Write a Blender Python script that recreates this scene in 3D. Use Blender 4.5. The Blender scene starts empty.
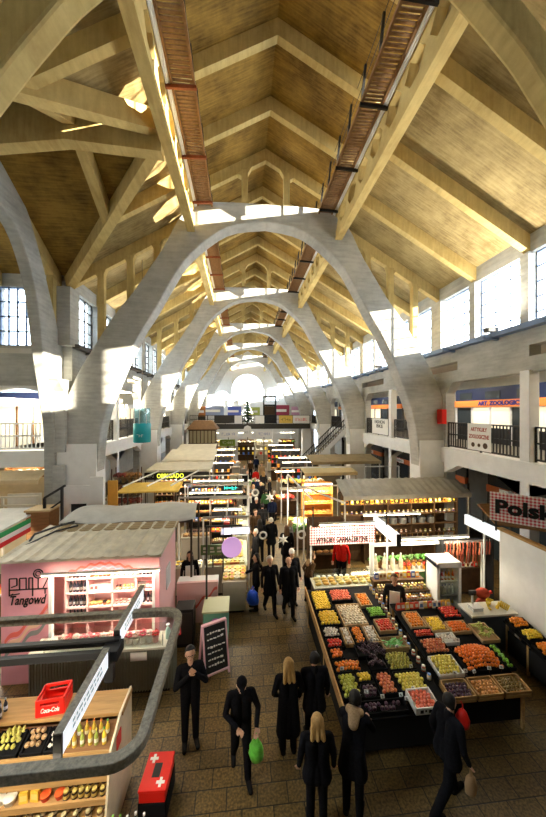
import bpy, bmesh, math, random
import numpy as np
from mathutils import Vector, Matrix
S = bpy.context.scene
COL = S.collection
RN = random.Random(11)
PI = math.pi
EYE = 6.3                      # camera height above the hall floor: it stands on the end gallery
CX = 1.0                       # centre line of the nave
BAY = 8.79
ARCH_Y = [4.41 + BAY * i for i in range(6)]
END_Y = 57.0

# ------------------------------------------------------------------ materials
MATS = {}
def mat(name, col, rough=0.7, metal=0.0, vary=0.0, scale=4.0, stretch=(1, 1, 1), bump=0.0, emit=0.0, col2=None, spec=0.3):
    if name in MATS:
        return MATS[name]
    m = bpy.data.materials.new(name); m.use_nodes = True
    nt = m.node_tree; b = nt.nodes['Principled BSDF']
    b.inputs['Base Color'].default_value = (*col, 1)
    b.inputs['Roughness'].default_value = rough
    b.inputs['Metallic'].default_value = metal
    b.inputs['Specular IOR Level'].default_value = spec
    if emit:
        b.inputs['Emission Color'].default_value = (*col, 1)
        b.inputs['Emission Strength'].default_value = emit
    if vary or bump or col2:
        tc = nt.nodes.new('ShaderNodeTexCoord'); mp = nt.nodes.new('ShaderNodeMapping')
        mp.inputs['Scale'].default_value = stretch
        no = nt.nodes.new('ShaderNodeTexNoise'); no.inputs['Scale'].default_value = scale
        no.inputs['Detail'].default_value = 6; no.inputs['Roughness'].default_value = 0.65
        nt.links.new(tc.outputs['Object'], mp.inputs['Vector']); nt.links.new(mp.outputs['Vector'], no.inputs['Vector'])
        if vary or col2:
            cr = nt.nodes.new('ShaderNodeValToRGB')
            cr.color_ramp.elements[0].position = 0.32; cr.color_ramp.elements[1].position = 0.68
            a = col2 if col2 else tuple(max(0, c * (1 - vary)) for c in col)
            z = col if col2 else tuple(min(1, c * (1 + vary * 0.5)) for c in col)
            cr.color_ramp.elements[0].color = (*a, 1); cr.color_ramp.elements[1].color = (*z, 1)
            nt.links.new(no.outputs['Fac'], cr.inputs['Fac']); nt.links.new(cr.outputs['Color'], b.inputs['Base Color'])
        if bump:
            bp = nt.nodes.new('ShaderNodeBump'); bp.inputs['Strength'].default_value = bump; bp.inputs['Distance'].default_value = 0.03
            nt.links.new(no.outputs['Fac'], bp.inputs['Height']); nt.links.new(bp.outputs['Normal'], b.inputs['Normal'])
    MATS[name] = m
    return m

def boarded(name, col, dark, board=0.22, axis='Y', bump=0.35):
    """board-marked concrete: thin lines of the shuttering boards plus blotches"""
    m = bpy.data.materials.new(name); m.use_nodes = True
    nt = m.node_tree; b = nt.nodes['Principled BSDF']; b.inputs['Roughness'].default_value = 0.85
    b.inputs['Specular IOR Level'].default_value = 0.2
    L = nt.links.new
    tc = nt.nodes.new('ShaderNodeTexCoord')
    n1 = nt.nodes.new('ShaderNodeTexNoise'); n1.inputs['Scale'].default_value = 0.7; n1.inputs['Detail'].default_value = 8; n1.inputs['Roughness'].default_value = .7
    L(tc.outputs['Object'], n1.inputs['Vector'])
    mp = nt.nodes.new('ShaderNodeMapping')
    s = {'X': (1.0 / board, .7, .7), 'Y': (.7, 1.0 / board, .7), 'Z': (.7, .7, 1.0 / board)}[axis]
    mp.inputs['Scale'].default_value = s
    n2 = nt.nodes.new('ShaderNodeTexNoise'); n2.inputs['Scale'].default_value = 2.2; n2.inputs['Detail'].default_value = 3
    L(tc.outputs['Object'], mp.inputs['Vector']); L(mp.outputs['Vector'], n2.inputs['Vector'])
    mx = nt.nodes.new('ShaderNodeMath'); mx.operation = 'MULTIPLY_ADD'; mx.inputs[1].default_value = 0.30
    L(n2.outputs['Fac'], mx.inputs[0])
    h = nt.nodes.new('ShaderNodeMath'); h.operation = 'MULTIPLY'; h.inputs[1].default_value = 0.70
    L(n1.outputs['Fac'], h.inputs[0]); L(h.outputs[0], mx.inputs[2])
    cr = nt.nodes.new('ShaderNodeValToRGB')
    cr.color_ramp.elements[0].position = 0.38; cr.color_ramp.elements[1].position = 0.60
    cr.color_ramp.elements[0].color = (*dark, 1); cr.color_ramp.elements[1].color = (*col, 1)
    L(mx.outputs[0], cr.inputs['Fac']); L(cr.outputs['Color'], b.inputs['Base Color'])
    bp = nt.nodes.new('ShaderNodeBump'); bp.inputs['Strength'].default_value = bump; bp.inputs['Distance'].default_value = 0.02
    L(n2.outputs['Fac'], bp.inputs['Height']); L(bp.outputs['Normal'], b.inputs['Normal'])
    MATS[name] = m
    return m

def glassy(name, tint=(1, 1, 1), gloss=0.08, rough=0.05):
    """thin pane: light passes straight through, a little mirrors"""
    m = bpy.data.materials.new(name); m.use_nodes = True
    nt = m.node_tree; nt.nodes.remove(nt.nodes['Principled BSDF'])
    t = nt.nodes.new('ShaderNodeBsdfTransparent'); t.inputs['Color'].default_value = (*tint, 1)
    g = nt.nodes.new('ShaderNodeBsdfGlossy'); g.inputs['Roughness'].default_value = rough
    x = nt.nodes.new('ShaderNodeMixShader'); x.inputs[0].default_value = gloss
    nt.links.new(t.outputs[0], x.inputs[1]); nt.links.new(g.outputs[0], x.inputs[2])
    nt.links.new(x.outputs[0], nt.nodes['Material Output'].inputs['Surface'])
    MATS[name] = m
    return m

def floor_mat():
    m = bpy.data.materials.new('stone_slab_floor'); m.use_nodes = True
    nt = m.node_tree; b = nt.nodes['Principled BSDF']; L = nt.links.new
    b.inputs['Roughness'].default_value = 0.45; b.inputs['Specular IOR Level'].default_value = 0.35
    tc = nt.nodes.new('ShaderNodeTexCoord')
    br = nt.nodes.new('ShaderNodeTexBrick')
    br.inputs['Scale'].default_value = 1.0; br.inputs['Brick Width'].default_value = 0.5; br.inputs['Row Height'].default_value = 0.31
    br.inputs['Mortar Size'].default_value = 0.010; br.inputs['Mortar Smooth'].default_value = .25
    br.inputs['Color1'].default_value = (.185, .122, .042, 1); br.inputs['Color2'].default_value = (.110, .074, .027, 1)
    br.inputs['Mortar'].default_value = (.025, .02, .012, 1)
    L(tc.outputs['Object'], br.inputs['Vector'])
    no = nt.nodes.new('ShaderNodeTexNoise'); no.inputs['Scale'].default_value = 26; no.inputs['Detail'].default_value = 5
    L(tc.outputs['Object'], no.inputs['Vector'])
    cr = nt.nodes.new('ShaderNodeValToRGB'); cr.color_ramp.elements[0].position = .35; cr.color_ramp.elements[1].position = .68
    cr.color_ramp.elements[0].color = (.38, .38, .38, 1); cr.color_ramp.elements[1].color = (1.25, 1.2, 1.1, 1)
    L(no.outputs['Fac'], cr.inputs['Fac'])
    mx = nt.nodes.new('ShaderNodeMix'); mx.data_type = 'RGBA'; mx.blend_type = 'MULTIPLY'; mx.inputs[0].default_value = 1
    L(br.outputs['Color'], mx.inputs[6]); L(cr.outputs['Color'], mx.inputs[7]); L(mx.outputs[2], b.inputs['Base Color'])
    bp = nt.nodes.new('ShaderNodeBump'); bp.inputs['Strength'].default_value = .4; bp.inputs['Distance'].default_value = .01
    L(br.outputs['Fac'], bp.inputs['Height']); bp.invert = True; L(bp.outputs['Normal'], b.inputs['Normal'])
    MATS['floor'] = m
    return m

def gingham(name, a, bcol, cell=0.1):
    m = bpy.data.materials.new(name); m.use_nodes = True
    nt = m.node_tree; b = nt.nodes['Principled BSDF']; L = nt.links.new; b.inputs['Roughness'].default_value = .7
    tc = nt.nodes.new('ShaderNodeTexCoord'); sp = nt.nodes.new('ShaderNodeSeparateXYZ'); L(tc.outputs['Object'], sp.inputs[0])
    outs = []
    for ax in ('X', 'Z'):
        d = nt.nodes.new('ShaderNodeMath'); d.operation = 'DIVIDE'; d.inputs[1].default_value = cell; L(sp.outputs[ax], d.inputs[0])
        f = nt.nodes.new('ShaderNodeMath'); f.operation = 'FRACT'; L(d.outputs[0], f.inputs[0])
        g = nt.nodes.new('ShaderNodeMath'); g.operation = 'GREATER_THAN'; g.inputs[1].default_value = .5; L(f.outputs[0], g.inputs[0])
        outs.append(g)
    s = nt.nodes.new('ShaderNodeMath'); s.operation = 'ADD'; L(outs[0].outputs[0], s.inputs[0]); L(outs[1].outputs[0], s.inputs[1])
    h = nt.nodes.new('ShaderNodeMath'); h.operation = 'MULTIPLY'; h.inputs[1].default_value = .5; L(s.outputs[0], h.inputs[0])
    mx = nt.nodes.new('ShaderNodeMix'); mx.data_type = 'RGBA'; mx.inputs[6].default_value = (*a, 1); mx.inputs[7].default_value = (*bcol, 1)
    L(h.outputs[0], mx.inputs[0]); L(mx.outputs[2], b.inputs['Base Color'])
    MATS[name] = m
    return m

# ------------------------------------------------------------------ mesh building
_ico = {}
def ico(n):
    if n not in _ico:
        bm = bmesh.new(); bmesh.ops.create_icosphere(bm, subdivisions=n, radius=1)
        bm.verts.ensure_lookup_table()
        _ico[n] = ([tuple(v.co) for v in bm.verts], [tuple(v.index for v in f.verts) for f in bm.faces]); bm.free()
    return _ico[n]

class MB:
    def __init__(s):
        s.v = []; s.f = []; s.m = []; s.cur = 0
    def add(s, vs, fs):
        b = len(s.v); s.v += [tuple(v) for v in vs]
        s.f += [tuple(b + i for i in f) for f in fs]; s.m += [s.cur] * len(fs)
        return s
    def box(s, x0, y0, z0, x1, y1, z1):
        return s.add([(x0, y0, z0), (x1, y0, z0), (x1, y1, z0), (x0, y1, z0), (x0, y0, z1), (x1, y0, z1), (x1, y1, z1), (x0, y1, z1)],
                     [(3, 2, 1, 0), (4, 5, 6, 7), (0, 1, 5, 4), (1, 2, 6, 5), (2, 3, 7, 6), (3, 0, 4, 7)])
    def cbox(s, c, d):
        return s.box(c[0] - d[0] / 2, c[1] - d[1] / 2, c[2] - d[2] / 2, c[0] + d[0] / 2, c[1] + d[1] / 2, c[2] + d[2] / 2)
    def hexa(s, p):     # eight corners: bottom loop then top loop
        return s.add(p, [(3, 2, 1, 0), (4, 5, 6, 7), (0, 1, 5, 4), (1, 2, 6, 5), (2, 3, 7, 6), (3, 0, 4, 7)])
    def bar(s, p, q, w, h, up=(0, 0, 1)):
        p = Vector(p); q = Vector(q); d = (q - p).normalized(); u = Vector(up)
        if abs(d.dot(u)) > .999: u = Vector((0, 1, 0))
        sd = d.cross(u).normalized(); u = sd.cross(d)
        a = sd * (w / 2); c = u * (h / 2)
        return s.hexa([p - a - c, p + a - c, q + a - c, q - a - c, p - a + c, p + a + c, q + a + c, q - a + c])
    def tube(s, pts, r, n=8, caps=True, r1=None):
        pts = [Vector(p) for p in pts]; rings = []; k = len(pts)
        for i, p in enumerate(pts):
            d = (pts[min(i + 1, k - 1)] - pts[max(i - 1, 0)]).normalized()
            u = Vector((0, 0, 1)) if abs(d.z) < .95 else Vector((1, 0, 0))
            a = d.cross(u).normalized(); c = a.cross(d).normalized()
            rr = r if r1 is None else r + (r1 - r) * i / (k - 1)
            rings.append([p + a * rr * math.cos(2 * PI * j / n) + c * rr * math.sin(2 * PI * j / n) for j in range(n)])
        vs = [v for g in rings for v in g]; fs = []
        for i in range(k - 1):
            for j in range(n):
                fs.append((i * n + j, i * n + (j + 1) % n, (i + 1) * n + (j + 1) % n, (i + 1) * n + j))
        if caps:
            fs.append(tuple(range(n - 1, -1, -1))); fs.append(tuple((k - 1) * n + j for j in range(n)))
        return s.add(vs, fs)
    def cyl(s, p, q, r, n=10, r1=None):
        return s.tube([p, q], r, n, True, r1)
    def lathe(s, prof, c=(0, 0, 0), n=12):   # prof: (radius, z) from the bottom up
        vs = []; fs = []
        for r, z in prof:
            vs += [(c[0] + r * math.cos(2 * PI * j / n), c[1] + r * math.sin(2 * PI * j / n), c[2] + z) for j in range(n)]
        k = len(prof)
        for i in range(k - 1):
            for j in range(n):
                fs.append((i * n + j, i * n + (j + 1) % n, (i + 1) * n + (j + 1) % n, (i + 1) * n + j))
        fs.append(tuple(range(n - 1, -1, -1))); fs.append(tuple((k - 1) * n + j for j in range(n)))
        return s.add(vs, fs)
    def ball(s, c, r, n=2, sc=(1, 1, 1), jit=0.0):
        vs, fs = ico(n)
        return s.add([(c[0] + x * r * sc[0] * (1 + RN.uniform(-jit, jit)), c[1] + y * r * sc[1] * (1 + RN.uniform(-jit, jit)), c[2] + z * r * sc[2] * (1 + RN.uniform(-jit, jit))) for x, y, z in vs], fs)
    def prism(s, poly, lo, hi, axis='Y'):    # polygon in the plane across AXIS, run from lo to hi
        n = len(poly)
        def P(a, b, t):
            return {'Y': (a, t, b), 'X': (t, a, b), 'Z': (a, b, t)}[axis]
        vs = [P(a, b, lo) for a, b in poly] + [P(a, b, hi) for a, b in poly]
        fs = [tuple(range(n)), tuple(range(2 * n - 1, n - 1, -1))] + [(i, i + n, (i + 1) % n + n, (i + 1) % n) for i in range(n)]
        return s.add(vs, fs)
    def band(s, a, b, lo, hi, axis='Y'):     # strip between two equally long rows of points, run from lo to hi
        n = len(a)
        def P(p, t):
            return {'Y': (p[0], t, p[1]), 'X': (t, p[0], p[1])}[axis]
        vs = [P(p, lo) for p in a] + [P(p, lo) for p in b] + [P(p, hi) for p in a] + [P(p, hi) for p in b]
        A, B, C, D = 0, n, 2 * n, 3 * n; fs = []
        for i in range(n - 1):
            fs += [(A + i, A + i + 1, B + i + 1, B + i), (C + i, D + i, D + i + 1, C + i + 1), (A + i, C + i, C + i + 1, A + i + 1), (B + i, B + i + 1, D + i + 1, D + i)]
        fs += [(A, B, D, C), (A + n - 1, C + n - 1, D + n - 1, B + n - 1)]
        return s.add(vs, fs)
    def mesh(s, name, mats, smooth=False):
        me = bpy.data.meshes.new(name); me.from_pydata(s.v, [], s.f)
        for m in (mats if isinstance(mats, (list, tuple)) else [mats]):
            me.materials.append(m)
        if any(s.m): me.polygons.foreach_set('material_index', s.m)
        bm = bmesh.new(); bm.from_mesh(me); bmesh.ops.recalc_face_normals(bm, faces=bm.faces); bm.to_mesh(me); bm.free()
        if smooth:
            me.polygons.foreach_set('use_smooth', [True] * len(me.polygons))
            if smooth == 'auto':
                me.set_sharp_from_angle(angle=0.7)
        me.update()
        return me
    def build(s, name, mats, parent=None, smooth=False, world=False, loc=None, bevel=0.0):
        if world and parent is not None:
            L = parent.location; s.v = [(x - L.x, y - L.y, z - L.z) for x, y, z in s.v]
        if loc is not None:
            s.v = [(x - loc[0], y - loc[1], z - loc[2]) for x, y, z in s.v]
        o = bpy.data.objects.new(name, s.mesh(name, mats, smooth)); COL.objects.link(o)
        if parent is not None: o.parent = parent
        if loc is not None: o.location = loc
        if bevel:
            b = o.modifiers.new('edge', 'BEVEL'); b.width = bevel; b.segments = 2; b.limit_method = 'ANGLE'
        return o

def tag(o, label=None, cat=None, group=None, kind=None):
    if label: o['label'] = label
    if cat: o['category'] = cat
    if group: o['group'] = group
    if kind: o['kind'] = kind
    return o
def thing(name, label, cat, loc=(0, 0, 0), rz=0.0, group=None):
    o = bpy.data.objects.new(name, None); o.empty_display_size = .1; COL.objects.link(o)
    o.location = loc; o.rotation_euler = (0, 0, rz)
    return tag(o, label, cat, group)
def struct(o, label, cat='building'):
    return tag(o, label, cat, None, 'structure')
KIDS = {}
def dup(src, loc, rz=0.0, label=None, group=None, scale=None):
    """a copy of a thing with copies of its parts and their sub-parts"""
    c = src.copy(); COL.objects.link(c); c.location = loc
    c.rotation_euler = (src.rotation_euler[0], src.rotation_euler[1], rz)
    if scale: c.scale = scale if isinstance(scale, (tuple, list)) else (scale,) * 3
    if label: c['label'] = label
    if group: c['group'] = group
    if src.name not in KIDS: KIDS[src.name] = [(k, list(k.children)) for k in src.children]
    for k, subs in KIDS[src.name]:
        a = k.copy(); COL.objects.link(a); a.parent = c
        for g in subs:
            b = g.copy(); COL.objects.link(b); b.parent = a
    return c
def text_mesh(name, body, size, m, parent, loc, rot, extrude=0.004, bold=0.0, align='CENTER', shear=0.0, fit=None, kind=None):
    """lettering as real thin geometry; FIT = wanted width in metres; a body of tildes gives the unreadable strokes of writing too small to read"""
    if body.startswith('~'):
        q = random.Random(len(body) * 7 + int(size * 100)); w = fit or size * len(body) * .6; n = len(body); mb = MB()
        for i in range(n):
            x = -w / 2 + w * (i + .1) / n; e = w / n * .75; h = size * .36; t = size * .07
            for j in range(q.choice((2, 3))):
                if q.random() < .5: xx = x + e * q.choice((0, .5, .85)); mb.box(xx, -h, -extrude, xx + t, h, extrude)
                else: yy = h * q.choice((-.9, 0, .9)); mb.box(x, yy - t / 2, -extrude, x + e, yy + t / 2, extrude)
        o = mb.build(name, m, parent); o.location = loc; o.rotation_euler = rot
        return o
    cu = bpy.data.curves.new(name, 'FONT'); cu.body = body; cu.size = size; cu.extrude = extrude; cu.offset = bold
    cu.align_x = align; cu.align_y = 'CENTER'; cu.shear = shear; cu.resolution_u = 3
    tmp = bpy.data.objects.new(name, cu); COL.objects.link(tmp)
    dg = bpy.context.evaluated_depsgraph_get(); me = bpy.data.meshes.new_from_object(tmp.evaluated_get(dg))
    bpy.data.objects.remove(tmp); bpy.data.curves.remove(cu)
    if fit:
        xs = [v.co.x for v in me.vertices]; k = fit / max(1e-6, max(xs) - min(xs))
        for v in me.vertices: v.co.x *= k
    me.materials.clear(); me.materials.append(m)
    o = bpy.data.objects.new(name, me); COL.objects.link(o); o.parent = parent; o.location = loc; o.rotation_euler = rot
    return o
def smooth_row(pts, n):
    """Catmull-Rom through the points, n samples"""
    P = [Vector((p[0], p[1], 0)) for p in pts]; k = len(P) - 1; out = []
    for i in range(n):
        t = i * k / (n - 1); j = min(int(t), k - 1); u = t - j
        a, b, c, d = P[max(j - 1, 0)], P[j], P[j + 1], P[min(j + 2, k)]
        q = .5 * ((2 * b) + (c - a) * u + (2 * a - 5 * b + 4 * c - d) * u * u + (3 * b - a - 3 * c + d) * u ** 3)
        out.append((q.x, q.y))
    return out
# ------------------------------------------------------------------ the hall
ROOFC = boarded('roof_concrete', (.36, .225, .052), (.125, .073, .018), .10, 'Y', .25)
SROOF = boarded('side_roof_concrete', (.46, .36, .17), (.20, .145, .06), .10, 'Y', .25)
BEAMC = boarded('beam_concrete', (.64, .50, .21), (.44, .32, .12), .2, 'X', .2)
ARCHC = boarded('arch_concrete', (.52, .525, .50), (.34, .345, .33), .2, 'Z', .2)
WHITE = mat('white_paint', (.84, .85, .85), .6, vary=.06, scale=3)
CREAM = mat('cream_plaster', (.66, .64, .58), .8, vary=.1, scale=2)
GREYW = mat('grey_plaster', (.50, .48, .43), .8, vary=.15, scale=2)
BLACK = mat('black_metal', (.015, .015, .016), .45)
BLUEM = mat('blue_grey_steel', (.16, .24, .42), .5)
RUST = mat('rust_red_steel', (.26, .075, .03), .6, vary=.3, scale=12)
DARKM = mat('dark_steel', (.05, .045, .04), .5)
GALV = mat('galvanised_steel', (.50, .50, .48), .4, .6, vary=.2, scale=20)
PANE = glassy('window_glass')
FLOOR = floor_mat()
GALF = mat('gallery_stone', (.16, .145, .12), .6, vary=.15, scale=3)
DARKC = mat('sooty_plaster', (.10, .085, .06), .85)  # kept dark so the unseen near wall bounces little light

struct(MB().box(-22, -4, -.2, 16, END_Y + 1, 0).build('floor', FLOOR), 'grey brown stone slab floor of the market hall aisles', 'floor')

# roof geometry (x offsets from the nave centre line)
GI, GO = 2.93, 3.17            # inner and outer face of the longitudinal girders
WX = 7.75                      # clerestory wall
def side_z(dx): return 13.9 - (dx - GO) * .59         # underside of the side rafters
def gable_z(dx): return 16.85 - dx * .565             # underside of the gable rafters
FILL_ENERGY = 120  # energy of each added fill light under the vault
T = .5                        # rafter depth
RAFT = [ARCH_Y[0] + BAY / 4 * k for k in range(-3, 25)]
Y0, Y1 = -3.0, END_Y
TS = (14.0 - 11.2) / (BAY / 2)  # slope of the transept roof
YM = ARCH_Y[0] + BAY / 2        # ridge of the transept

def slab(mb, pts, th=.18):      # a thin sloping slab from its underside corners
    mb.hexa([Vector(p) for p in pts] + [Vector(p) + Vector((0, 0, th)) for p in pts])
g = MB()
for s in (-1, 1):
    e = GO + .25
    slab(g, [(CX, Y0, gable_z(0) + T), (CX + s * e, Y0, gable_z(e) + T), (CX + s * e, Y1, gable_z(e) + T), (CX, Y1, gable_z(0) + T)])
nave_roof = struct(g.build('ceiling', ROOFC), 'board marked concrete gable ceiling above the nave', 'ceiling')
g = MB()
for y in RAFT:
    if y > Y1 - .3: continue
    for s in (-1, 1):
        e = GO + .1
        p = [(CX, gable_z(0)), (CX + s * e, gable_z(e)), (CX + s * e, gable_z(e) + T), (CX, gable_z(0) + T)]
        r = MB().prism(p, y - .11, y + .11); r.build('rafter', BEAMC, nave_roof)
g = MB()
slab(g, [(CX + GO, Y0, side_z(GO) + T), (CX + WX + .4, Y0, side_z(WX + .4) + T), (CX + WX + .4, Y1, side_z(WX + .4) + T), (CX + GO, Y1, side_z(GO) + T)])
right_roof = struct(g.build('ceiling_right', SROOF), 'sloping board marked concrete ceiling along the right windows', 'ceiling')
g = MB()
A0, A1 = ARCH_Y[0], ARCH_Y[1]
for ya, yb in ((Y0, A0), (A1, Y1)):
    slab(g, [(CX - WX - .4, ya, side_z(WX + .4) + T), (CX - GO, ya, side_z(GO) + T), (CX - GO, yb, side_z(GO) + T), (CX - WX - .4, yb, side_z(WX + .4) + T)])
zt = side_z(GO) + T; zb = side_z(WX) + T
slab(g, [(CX - GO, A0, zt), (CX - GO, YM, zt), (CX - GO, YM + .01, zt), (CX - WX, A0, zb)])
slab(g, [(CX - GO, YM - .01, zt), (CX - GO, YM, zt), (CX - GO, A1, zt), (CX - WX, A1, zb)])
left_roof = struct(g.build('ceiling_left', SROOF), 'sloping board marked concrete ceiling over the left side of the nave', 'ceiling')
for y in RAFT:
    if y > Y1 - .3: continue
    for s, par in ((1, right_roof), (-1, left_roof)):
        far = WX
        if s < 0 and A0 + .2 < y < A1 - .2:
            far = GO + (WX - GO) * abs(y - YM) / (BAY / 2)
            if far < GO + .3: continue
        p = [(CX + s * GO, side_z(GO)), (CX + s * far, side_z(far)), (CX + s * far, side_z(far) + T), (CX + s * GO, side_z(GO) + T)]
        MB().prism(p, y - .11, y + .11).build('rafter', BEAMC, par)
# transept on the left: its own ridged roof meets the nave roof along two valley beams
g = MB(); XT = -20.0
for sg in (1, -1):
    ye = YM + sg * BAY / 2
    slab(g, [(CX - GO, YM, zt), (XT, YM, zt), (XT, ye, zb), (CX - WX, ye, zb)])
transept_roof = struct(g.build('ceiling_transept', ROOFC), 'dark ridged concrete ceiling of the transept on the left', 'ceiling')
MB().band([(CX - GO, zt - 1.12), (-4.6, zt - 1.0), (-7.0, zt - 1.4), (XT, zt - 1.4)], [(CX - GO, zt), (-4.6, zt), (-7.0, zt), (XT, zt)], YM - .17, YM + .17).build('ridge_beam', BEAMC, transept_roof)
for sg in (1, -1):
    a = Vector((CX - GO, YM + sg * .1, zt - .35)); b = Vector((CX - WX - .1, YM + sg * BAY / 2, zb - .3))
    MB().bar(a, b, .30, .5).build('valley_beam', BEAMC, transept_roof)
    for x in (-4.5, -7.3, -9.5, -11.7, -13.9, -16.1):
        t = max(0.0, (CX - GO - x) / (WX - GO)); k = min(t, 1.0)
        p = [(YM, zt - T), (YM + sg * BAY / 2 * k, zt - T - (zt - zb) * k), (YM + sg * BAY / 2 * k, zt - (zt - zb) * k), (YM, zt)]
        MB().prism(p, x - .15, x + .15, 'X').build('rafter', BEAMC, transept_roof)

# girders with lens-shaped holes
def girder(side, label):
    x0 = CX + side * GI; x1 = CX + side * GO; xa, xb = min(x0, x1), max(x0, x1)
    zl, zh = 13.62, 14.76; P = 1.03
    mb = MB(); y = Y0
    hexa = lambda yc, zc: [(yc - .43, zc), (yc - .20, zc + .30), (yc + .20, zc + .30), (yc + .43, zc), (yc + .20, zc - .30), (yc - .20, zc - .30)]
    n = int((Y1 - Y0) / P)
    for i in range(n):
        ya = Y0 + i * P; yb = ya + P; yc = (ya + yb) / 2; zc = (zl + zh) / 2
        h = hexa(yc, zc)
        outer = [(ya, zc), (ya, zh), (yb, zh), (yb, zc), (yb, zl), (ya, zl)]
        vs = []
        for x in (xa, xb):
            vs += [(x, a, b) for a, b in outer] + [(x, a, b) for a, b in h]
        fs = []
        for k in range(6):
            j = (k + 1) % 6
            fs += [(k, j, 6 + j, 6 + k), (12 + k, 18 + k, 18 + j, 12 + j), (6 + k, 6 + j, 18 + j, 18 + k)]
        fs += [(1, 13, 14, 2), (4, 16, 17, 5)]
        mb.add(vs, fs)
    mb.box(xa - .015, Y0, zl - .1, xb + .03, Y1, zl)
    return tag(mb.build('roof_girder', BEAMC), label, 'beam')
girder(1, 'long concrete roof girder with lens shaped holes on the right of the nave')
girder(-1, 'long concrete roof girder on the left of the nave beside the sunlit roof patches')

# walkways along the girders
def catwalk(side, label, m):
    t = thing('catwalk', label, 'walkway', (CX + side * GI, 0, 14.62))
    a, b = -side * .16, -side * .72
    d = MB(); y = Y0
    while y < Y1 - 1:
        d.box(min(a, b), y, 0, max(a, b), y + .06, .03); y += .105
    d.build('deck', m, t)
    r = MB()
    for off in (a, b):
        r.box(off - .03, Y0, -.05, off + .03, Y1 - 1, .05)
    r.build('stringer', m, t)
    c = MB()
    for q, off in enumerate((.04, .09, .14)):
        c.tube([(-side * off, Y0, -.06 + .03 * q), (-side * off, Y1 - 1, -.06 + .03 * q)], .03, 6)
    c.build('conduit', mat('pale_conduit', (.80, .82, .86), .4), t)
    y = A0 - 5.5 + .4; k = 0
    while y < 50:
        MB().bar((b, y, 0), (b + side * .1, y, 1.0), .06, .06).build('post', BLACK, t)
        if k % 2 == 0:
            br = MB(); br.bar((0, y, -.12), (b - side * .06, y, -.08), .06, .09); br.build('bracket', RUST if side < 0 else BLACK, t)
        y += 1.1; k += 1
    w = MB()
    for z in (.5, .97):
        w.tube([(b + side * .1 * z, Y0, z), (b + side * .1 * z, Y1 - 1, z)], .008, 5)
    w.build('rail', BLACK, t)
catwalk(1, 'brown slatted maintenance walkway with black posts along the right girder', mat('brown_deck', (.24, .13, .055), .7, vary=.3, scale=9))
catwalk(-1, 'brown slatted maintenance walkway with rust red brackets along the left girder', mat('brown_deck', (.24, .13, .055)))

# monitor glazing between girder and gable
n_win = [0]
def window(name_label, corners, nx, ny, m_bar, bar=.045, depth=.06, opening=None):
    """corners: lower left, lower right, upper right, upper left in the wall plane"""
    n_win[0] += 1
    p = [Vector(c) for c in corners]
    nrm = (p[1] - p[0]).cross(p[3] - p[0]).normalized()
    root = thing('window_%d' % n_win[0], name_label, 'window', p[0]); root['kind'] = 'structure'
    L = lambda u, v: (p[0] * (1 - u) + p[1] * u) * (1 - v) + (p[3] * (1 - u) + p[2] * u) * v
    f = MB()
    for i in range(nx + 1):
        w = bar * (1.8 if i in (0, nx) else 1); f.bar(L(i / nx, 0), L(i / nx, 1), w, depth, nrm)
    for j in range(ny + 1):
        w = bar * (1.8 if j in (0, ny) else 1); f.bar(L(0, j / ny), L(1, j / ny), w, depth, nrm)
    f.build('frame', m_bar, root, world=True)
    g = MB(); e = nrm * .006
    g.hexa([p[0] - e, p[1] - e, p[2] - e, p[3] - e, p[0] + e, p[1] + e, p[2] + e, p[3] + e]); g.build('pane', PANE, root, world=True)
    return root
for s in (1, -1):
    e = GO + .12
    zl, zh = 14.80, gable_z(e) + T - .02
    for i in range(0, 6):
        ya = ARCH_Y[0] + BAY * i if i >= 0 else Y0; yb = min(ARCH_Y[0] + BAY * (i + 1), Y1)
        x = CX + s * e
        c = [(x, ya, zl), (x, yb, zl), (x, yb, zh), (x, ya, zh)]
        window('strip of roof lantern glazing on the %s above the girder, %s arch' % ('right' if s > 0 else 'left', 'before the nearest' if i < 0 else ['past the nearest', 'past the second', 'past the third', 'past the fourth', 'past the fifth', 'past the last'][i]), c, 12, 1, DARKM, .03)

# the arches: parabolic ribs carrying posts under the roof
IN = [(6.7, 0), (6.7, 2), (6.68, 3.6), (6.45, 5.8), (5.8, 7.7), (5.05, 9.35), (4.45, 10.35), (3.85, 11.45), (3.1, 12.6), (1.6, 13.8), (0, 14.12)]
OUT = [(8.15, 0), (8.15, 2), (8.15, 4.0), (8.05, 5.9), (7.45, 7.6), (6.7, 8.95), (6.0, 10.1), (5.25, 11.1), (4.2, 12.75), (2.95, 14.62), (0, 14.84)]
IN0 = [(6.7, 0), (6.7, 2), (6.68, 3.6), (6.4, 5.8), (5.7, 7.7), (4.9, 9.3), (4.2, 10.4), (3.6, 11.27), (3.0, 12.0), (1.5, 13.3), (0, 13.8)]
OUT0 = [(8.15, 0), (8.15, 2), (8.1, 4.0), (7.7, 5.9), (6.6, 7.9), (5.5, 9.55), (4.7, 10.6), (4.1, 11.45), (3.45, 12.2), (1.8, 13.75), (0, 14.3)]
def smooth_arch(xy, n): return smooth_row(xy, n)
HALF_I, HALF_O = smooth_arch(IN, 41), smooth_arch(OUT, 41)
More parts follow.
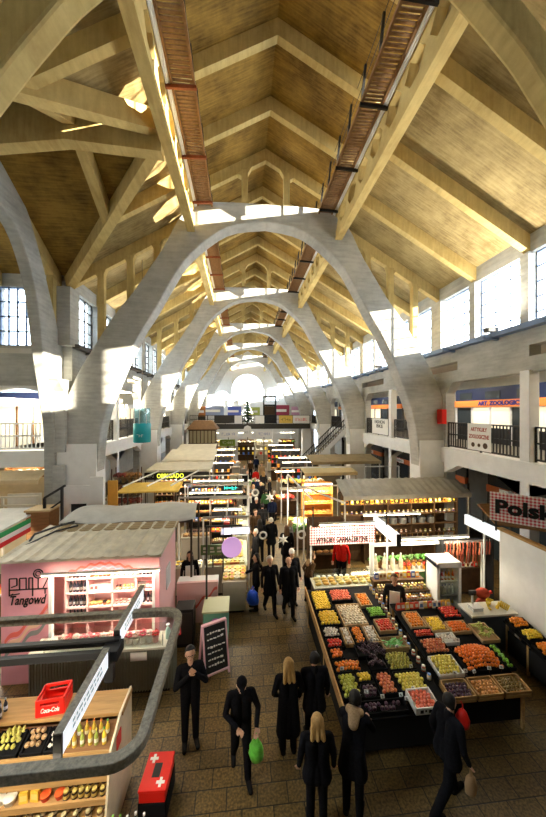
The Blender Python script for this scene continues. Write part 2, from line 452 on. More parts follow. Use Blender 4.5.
# crown row: hold the flat top between the girders
ordn = ['nearest', 'second', 'third', 'fourth', 'fifth', 'farthest']
for k, y in enumerate(ARCH_Y):
    if k == 0: HALF_I, HALF_O = smooth_arch(IN0, 41), smooth_arch(OUT0, 41)
    elif k == 1: HALF_I, HALF_O = smooth_arch(IN, 41), smooth_arch(OUT, 41)
    t = thing('concrete_arch', 'board marked concrete arch spanning the nave, %s of the six from the camera' % ordn[k], 'arch', (CX, y + (.04 if k == 0 else 0), 0))
    a = [(p[0], p[1]) for p in HALF_I] + [(-p[0], p[1]) for p in HALF_I[::-1][1:]]
    b = [(p[0], p[1]) for p in HALF_O] + [(-p[0], p[1]) for p in HALF_O[::-1][1:]]
    hw = .36 if k else .17
    MB().band(a, b, -hw, hw).build('rib', ARCHC if k else BEAMC, t, bevel=.05)  # golden light on the nearest rib is put in by the beam colour
    for s in (-1, 1):
        x0, x1 = s * 6.66, s * 8.2
        MB().box(min(x0, x1), -.42, 0, max(x0, x1), .42, 5.02).build('pedestal', WHITE, t)
        # hangers from the crown to the gable, posts from the haunch to the side roof
        MB().box(s * .89 - .13, -.12, 15.0, s * .89 + .13, .12, gable_z(.89) + .05).build('hanger', BEAMC, t)
        MB().box(s * 2.99 - .17, -.14, 14.5 if k else 12.4, s * 2.99 + .17, .14, gable_z(2.99) + .05).build('hanger', BEAMC, t)
        for dx in (4.45, 5.5, 6.62):
            zo = [q for q in HALF_O if q[0] > dx][-1][1]
            p = MB(); p.box(s * dx - .12, -.12, zo - .6, s * dx + .12, .12, side_z(dx) + .05)
            for sg in (-1, 1):     # haunches under the rafter
                zz = side_z(dx + sg * .12)
                p.prism([(s * (dx + sg * .115), zz + .05), (s * (dx + sg * .115), zz - .18), (s * (dx + sg * .22), side_z(dx + sg * .22) + .05)], -.12, .12)
            p.build('post', BEAMC, t)
    # gable haunches
    for s in (-1, 1):
        for q0, q1 in ((1.0, 1.22), (.78, .56)):
            h = MB(); h.prism([(s * q0, gable_z(q0) + .05), (s * q0, gable_z(q0) - .2), (s * q1, gable_z(q1) + .05)], -.12, .12); h.build('haunch', BEAMC, t)

# arch that opens the nave to the transept on the left (it stands along the nave)
t = thing('concrete_arch', 'pale concrete arch standing along the nave at the left edge, opening to the transept', 'arch', (-7.3, YM, 0))
AI = [(3.85, 0), (3.85, 4), (3.8, 5.5), (3.56, 6.7), (3.15, 8.4), (2.85, 10.1), (2.36, 11.4), (1.6, 12.25), (0, 12.6)]
AO = [(5.0, 0), (5.0, 4), (4.97, 5.6), (4.75, 7.5), (4.25, 9.05), (3.65, 10.45), (2.87, 12.1), (1.9, 13.4), (0, 14.0)]
I2, O2 = smooth_arch(AI, 33), smooth_arch(AO, 33)
a = I2 + [(-p[0], p[1]) for p in I2[::-1][1:]]; b = O2 + [(-p[0], p[1]) for p in O2[::-1][1:]]
MB().band(a, b, -.2, .2, 'X').build('rib', ARCHC, t, bevel=.04)
for s in (-1, 1):
    for dy in (2.6, 3.3, 4.0):
        zo = [q for q in O2 if q[0] > dy][-1][1]; zr = zt - T - (zt - zb) * dy / (BAY / 2)
        if zr > zo - .3:
            MB().box(-.12, s * dy - .12, zo - .3, .12, s * dy + .12, zr + .06).build('post', BEAMC, t)

# ------------------------------------------------------------------ side walls with clerestory windows and galleries
SILL, HEAD, GZ, OPZ = 8.87, 11.15, 4.72, 7.5
def holes_row(mb, x0, x1, ya, yb):
    mb.box(x0, ya, OPZ, x1, yb, 7.98); mb.box(x0, ya, 8.33, x1, yb, SILL)
    y = ya; pitch = (yb - ya) / 9
    for i in range(10):
        yc = ya + pitch * i
        mb.box(x0, max(ya, yc - pitch * .24), 7.98, x1, min(yb, yc + pitch * .24), 8.33)
def side_wall(side, y_from, label):
    xw = CX + side * WX; x0, x1 = sorted((xw, xw + side * .4))
    mb = MB()
    holes_row(mb, x0, x1, y_from, END_Y)
    mb.box(x0, y_from, HEAD, x1, END_Y, side_z(WX) + T + .1)
    for y in RAFT:
        if y < y_from - .1: continue
        wide = .34 if min(abs(y - a) for a in ARCH_Y) < .1 else .15
        mb.box(x0 - (.1 if side > 0 else 0), y - wide, SILL, x1 + (.1 if side < 0 else 0), y + wide, HEAD)
    for a in ARCH_Y:
        if a >= y_from - .1:
            mb.box(x0, a - .55, GZ, x1, a + .55, OPZ); mb.box(x0, a - .6, 0, x1, a + .6, GZ - .5)
            for sg in (-1, 1):   # chamfered upper corners of the gallery openings
                mb.prism([(a + sg * .55, OPZ), (a + sg * .55, OPZ - .45), (a + sg * 1.0, OPZ)], x0, x1, 'X')
    if y_from < 2: mb.box(x0, y_from, SILL, x1, .02, HEAD)
    w = struct(mb.build('wall_right' if side > 0 else 'wall_left', ARCHC), label, 'wall')
    # ledge under the windows with its struts
    l = MB(); l.box(min(xw, xw - side * .28), y_from, SILL - .06, max(xw, xw - side * .28), END_Y, SILL + .1)
    y = ARCH_Y[0] + BAY / 8
    while y < END_Y:
        if y > y_from: l.bar((xw, y, SILL - .1), (xw - side * .55, y, SILL - .02), .1, .1)
        y += BAY / 4
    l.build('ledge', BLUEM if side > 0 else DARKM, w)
    return w
side_wall(1, -3, 'concrete wall of the nave on the right with a row of small openings')
side_wall(-1, A1, 'concrete wall of the nave on the left beyond the transept')
for side, y_from in ((1, -3), (-1, A1)):
    xw = CX + side * (WX + .2); i = 0
    for ya, yb in zip(RAFT[:-1], RAFT[1:]):
        if ya < max(y_from - .2, -.2) or yb > END_Y: continue
        i += 1
        c = [(xw, ya + .15, SILL), (xw, yb - .15, SILL), (xw, yb - .15, HEAD), (xw, ya + .15, HEAD)]
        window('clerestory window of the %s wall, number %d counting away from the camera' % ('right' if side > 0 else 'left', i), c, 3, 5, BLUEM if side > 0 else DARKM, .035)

# galleries
def gallery(side, y_from, label):
    xa = CX + side * (WX + .0); xb = xa + side * 5.2; x0, x1 = sorted((xa, xb))
    xf0, xf1 = sorted((xa - side * .15, xa + side * .3))
    g = struct(MB().box(x0, y_from, GZ - .28, x1, END_Y, GZ).build('floor_gallery_right' if side > 0 else 'floor_gallery_left', GALF), label, 'gallery')
    f = MB(); f.box(xf0, y_from, GZ - .62, xf1, END_Y, GZ + .02)
    for a in ARCH_Y:
        for c in (a - .6, a + .6, a + BAY / 2 - .2, a + BAY / 2 + .2, a - BAY / 2 + .2, a - BAY / 2 - .2):
            if c < y_from or c > END_Y: continue
            sg = -1 if c in (a - .6, a + BAY / 2 - .2, a - BAY / 2 - .2) else 1
            f.prism([(c, GZ - .6), (c, GZ - 1.05), (c + sg * .9, GZ - .6)], xf0 + .03, xf1 - .03, 'X')
    f.build('fascia', WHITE, g)
    struct(MB().box(min(xb, xb + side * .2), y_from, 0, max(xb, xb + side * .2), END_Y, SILL).build('wall_gallery_right' if side > 0 else 'wall_gallery_left', CREAM), 'cream back wall of the %s gallery behind its shop fronts' % ('right' if side > 0 else 'left'), 'wall')
    struct(MB().box(x0 + (.4 if side > 0 else 0), y_from, SILL - .3, x1 - (.4 if side < 0 else 0), END_Y, SILL - .1).build('ceiling_gallery_right' if side > 0 else 'ceiling_gallery_left', CREAM), 'flat ceiling over the %s gallery' % ('right' if side > 0 else 'left'), 'ceiling')
    for i, a in enumerate([ARCH_Y[0] - BAY / 2] + [a + BAY / 2 for a in ARCH_Y[:-1]]):
        if a < y_from: continue
        c = MB(); xc = xa + side * .08
        c.box(xc - .17, a - .17, 0, xc + .17, a + .17, OPZ + .05); c.box(xc - .24, a - .24, 0, xc + .24, a + .24, .5)
        tag(c.build('gallery_column', WHITE, bevel=.015), 'white square column carrying the %s gallery, %s the %s arch' % ('right' if side > 0 else 'left', 'before' if i == 0 else 'just past', ordn[max(0, i - 1)]), 'column')
    return xa, xb
gallery(1, -3, 'white edged gallery floor running along the right side of the hall')
gallery(-1, A1, 'white edged gallery floor running along the left side beyond the transept')

def railing(p, q, label, m=BLACK, h=1.08, pitch=.16, boards=False, group=None):
    p = Vector(p); q = Vector(q); L = (q - p).length; d = (q - p) / L
    t = thing('railing', label, 'railing', p, group=group); z = Vector((0, 0, 1))
    r = MB()
    for hh in (h, h * .55, .1): r.bar(z * hh, d * L + z * hh, .05, .05)
    r.build('rail', m, t)
    n = max(1, round(L / 2.1))
    for i in range(n + 1): MB().bar(d * (L * i / n), d * (L * i / n) + z * h, .06, .06).build('post', m, t)
    b = MB(); k = int(L / pitch)
    for i in range(1, k):
        if pitch > 0: b.bar(d * (i * pitch) + z * .1, d * (i * pitch) + z * h * .98, .034, .034)
    b.build('baluster', m, t)
    return t
xr = CX + WX + .12
for k, a in enumerate([A0 - BAY] + ARCH_Y[:-1]):
    for j, (ya, yb) in enumerate(((a + .55, a + BAY / 2 - .17), (a + BAY / 2 + .17, a + BAY - .55))):
        if yb < -1 or k > 5: continue
        railing((xr, ya, GZ), (xr, yb, GZ), 'black gallery railing on the right, %s the column %s' % ('before' if j == 0 else 'after', 'beside the camera' if k == 0 else 'past the %s arch' % ordn[k - 1]), pitch=.14)
        if k > 0 and ya >= A1:
            railing((CX - WX - .12, ya, GZ), (CX - WX - .12, yb, GZ), 'dark gallery railing on the left, %s the column past the %s arch' % ('before' if j == 0 else 'after', ordn[k - 1]), pitch=.14)

# end wall with the tall arched window and two lower ones
def arched_wall(y, label):
    mb = MB(); xa, xb = -8, 11; top = 18.2
    def hole_outline(xc, w, zb, zs, zt_, n=20):
        pts = [(xc - w, zb)]
        for i in range(n + 1):
            a = PI - PI * i / n; pts.append((xc + w * math.cos(a), zs + (zt_ - zs) * math.sin(a)))
        pts.append((xc + w, zb)); return pts
    wins = [(CX, 2.75, 8.2, 10.3, 13.0), (CX - 4.5, 1.15, 8.2, 9.0, 9.9), (CX + 4.5, 1.15, 8.2, 9.0, 9.9)]
    me = bpy.data.meshes.new('wall_end'); bm = bmesh.new()
    def loop(pts):
        vs = [bm.verts.new((x, y, z)) for x, z in pts]; return [bm.edges.new((vs[i], vs[(i + 1) % len(vs)])) for i in range(len(vs))]
    es = loop([(xa, 0), (xb, 0), (xb, top), (xa, top)])
    for w in wins: es += loop(hole_outline(*w))
    bmesh.ops.triangle_fill(bm, use_beauty=True, use_dissolve=False, edges=es)
    r = bmesh.ops.extrude_face_region(bm, geom=bm.faces[:])
    bmesh.ops.translate(bm, verts=[v for v in r['geom'] if isinstance(v, bmesh.types.BMVert)], vec=(0, .4, 0))
    bmesh.ops.recalc_face_normals(bm, faces=bm.faces); bm.to_mesh(me); bm.free(); me.materials.append(WHITE)
    o = bpy.data.objects.new('wall_end', me); COL.objects.link(o); struct(o, label, 'wall')
    for i, (xc, w, zb_, zs, zt_) in enumerate(wins):
        n_win[0] += 1
        root = thing('window_%d' % n_win[0], ['tall round headed window in the white end wall', 'small arched window left of the tall end window', 'small arched window right of the tall end window'][i], 'window', (xc, y + .25, zb_)); root['kind'] = 'structure'
        f = MB(); k = 7 if i == 0 else 3
        for j in range(1, k):
            x = -w + 2 * w * j / k; hh = zs + (zt_ - zs) * math.sqrt(max(0, 1 - (x / w) ** 2)) - zb_
            f.bar((x, 0, 0), (x, 0, hh), .07, .07)
        for z in [zb_ + .9 * j for j in range(0, 6)]:
            if z >= zt_: continue
            ww = w if z <= zs else w * math.sqrt(max(0, 1 - ((z - zs) / (zt_ - zs)) ** 2)); f.bar((-ww, 0, z - zb_), (ww, 0, z - zb_), .07, .07)
        f.build('frame', GREYW, root)
        pts = hole_outline(0, w, 0, zs - zb_, zt_ - zb_); MB().prism(pts, -.01, .01).build('pane', PANE, root)
arched_wall(END_Y, 'white end wall with arched windows at the far end of the hall')
# pilasters on the end wall
for x, lb in ((CX - 3.2, 'left'), (CX + 3.2, 'right')):
    tag(struct(MB().box(x - .3, END_Y - .25, 0, x + .3, END_Y, 14.5).build('trim_1' if x < CX else 'trim_2', WHITE), 'white pilaster on the end wall %s of the tall window' % lb, 'pilaster'))

# transept walls on the left
g = MB(); yw = A1 + .02
xl, xr_ = -20.0, CX - WX - .05
holes = lambda: None
g.box(xl, yw, 7.3, xr_, yw + .4, SILL); g.box(xl, yw, HEAD + .05, xr_, yw + .4, zb + .15)
for x, w in ((-6.98, .12), (-8.08, .12), (-9.7, .18), (-11.4, .18), (-13.1, .18), (-16.5, 3.2)): g.box(x - w, yw, SILL, x + w, yw + .4, HEAD + .05)
g.box(-7.6, yw, 0, xr_, yw + .4, 7.3)
struct(g.build('wall_transept', ARCHC), 'concrete far wall of the transept with clerestory windows on the left', 'wall')
for i, (x0, x1) in enumerate(((-7.95, -7.1), (-9.5, -8.2), (-11.2, -9.9), (-12.9, -11.6))):
    window('blue paned clerestory window of the transept, %s from the arch leg' % ['first', 'second', 'third', 'fourth'][i], [(x0, yw + .1, SILL), (x1, yw + .1, SILL), (x1, yw + .1, HEAD + .05), (x0, yw + .1, HEAD + .05)], 4, 4, BLUEM, .05)
g = MB(); g.box(-20.4, -4, 0, -20, A1 + .4, 14.6); struct(g.build('wall_transept_end', CREAM), 'end wall of the transept far to the left', 'wall')
g = MB(); g.box(-20, A0 - .4, 0, CX - WX, A0, SILL); g.box(-20, A0 - .4, HEAD, CX - WX, A0, 12); struct(g.build('wall_transept_near', CREAM), 'near wall of the transept beside the camera gallery', 'wall')
# transept gallery on the far side
g = struct(MB().box(-20, A1 + .3, GZ - .28, -7.0, A1 + 6, GZ).build('floor_gallery_transept', CREAM), 'gallery floor across the far side of the transept', 'gallery')
f = MB(); f.box(-20, A1 - .1, GZ - .62, -7.6, A1 + .3, GZ + .02); f.build('fascia', WHITE, g)
struct(MB().box(-20, A1 + 6, 0, CX - WX - 5.2, A1 + 6.2, SILL).build('wall_transept_back', CREAM), 'cream back wall behind the transept gallery', 'wall')
for i, x in enumerate((-10.3, -14.2)):
    tag(MB().box(x - .2, yw - .05, 0, x + .2, yw + .35, 7.35).build('gallery_column', WHITE, bevel=.015), 'white column of the transept gallery, %s from the arch leg' % ['first', 'second'][i], 'column')
h = MB(); n = 14
for x0, x1 in ((-10.1, -7.6), (-14.0, -10.5)):
    top = [(x0 + (x1 - x0) * i / n, 7.35) for i in range(n + 1)]
    bot = [(x0 + (x1 - x0) * i / n, 6.75 + .45 * math.sin(PI * i / n) ** .6) for i in range(n + 1)]
    h.band(bot, top, yw + .02, yw + .32)
h.build('lintel', WHITE, bpy.data.objects['wall_transept'])
railing((-10.1, yw + .1, GZ), (-7.7, yw + .1, GZ), 'pale gallery railing of the transept beside the arch leg', WHITE)
railing((-14.0, yw + .1, GZ), (-10.5, yw + .1, GZ), 'pale gallery railing of the transept at the left edge', WHITE)

struct(MB().box(-20, -3.4, 0, 16, -3.0, 18.5).build('wall_near', DARKC), 'wall of the hall behind the camera', 'wall')
struct(MB().box(-20, -3.0, GZ - .3, 16, .7, GZ).build('floor_gallery_near', CREAM), 'gallery floor the camera stands on', 'gallery')

g = MB()
for s_ in (-1, 1):
    x = CX + s_ * (GO + .12); g.box(x - .06, Y0, 14.66, x + .06, A0, gable_z(GO + .12) + T)
g.box(-20, Y0, SILL, CX - WX, Y0 + .3, 12)
g.build('lantern_wall', ROOFC, bpy.data.objects['wall_near'])

# added fill lights on the ledges, there to brighten the rafter undersides
for k in range(6):
    y = ARCH_Y[0] + BAY * (k + .62)
    if y > 52: break
    for s_ in (1, -1):
        if s_ < 0 and k == 0: continue
        x = CX + s_ * (WX - .3)
        t = thing('floodlight', 'added black fill light for the vault, %s side of the nave past the %s arch' % ('right' if s_ > 0 else 'left', ordn[k]), 'lamp', (x, y, SILL + .12))
        MB().box(-.18, -.12, 0, .18, .12, .14).build('housing', BLACK, t); MB().box(-.15, -.09, .14, .15, .09, .15).build('lens', mat('flood_lens', (1, .93, .78), .3, emit=3), t)
        l = bpy.data.lights.new('flood', 'AREA'); l.shape = 'RECTANGLE'; l.size = .3; l.size_y = .2; l.energy = FILL_ENERGY; l.color = (1, .92, .76); l.spread = 2.4
        o = bpy.data.objects.new('flood', l); COL.objects.link(o); o.location = (x, y, SILL + .29); o.rotation_euler = Vector((-s_ * .42, -.45, 1)).to_track_quat('-Z', 'Y').to_euler()
# ------------------------------------------------------------------ people
SKIN = mat('skin', (.62, .36, .24), .55)
EYEM = mat('dark_eye', (.02, .015, .01), .3)
LIP = mat('lip', (.40, .13, .10), .5)
CLOTH = {
    'black': mat('black_cloth', (.010, .010, .012), .9, vary=.3, scale=30, spec=.04),
    'char': mat('charcoal_cloth', (.025, .024, .026), .9, vary=.3, scale=30, spec=.04),
    'navy': mat('navy_cloth', (.012, .018, .045), .9, vary=.3, scale=30, spec=.04),
    'brown': mat('brown_cloth', (.07, .04, .02), .9, vary=.3, scale=30, spec=.04),
    'beige': mat('beige_fur', (.42, .28, .15), .95, vary=.4, scale=60, spec=.04),
    'red': mat('red_cloth', (.62, .02, .015), .85, vary=.2, scale=30, spec=.04),
    'white': mat('white_cloth', (.80, .78, .74), .85, vary=.08, scale=30, spec=.04),
    'grey': mat('grey_cloth', (.22, .21, .20), .9, vary=.2, scale=30, spec=.04),
    'shoe': mat('black_leather', (.012, .011, .010), .7, spec=.05),
    'green': mat('green_cloth', (.06, .16, .06), .9, vary=.2, scale=30, spec=.04),
}
HAIR = {
    'dark': mat('dark_hair', (.012, .009, .007), .6, vary=.4, scale=60),
    'blond': mat('blond_hair', (.46, .27, .09), .55, vary=.35, scale=60, stretch=(1, 1, .2)),
    'brown': mat('brown_hair', (.09, .045, .02), .6, vary=.35, scale=60, stretch=(1, 1, .2)),
    'grey': mat('grey_hair', (.62, .58, .52), .6, vary=.2, scale=60),
    'bald': SKIN,
}
def capsule_mesh(mb, p, q, rp, rq, n=12):
    p = Vector(p); q = Vector(q)
    mb.ball(p, rp, 2); 
    if (q - p).length > 1e-4:
        mb.ball(q, rq, 2); mb.cyl(p, q, rp, n, rq)
def fuse(name, caps, voxel, mats, parent, smooth_iter=2):
    """one continuous skin round a set of tapered limbs, each face taking the cloth of the nearest limb"""
    mb = MB()
    for c in caps: capsule_mesh(mb, *c[:4])
    o = bpy.data.objects.new(name, mb.mesh(name, mats)); COL.objects.link(o)
    r = o.modifiers.new('skin', 'REMESH'); r.mode = 'VOXEL'; r.voxel_size = voxel; r.adaptivity = 0
    s = o.modifiers.new('relax', 'SMOOTH'); s.iterations = smooth_iter; s.factor = .5
    dg = bpy.context.evaluated_depsgraph_get(); me = bpy.data.meshes.new_from_object(o.evaluated_get(dg))
    bpy.data.objects.remove(o)
    n = len(me.polygons); cen = np.empty(n * 3); me.polygons.foreach_get('center', cen); cen = cen.reshape(-1, 3)
    best = np.full(n, 1e9); mi = np.zeros(n, dtype=np.int32)
    for p, q, rp, rq, k in caps:
        p = np.array(p, dtype=float); d = np.array(q, dtype=float) - p; L2 = max(1e-9, d @ d)
        t = np.clip(((cen - p) @ d) / L2, 0, 1); dist = np.linalg.norm(cen - (p + t[:, None] * d), axis=1) - (rp + (rq - rp) * t)
        w = dist < best; best[w] = dist[w]; mi[w] = k
    me.materials.clear()
    for m in mats: me.materials.append(m)
    me.polygons.foreach_set('material_index', mi); me.polygons.foreach_set('use_smooth', [True] * n); me.name = name; me.update()
    o = bpy.data.objects.new(name, me); COL.objects.link(o); o.parent = parent
    return o
def person(label, loc, rz=0.0, h=1.74, top='black', legs='black', hair='dark', hairlen=0, hat=None, al=None, ar=None, stride=0.0, lean=0.0, nod=0.0,
           coat=None, vox=.009, apron=None, hood=None, scarf=None, bulk=1.0, group=None, sit=None, glasses=False):
    """faces -y at rz = 0; AL / AR = (elbow, wrist) of the arm at +x / -x"""
    t = thing('person', label, 'person', loc, rz, group)
    k = h / 1.75; S_ = lambda *p: tuple(c * k for c in p)
    TOP, LEG, SK, SH = 0, 1, 2, 3
    ca = []
    hipz = .93
    cl, sl = math.cos(lean), math.sin(lean)
    def up(x, y, z):      # bend the upper body forward about the hips
        dz = z - hipz; return S_(x, y * cl - dz * sl, hipz + dz * cl + y * sl)
    b = bulk
    for s in (-1, 1):     # trunk: two columns side by side keep it wider than deep
        ca.append((up(s * .075 * b, 0, .98), up(s * .07 * b, 0, 1.15), .115 * k * b, .108 * k * b, TOP))
        ca.append((up(s * .07 * b, 0, 1.15), up(s * .085 * b, .01, 1.33), .108 * k * b, .112 * k * b, TOP))
        ca.append((up(s * .07 * b, .01, 1.40), up(s * .175 * b, .012, 1.415), .075 * k, .062 * k, TOP))
    ca.append((up(0, .02, 1.40), up(0, .018, 1.47), .07 * k, .066 * k, TOP)); ca.append((up(0, .005, 1.47), up(0, .0, 1.55), .055 * k, .052 * k, SK if not hood else TOP))
    cn, sn = math.cos(nod + lean * .5), math.sin(nod + lean * .5)
    nb = Vector(up(0, .0, 1.50)) / k
    def hd(x, y, z):      # points of the head, y forward negative, z above the neck base
        return S_(x + nb.x, nb.y + y * cn - z * sn, nb.z + z * cn + y * sn)
    ca.append((hd(0, .012, .165), hd(0, -.012, .12), .088 * k, .076 * k, SK))
    ca.append((hd(0, -.03, .10), hd(0, -.042, .062), .058 * k, .042 * k, SK))           # jaw and chin
    ca.append((hd(0, -.088, .135), hd(0, -.108, .105), .011 * k, .016 * k, SK))         # nose
    for s in (-1, 1):
        ca.append((hd(s * .083, .01, .14), hd(s * .085, .012, .105), .014 * k, .011 * k, SK))
    wr = {}
    for s, arm in ((1, al), (-1, ar)):
        sh = up(s * .19 * b, .012, 1.405)
        el, wv = arm if arm else ((s * .255, .03, 1.13), (s * .27, -.06, .89))
        el = S_(*el); wv = S_(*wv)
        ca.append((sh, el, .064 * k, .05 * k, TOP)); ca.append((el, wv, .05 * k, .038 * k, TOP))
        d = (Vector(wv) - Vector(el)).normalized(); wr[s] = Vector(wv) + d * .09 * k
        side = d.cross(Vector((0, -1, .2))).normalized() if abs(d.y) < .9 else Vector((1, 0, 0))
        nrm = side.cross(d).normalized(); W = Vector(wv)
        ca.append((W, W + d * .035 * k, .027 * k, .027 * k, SK))
        for q in (-1, 1): ca.append((W + d * .03 * k, W + d * .085 * k + side * q * .024 * k, .02 * k, .016 * k, SK))
        for q, ln in ((-1.5, .058), (-.5, .072), (.5, .076), (1.5, .066)):
            a = W + d * .088 * k + side * q * .019 * k; m_ = a + d * ln * .55 * k + side * q * .004 * k; e = m_ + (d * .7 + nrm * .6).normalized() * ln * .5 * k
            ca.append((a, m_, .0098 * k, .0092 * k, SK)); ca.append((m_, e, .0092 * k, .0078 * k, SK))
        tb = W + d * .03 * k + side * (-s) * .028 * k; tm = tb + (d * .6 + side * (-s) * .8).normalized() * .036 * k
        ca.append((tb, tm, .0125 * k, .011 * k, SK)); ca.append((tm, tm + d * .03 * k + nrm * .008 * k, .011 * k, .009 * k, SK))
    for s in (-1, 1):
        if sit:
            hip, kn, an = (s * .09, 0, hipz), (s * .12, -.42, hipz - .04), (s * .12, -.40, hipz - .46)
        else:
            st = stride * s
            hip, kn, an = (s * .088, 0, hipz - .01), (s * .095, -st * .42 - .015 - abs(st) * .08, .50 - abs(st) * .03), (s * .10, -st * .95 + (.10 if st < 0 else 0), .085 + (.05 if st < -.1 else 0))
        ca.append((S_(*hip), S_(*kn), .098 * k, .075 * k, LEG)); ca.append((S_(*kn), S_(*an), .075 * k, .060 * k, LEG))
        ca.append((S_(an[0], an[1] + .03, an[2] - .045), S_(an[0] * 1.2, an[1] - .18, an[2] - .045), .052 * k, .042 * k, SH))
    if coat:              # skirt of a coat, hem at height COAT
        n = 5
        for s in (-1, 0, 1):
            ca.append((S_(s * .07, .0, 1.02), S_(s * .11, .01 - stride * .05, coat + .11), .115 * k, .125 * k, TOP))
    body = fuse('body', ca, vox * k, [CLOTH[top], CLOTH[legs], SKIN, CLOTH['shoe']], t)
    # hair, hat, face
    if hat:
        hm = MB(); fuse('hat', [(hd(0, .015, .195), hd(0, .02, .215), .094 * k, .085 * k, 0), (hd(0, -.06, .185), hd(0, -.115, .172), .05 * k, .035 * k, 0) if hat != 'white' else (hd(0, .01, .18), hd(0, .012, .2), .096 * k, .094 * k, 0)], .012 * k, [CLOTH[hat]], t)
    if hair != 'bald' and not (hat and hairlen == 0):
        hc = [(hd(0, .030, .188), hd(0, .045, .15), .090 * k, .086 * k, 0)]
        for s in (-1, 1): hc.append((hd(s * .05, .04, .19), hd(s * .062, .045, .11), .05 * k, .04 * k, 0))
        if hairlen:
            for s in (-1, 0, 1):
                hc.append((hd(s * .05, .06, .14), up(s * .085, .115, 1.50 - hairlen), .055 * k, .035 * k, 0))
        fuse('hair', hc, .011 * k, [HAIR[hair]], t)
    e = MB()
    for s in (-1, 1): e.ball(hd(s * .033, -.083, .142), .0105 * k, 1)
    e.build('eyes', EYEM, t, True)
    m_ = MB(); m_.ball(hd(0, -.080, .072), .024 * k, 1, (1, .35, .3)); m_.build('mouth', LIP, t, True)
    if glasses:
        g = MB()
        for s in (-1, 1):
            c = Vector(hd(s * .036, -.098, .142)); g.tube([c + Vector((.026 * math.cos(a), 0, .02 * math.sin(a))) * k for a in np.linspace(0, 2 * PI, 13)], .003, 5)
            g.bar(c + Vector((s * .026, 0, 0)) * k, Vector(hd(s * .085, .0, .145)), .005, .005)
        g.bar(hd(-.012, -.1, .145), hd(.012, -.1, .145), .005, .005); g.build('glasses', BLACK, t)
    if hood:
        fuse('fur_hood', [(up(0, .10, 1.44), up(0, .15, 1.34), .10 * k, .08 * k, 0), (up(-.09, .06, 1.48), up(.09, .06, 1.48), .06 * k, .06 * k, 0)], .014 * k, [CLOTH[hood]], t)
    if scarf:
        fuse('scarf', [(up(-.05, -.01, 1.47), up(.05, -.01, 1.47), .07 * k, .07 * k, 0), (up(.05, -.09, 1.42), up(.06, -.13, 1.2), .04 * k, .035 * k, 0)], .012 * k, [CLOTH[scarf]], t)
    if apron:
        a = MB(); a.hexa([up(-.14, -.125 * b, .62 + .1), up(.14, -.125 * b, .72), up(.14, -.105 * b, .72), up(-.14, -.105 * b, .72), up(-.13, -.135 * b, 1.36), up(.13, -.135 * b, 1.36), up(.13, -.115 * b, 1.36), up(-.13, -.115 * b, 1.36)])
        a.build('apron', CLOTH[apron], t)
    M = Matrix.Translation(Vector(loc)) @ Matrix.Rotation(rz, 4, 'Z')
    return t, {s: M @ v for s, v in wr.items()}

def soft_bag(name, label, cat, hang, w, d, h, m, group=None, full=.8):
    """a carrier bag hanging from the hand at HANG"""
    t = thing(name, label, cat, (hang[0], hang[1], hang[2] - h - .12), RN.uniform(-.5, .5), group)
    mb = MB(); n = 14; rings = [(0, .62), (.03, .86), (.3, 1.0), (.6, .92), (.85, .74), (1, .45)]
    vs = []; fs = []
    for zf, sc in rings:
        for j in range(n):
            a = 2 * PI * j / n; wob = 1 + .08 * math.sin(3 * a + zf * 9)
            vs.append((w / 2 * sc * math.cos(a) * wob, d / 2 * sc * math.sin(a) * wob, h * zf))
    for i in range(len(rings) - 1):
        for j in range(n): fs.append((i * n + j, i * n + (j + 1) % n, (i + 1) * n + (j + 1) % n, (i + 1) * n + j))
    fs.append(tuple(range(n - 1, -1, -1))); fs.append(tuple((len(rings) - 1) * n + j for j in range(n)))
    mb.add(vs, fs); mb.build('body', m, t, True)
    hm = MB()
    for q in (-1, 1): hm.tube([(q * w * .12, 0, h * .95), (q * w * .07, 0, h + .07), (0, 0, h + .13)], .012, 6)
    hm.build('handle', m, t)
    return t

GREENBAG = mat('green_plastic', (.16, .62, .07), .35, vary=.25, scale=14)
BLUEBAG = mat('blue_plastic', (.02, .10, .75), .35, vary=.2, scale=14)
WHITEBAG = mat('white_plastic', (.78, .78, .78), .35, vary=.1, scale=14)
person('man in a black jacket and glasses raising both hands to his mouth, beside the chalkboard', (-.98, 6.07, 0), .25, 1.78, glasses=True,
       al=((.27, -.14, 1.19), (.06, -.21, 1.44)), ar=((-.27, -.14, 1.19), (-.04, -.21, 1.42)), nod=-.12)
_, W = person('man in a dark cap and black jacket walking with head bowed and a green bag', (-.02, 5.46, 0), .12, 1.77, hat='black', nod=.45, lean=.10, stride=.16,
              al=((.29, -.06, 1.14), (.24, -.22, .98)), ar=((-.27, -.08, 1.14), (-.10, -.26, 1.06)))
soft_bag('carrier_bag', 'small green plastic carrier bag hanging from the capped man\'s hand', 'bag', W[1], .26, .2, .3, GREENBAG)
person('woman with long blond hair in an ankle length black coat seen from behind', (.85, 5.71, 0), PI + .05, 1.74, hair='blond', hairlen=.10, coat=.30, al=((.27, .02, 1.14), (.19, -.12, .98)), ar=((-.27, .02, 1.14), (-.19, -.12, .98)))
person('person in black walking close beside the long coated woman, seen from behind', (1.36, 5.80, 0), PI, 1.74, coat=.62, stride=.1, bulk=1.08)
person('person with blond hair and a dark jacket seen from behind at the bottom edge', (1.13, 4.64, 0), PI - .1, 1.72, hair='blond', hairlen=.03, coat=.70, scarf='brown', bulk=1.05)
person('shopper with a beige fur hood bending over the fruit stand', (1.72, 4.72, 0), PI - .50, 1.76, lean=.46, coat=.60, hood='beige', al=((.25, -.40, 1.12), (.20, -.62, 1.00)), ar=((-.27, -.36, 1.10), (-.18, -.60, 1.00)))
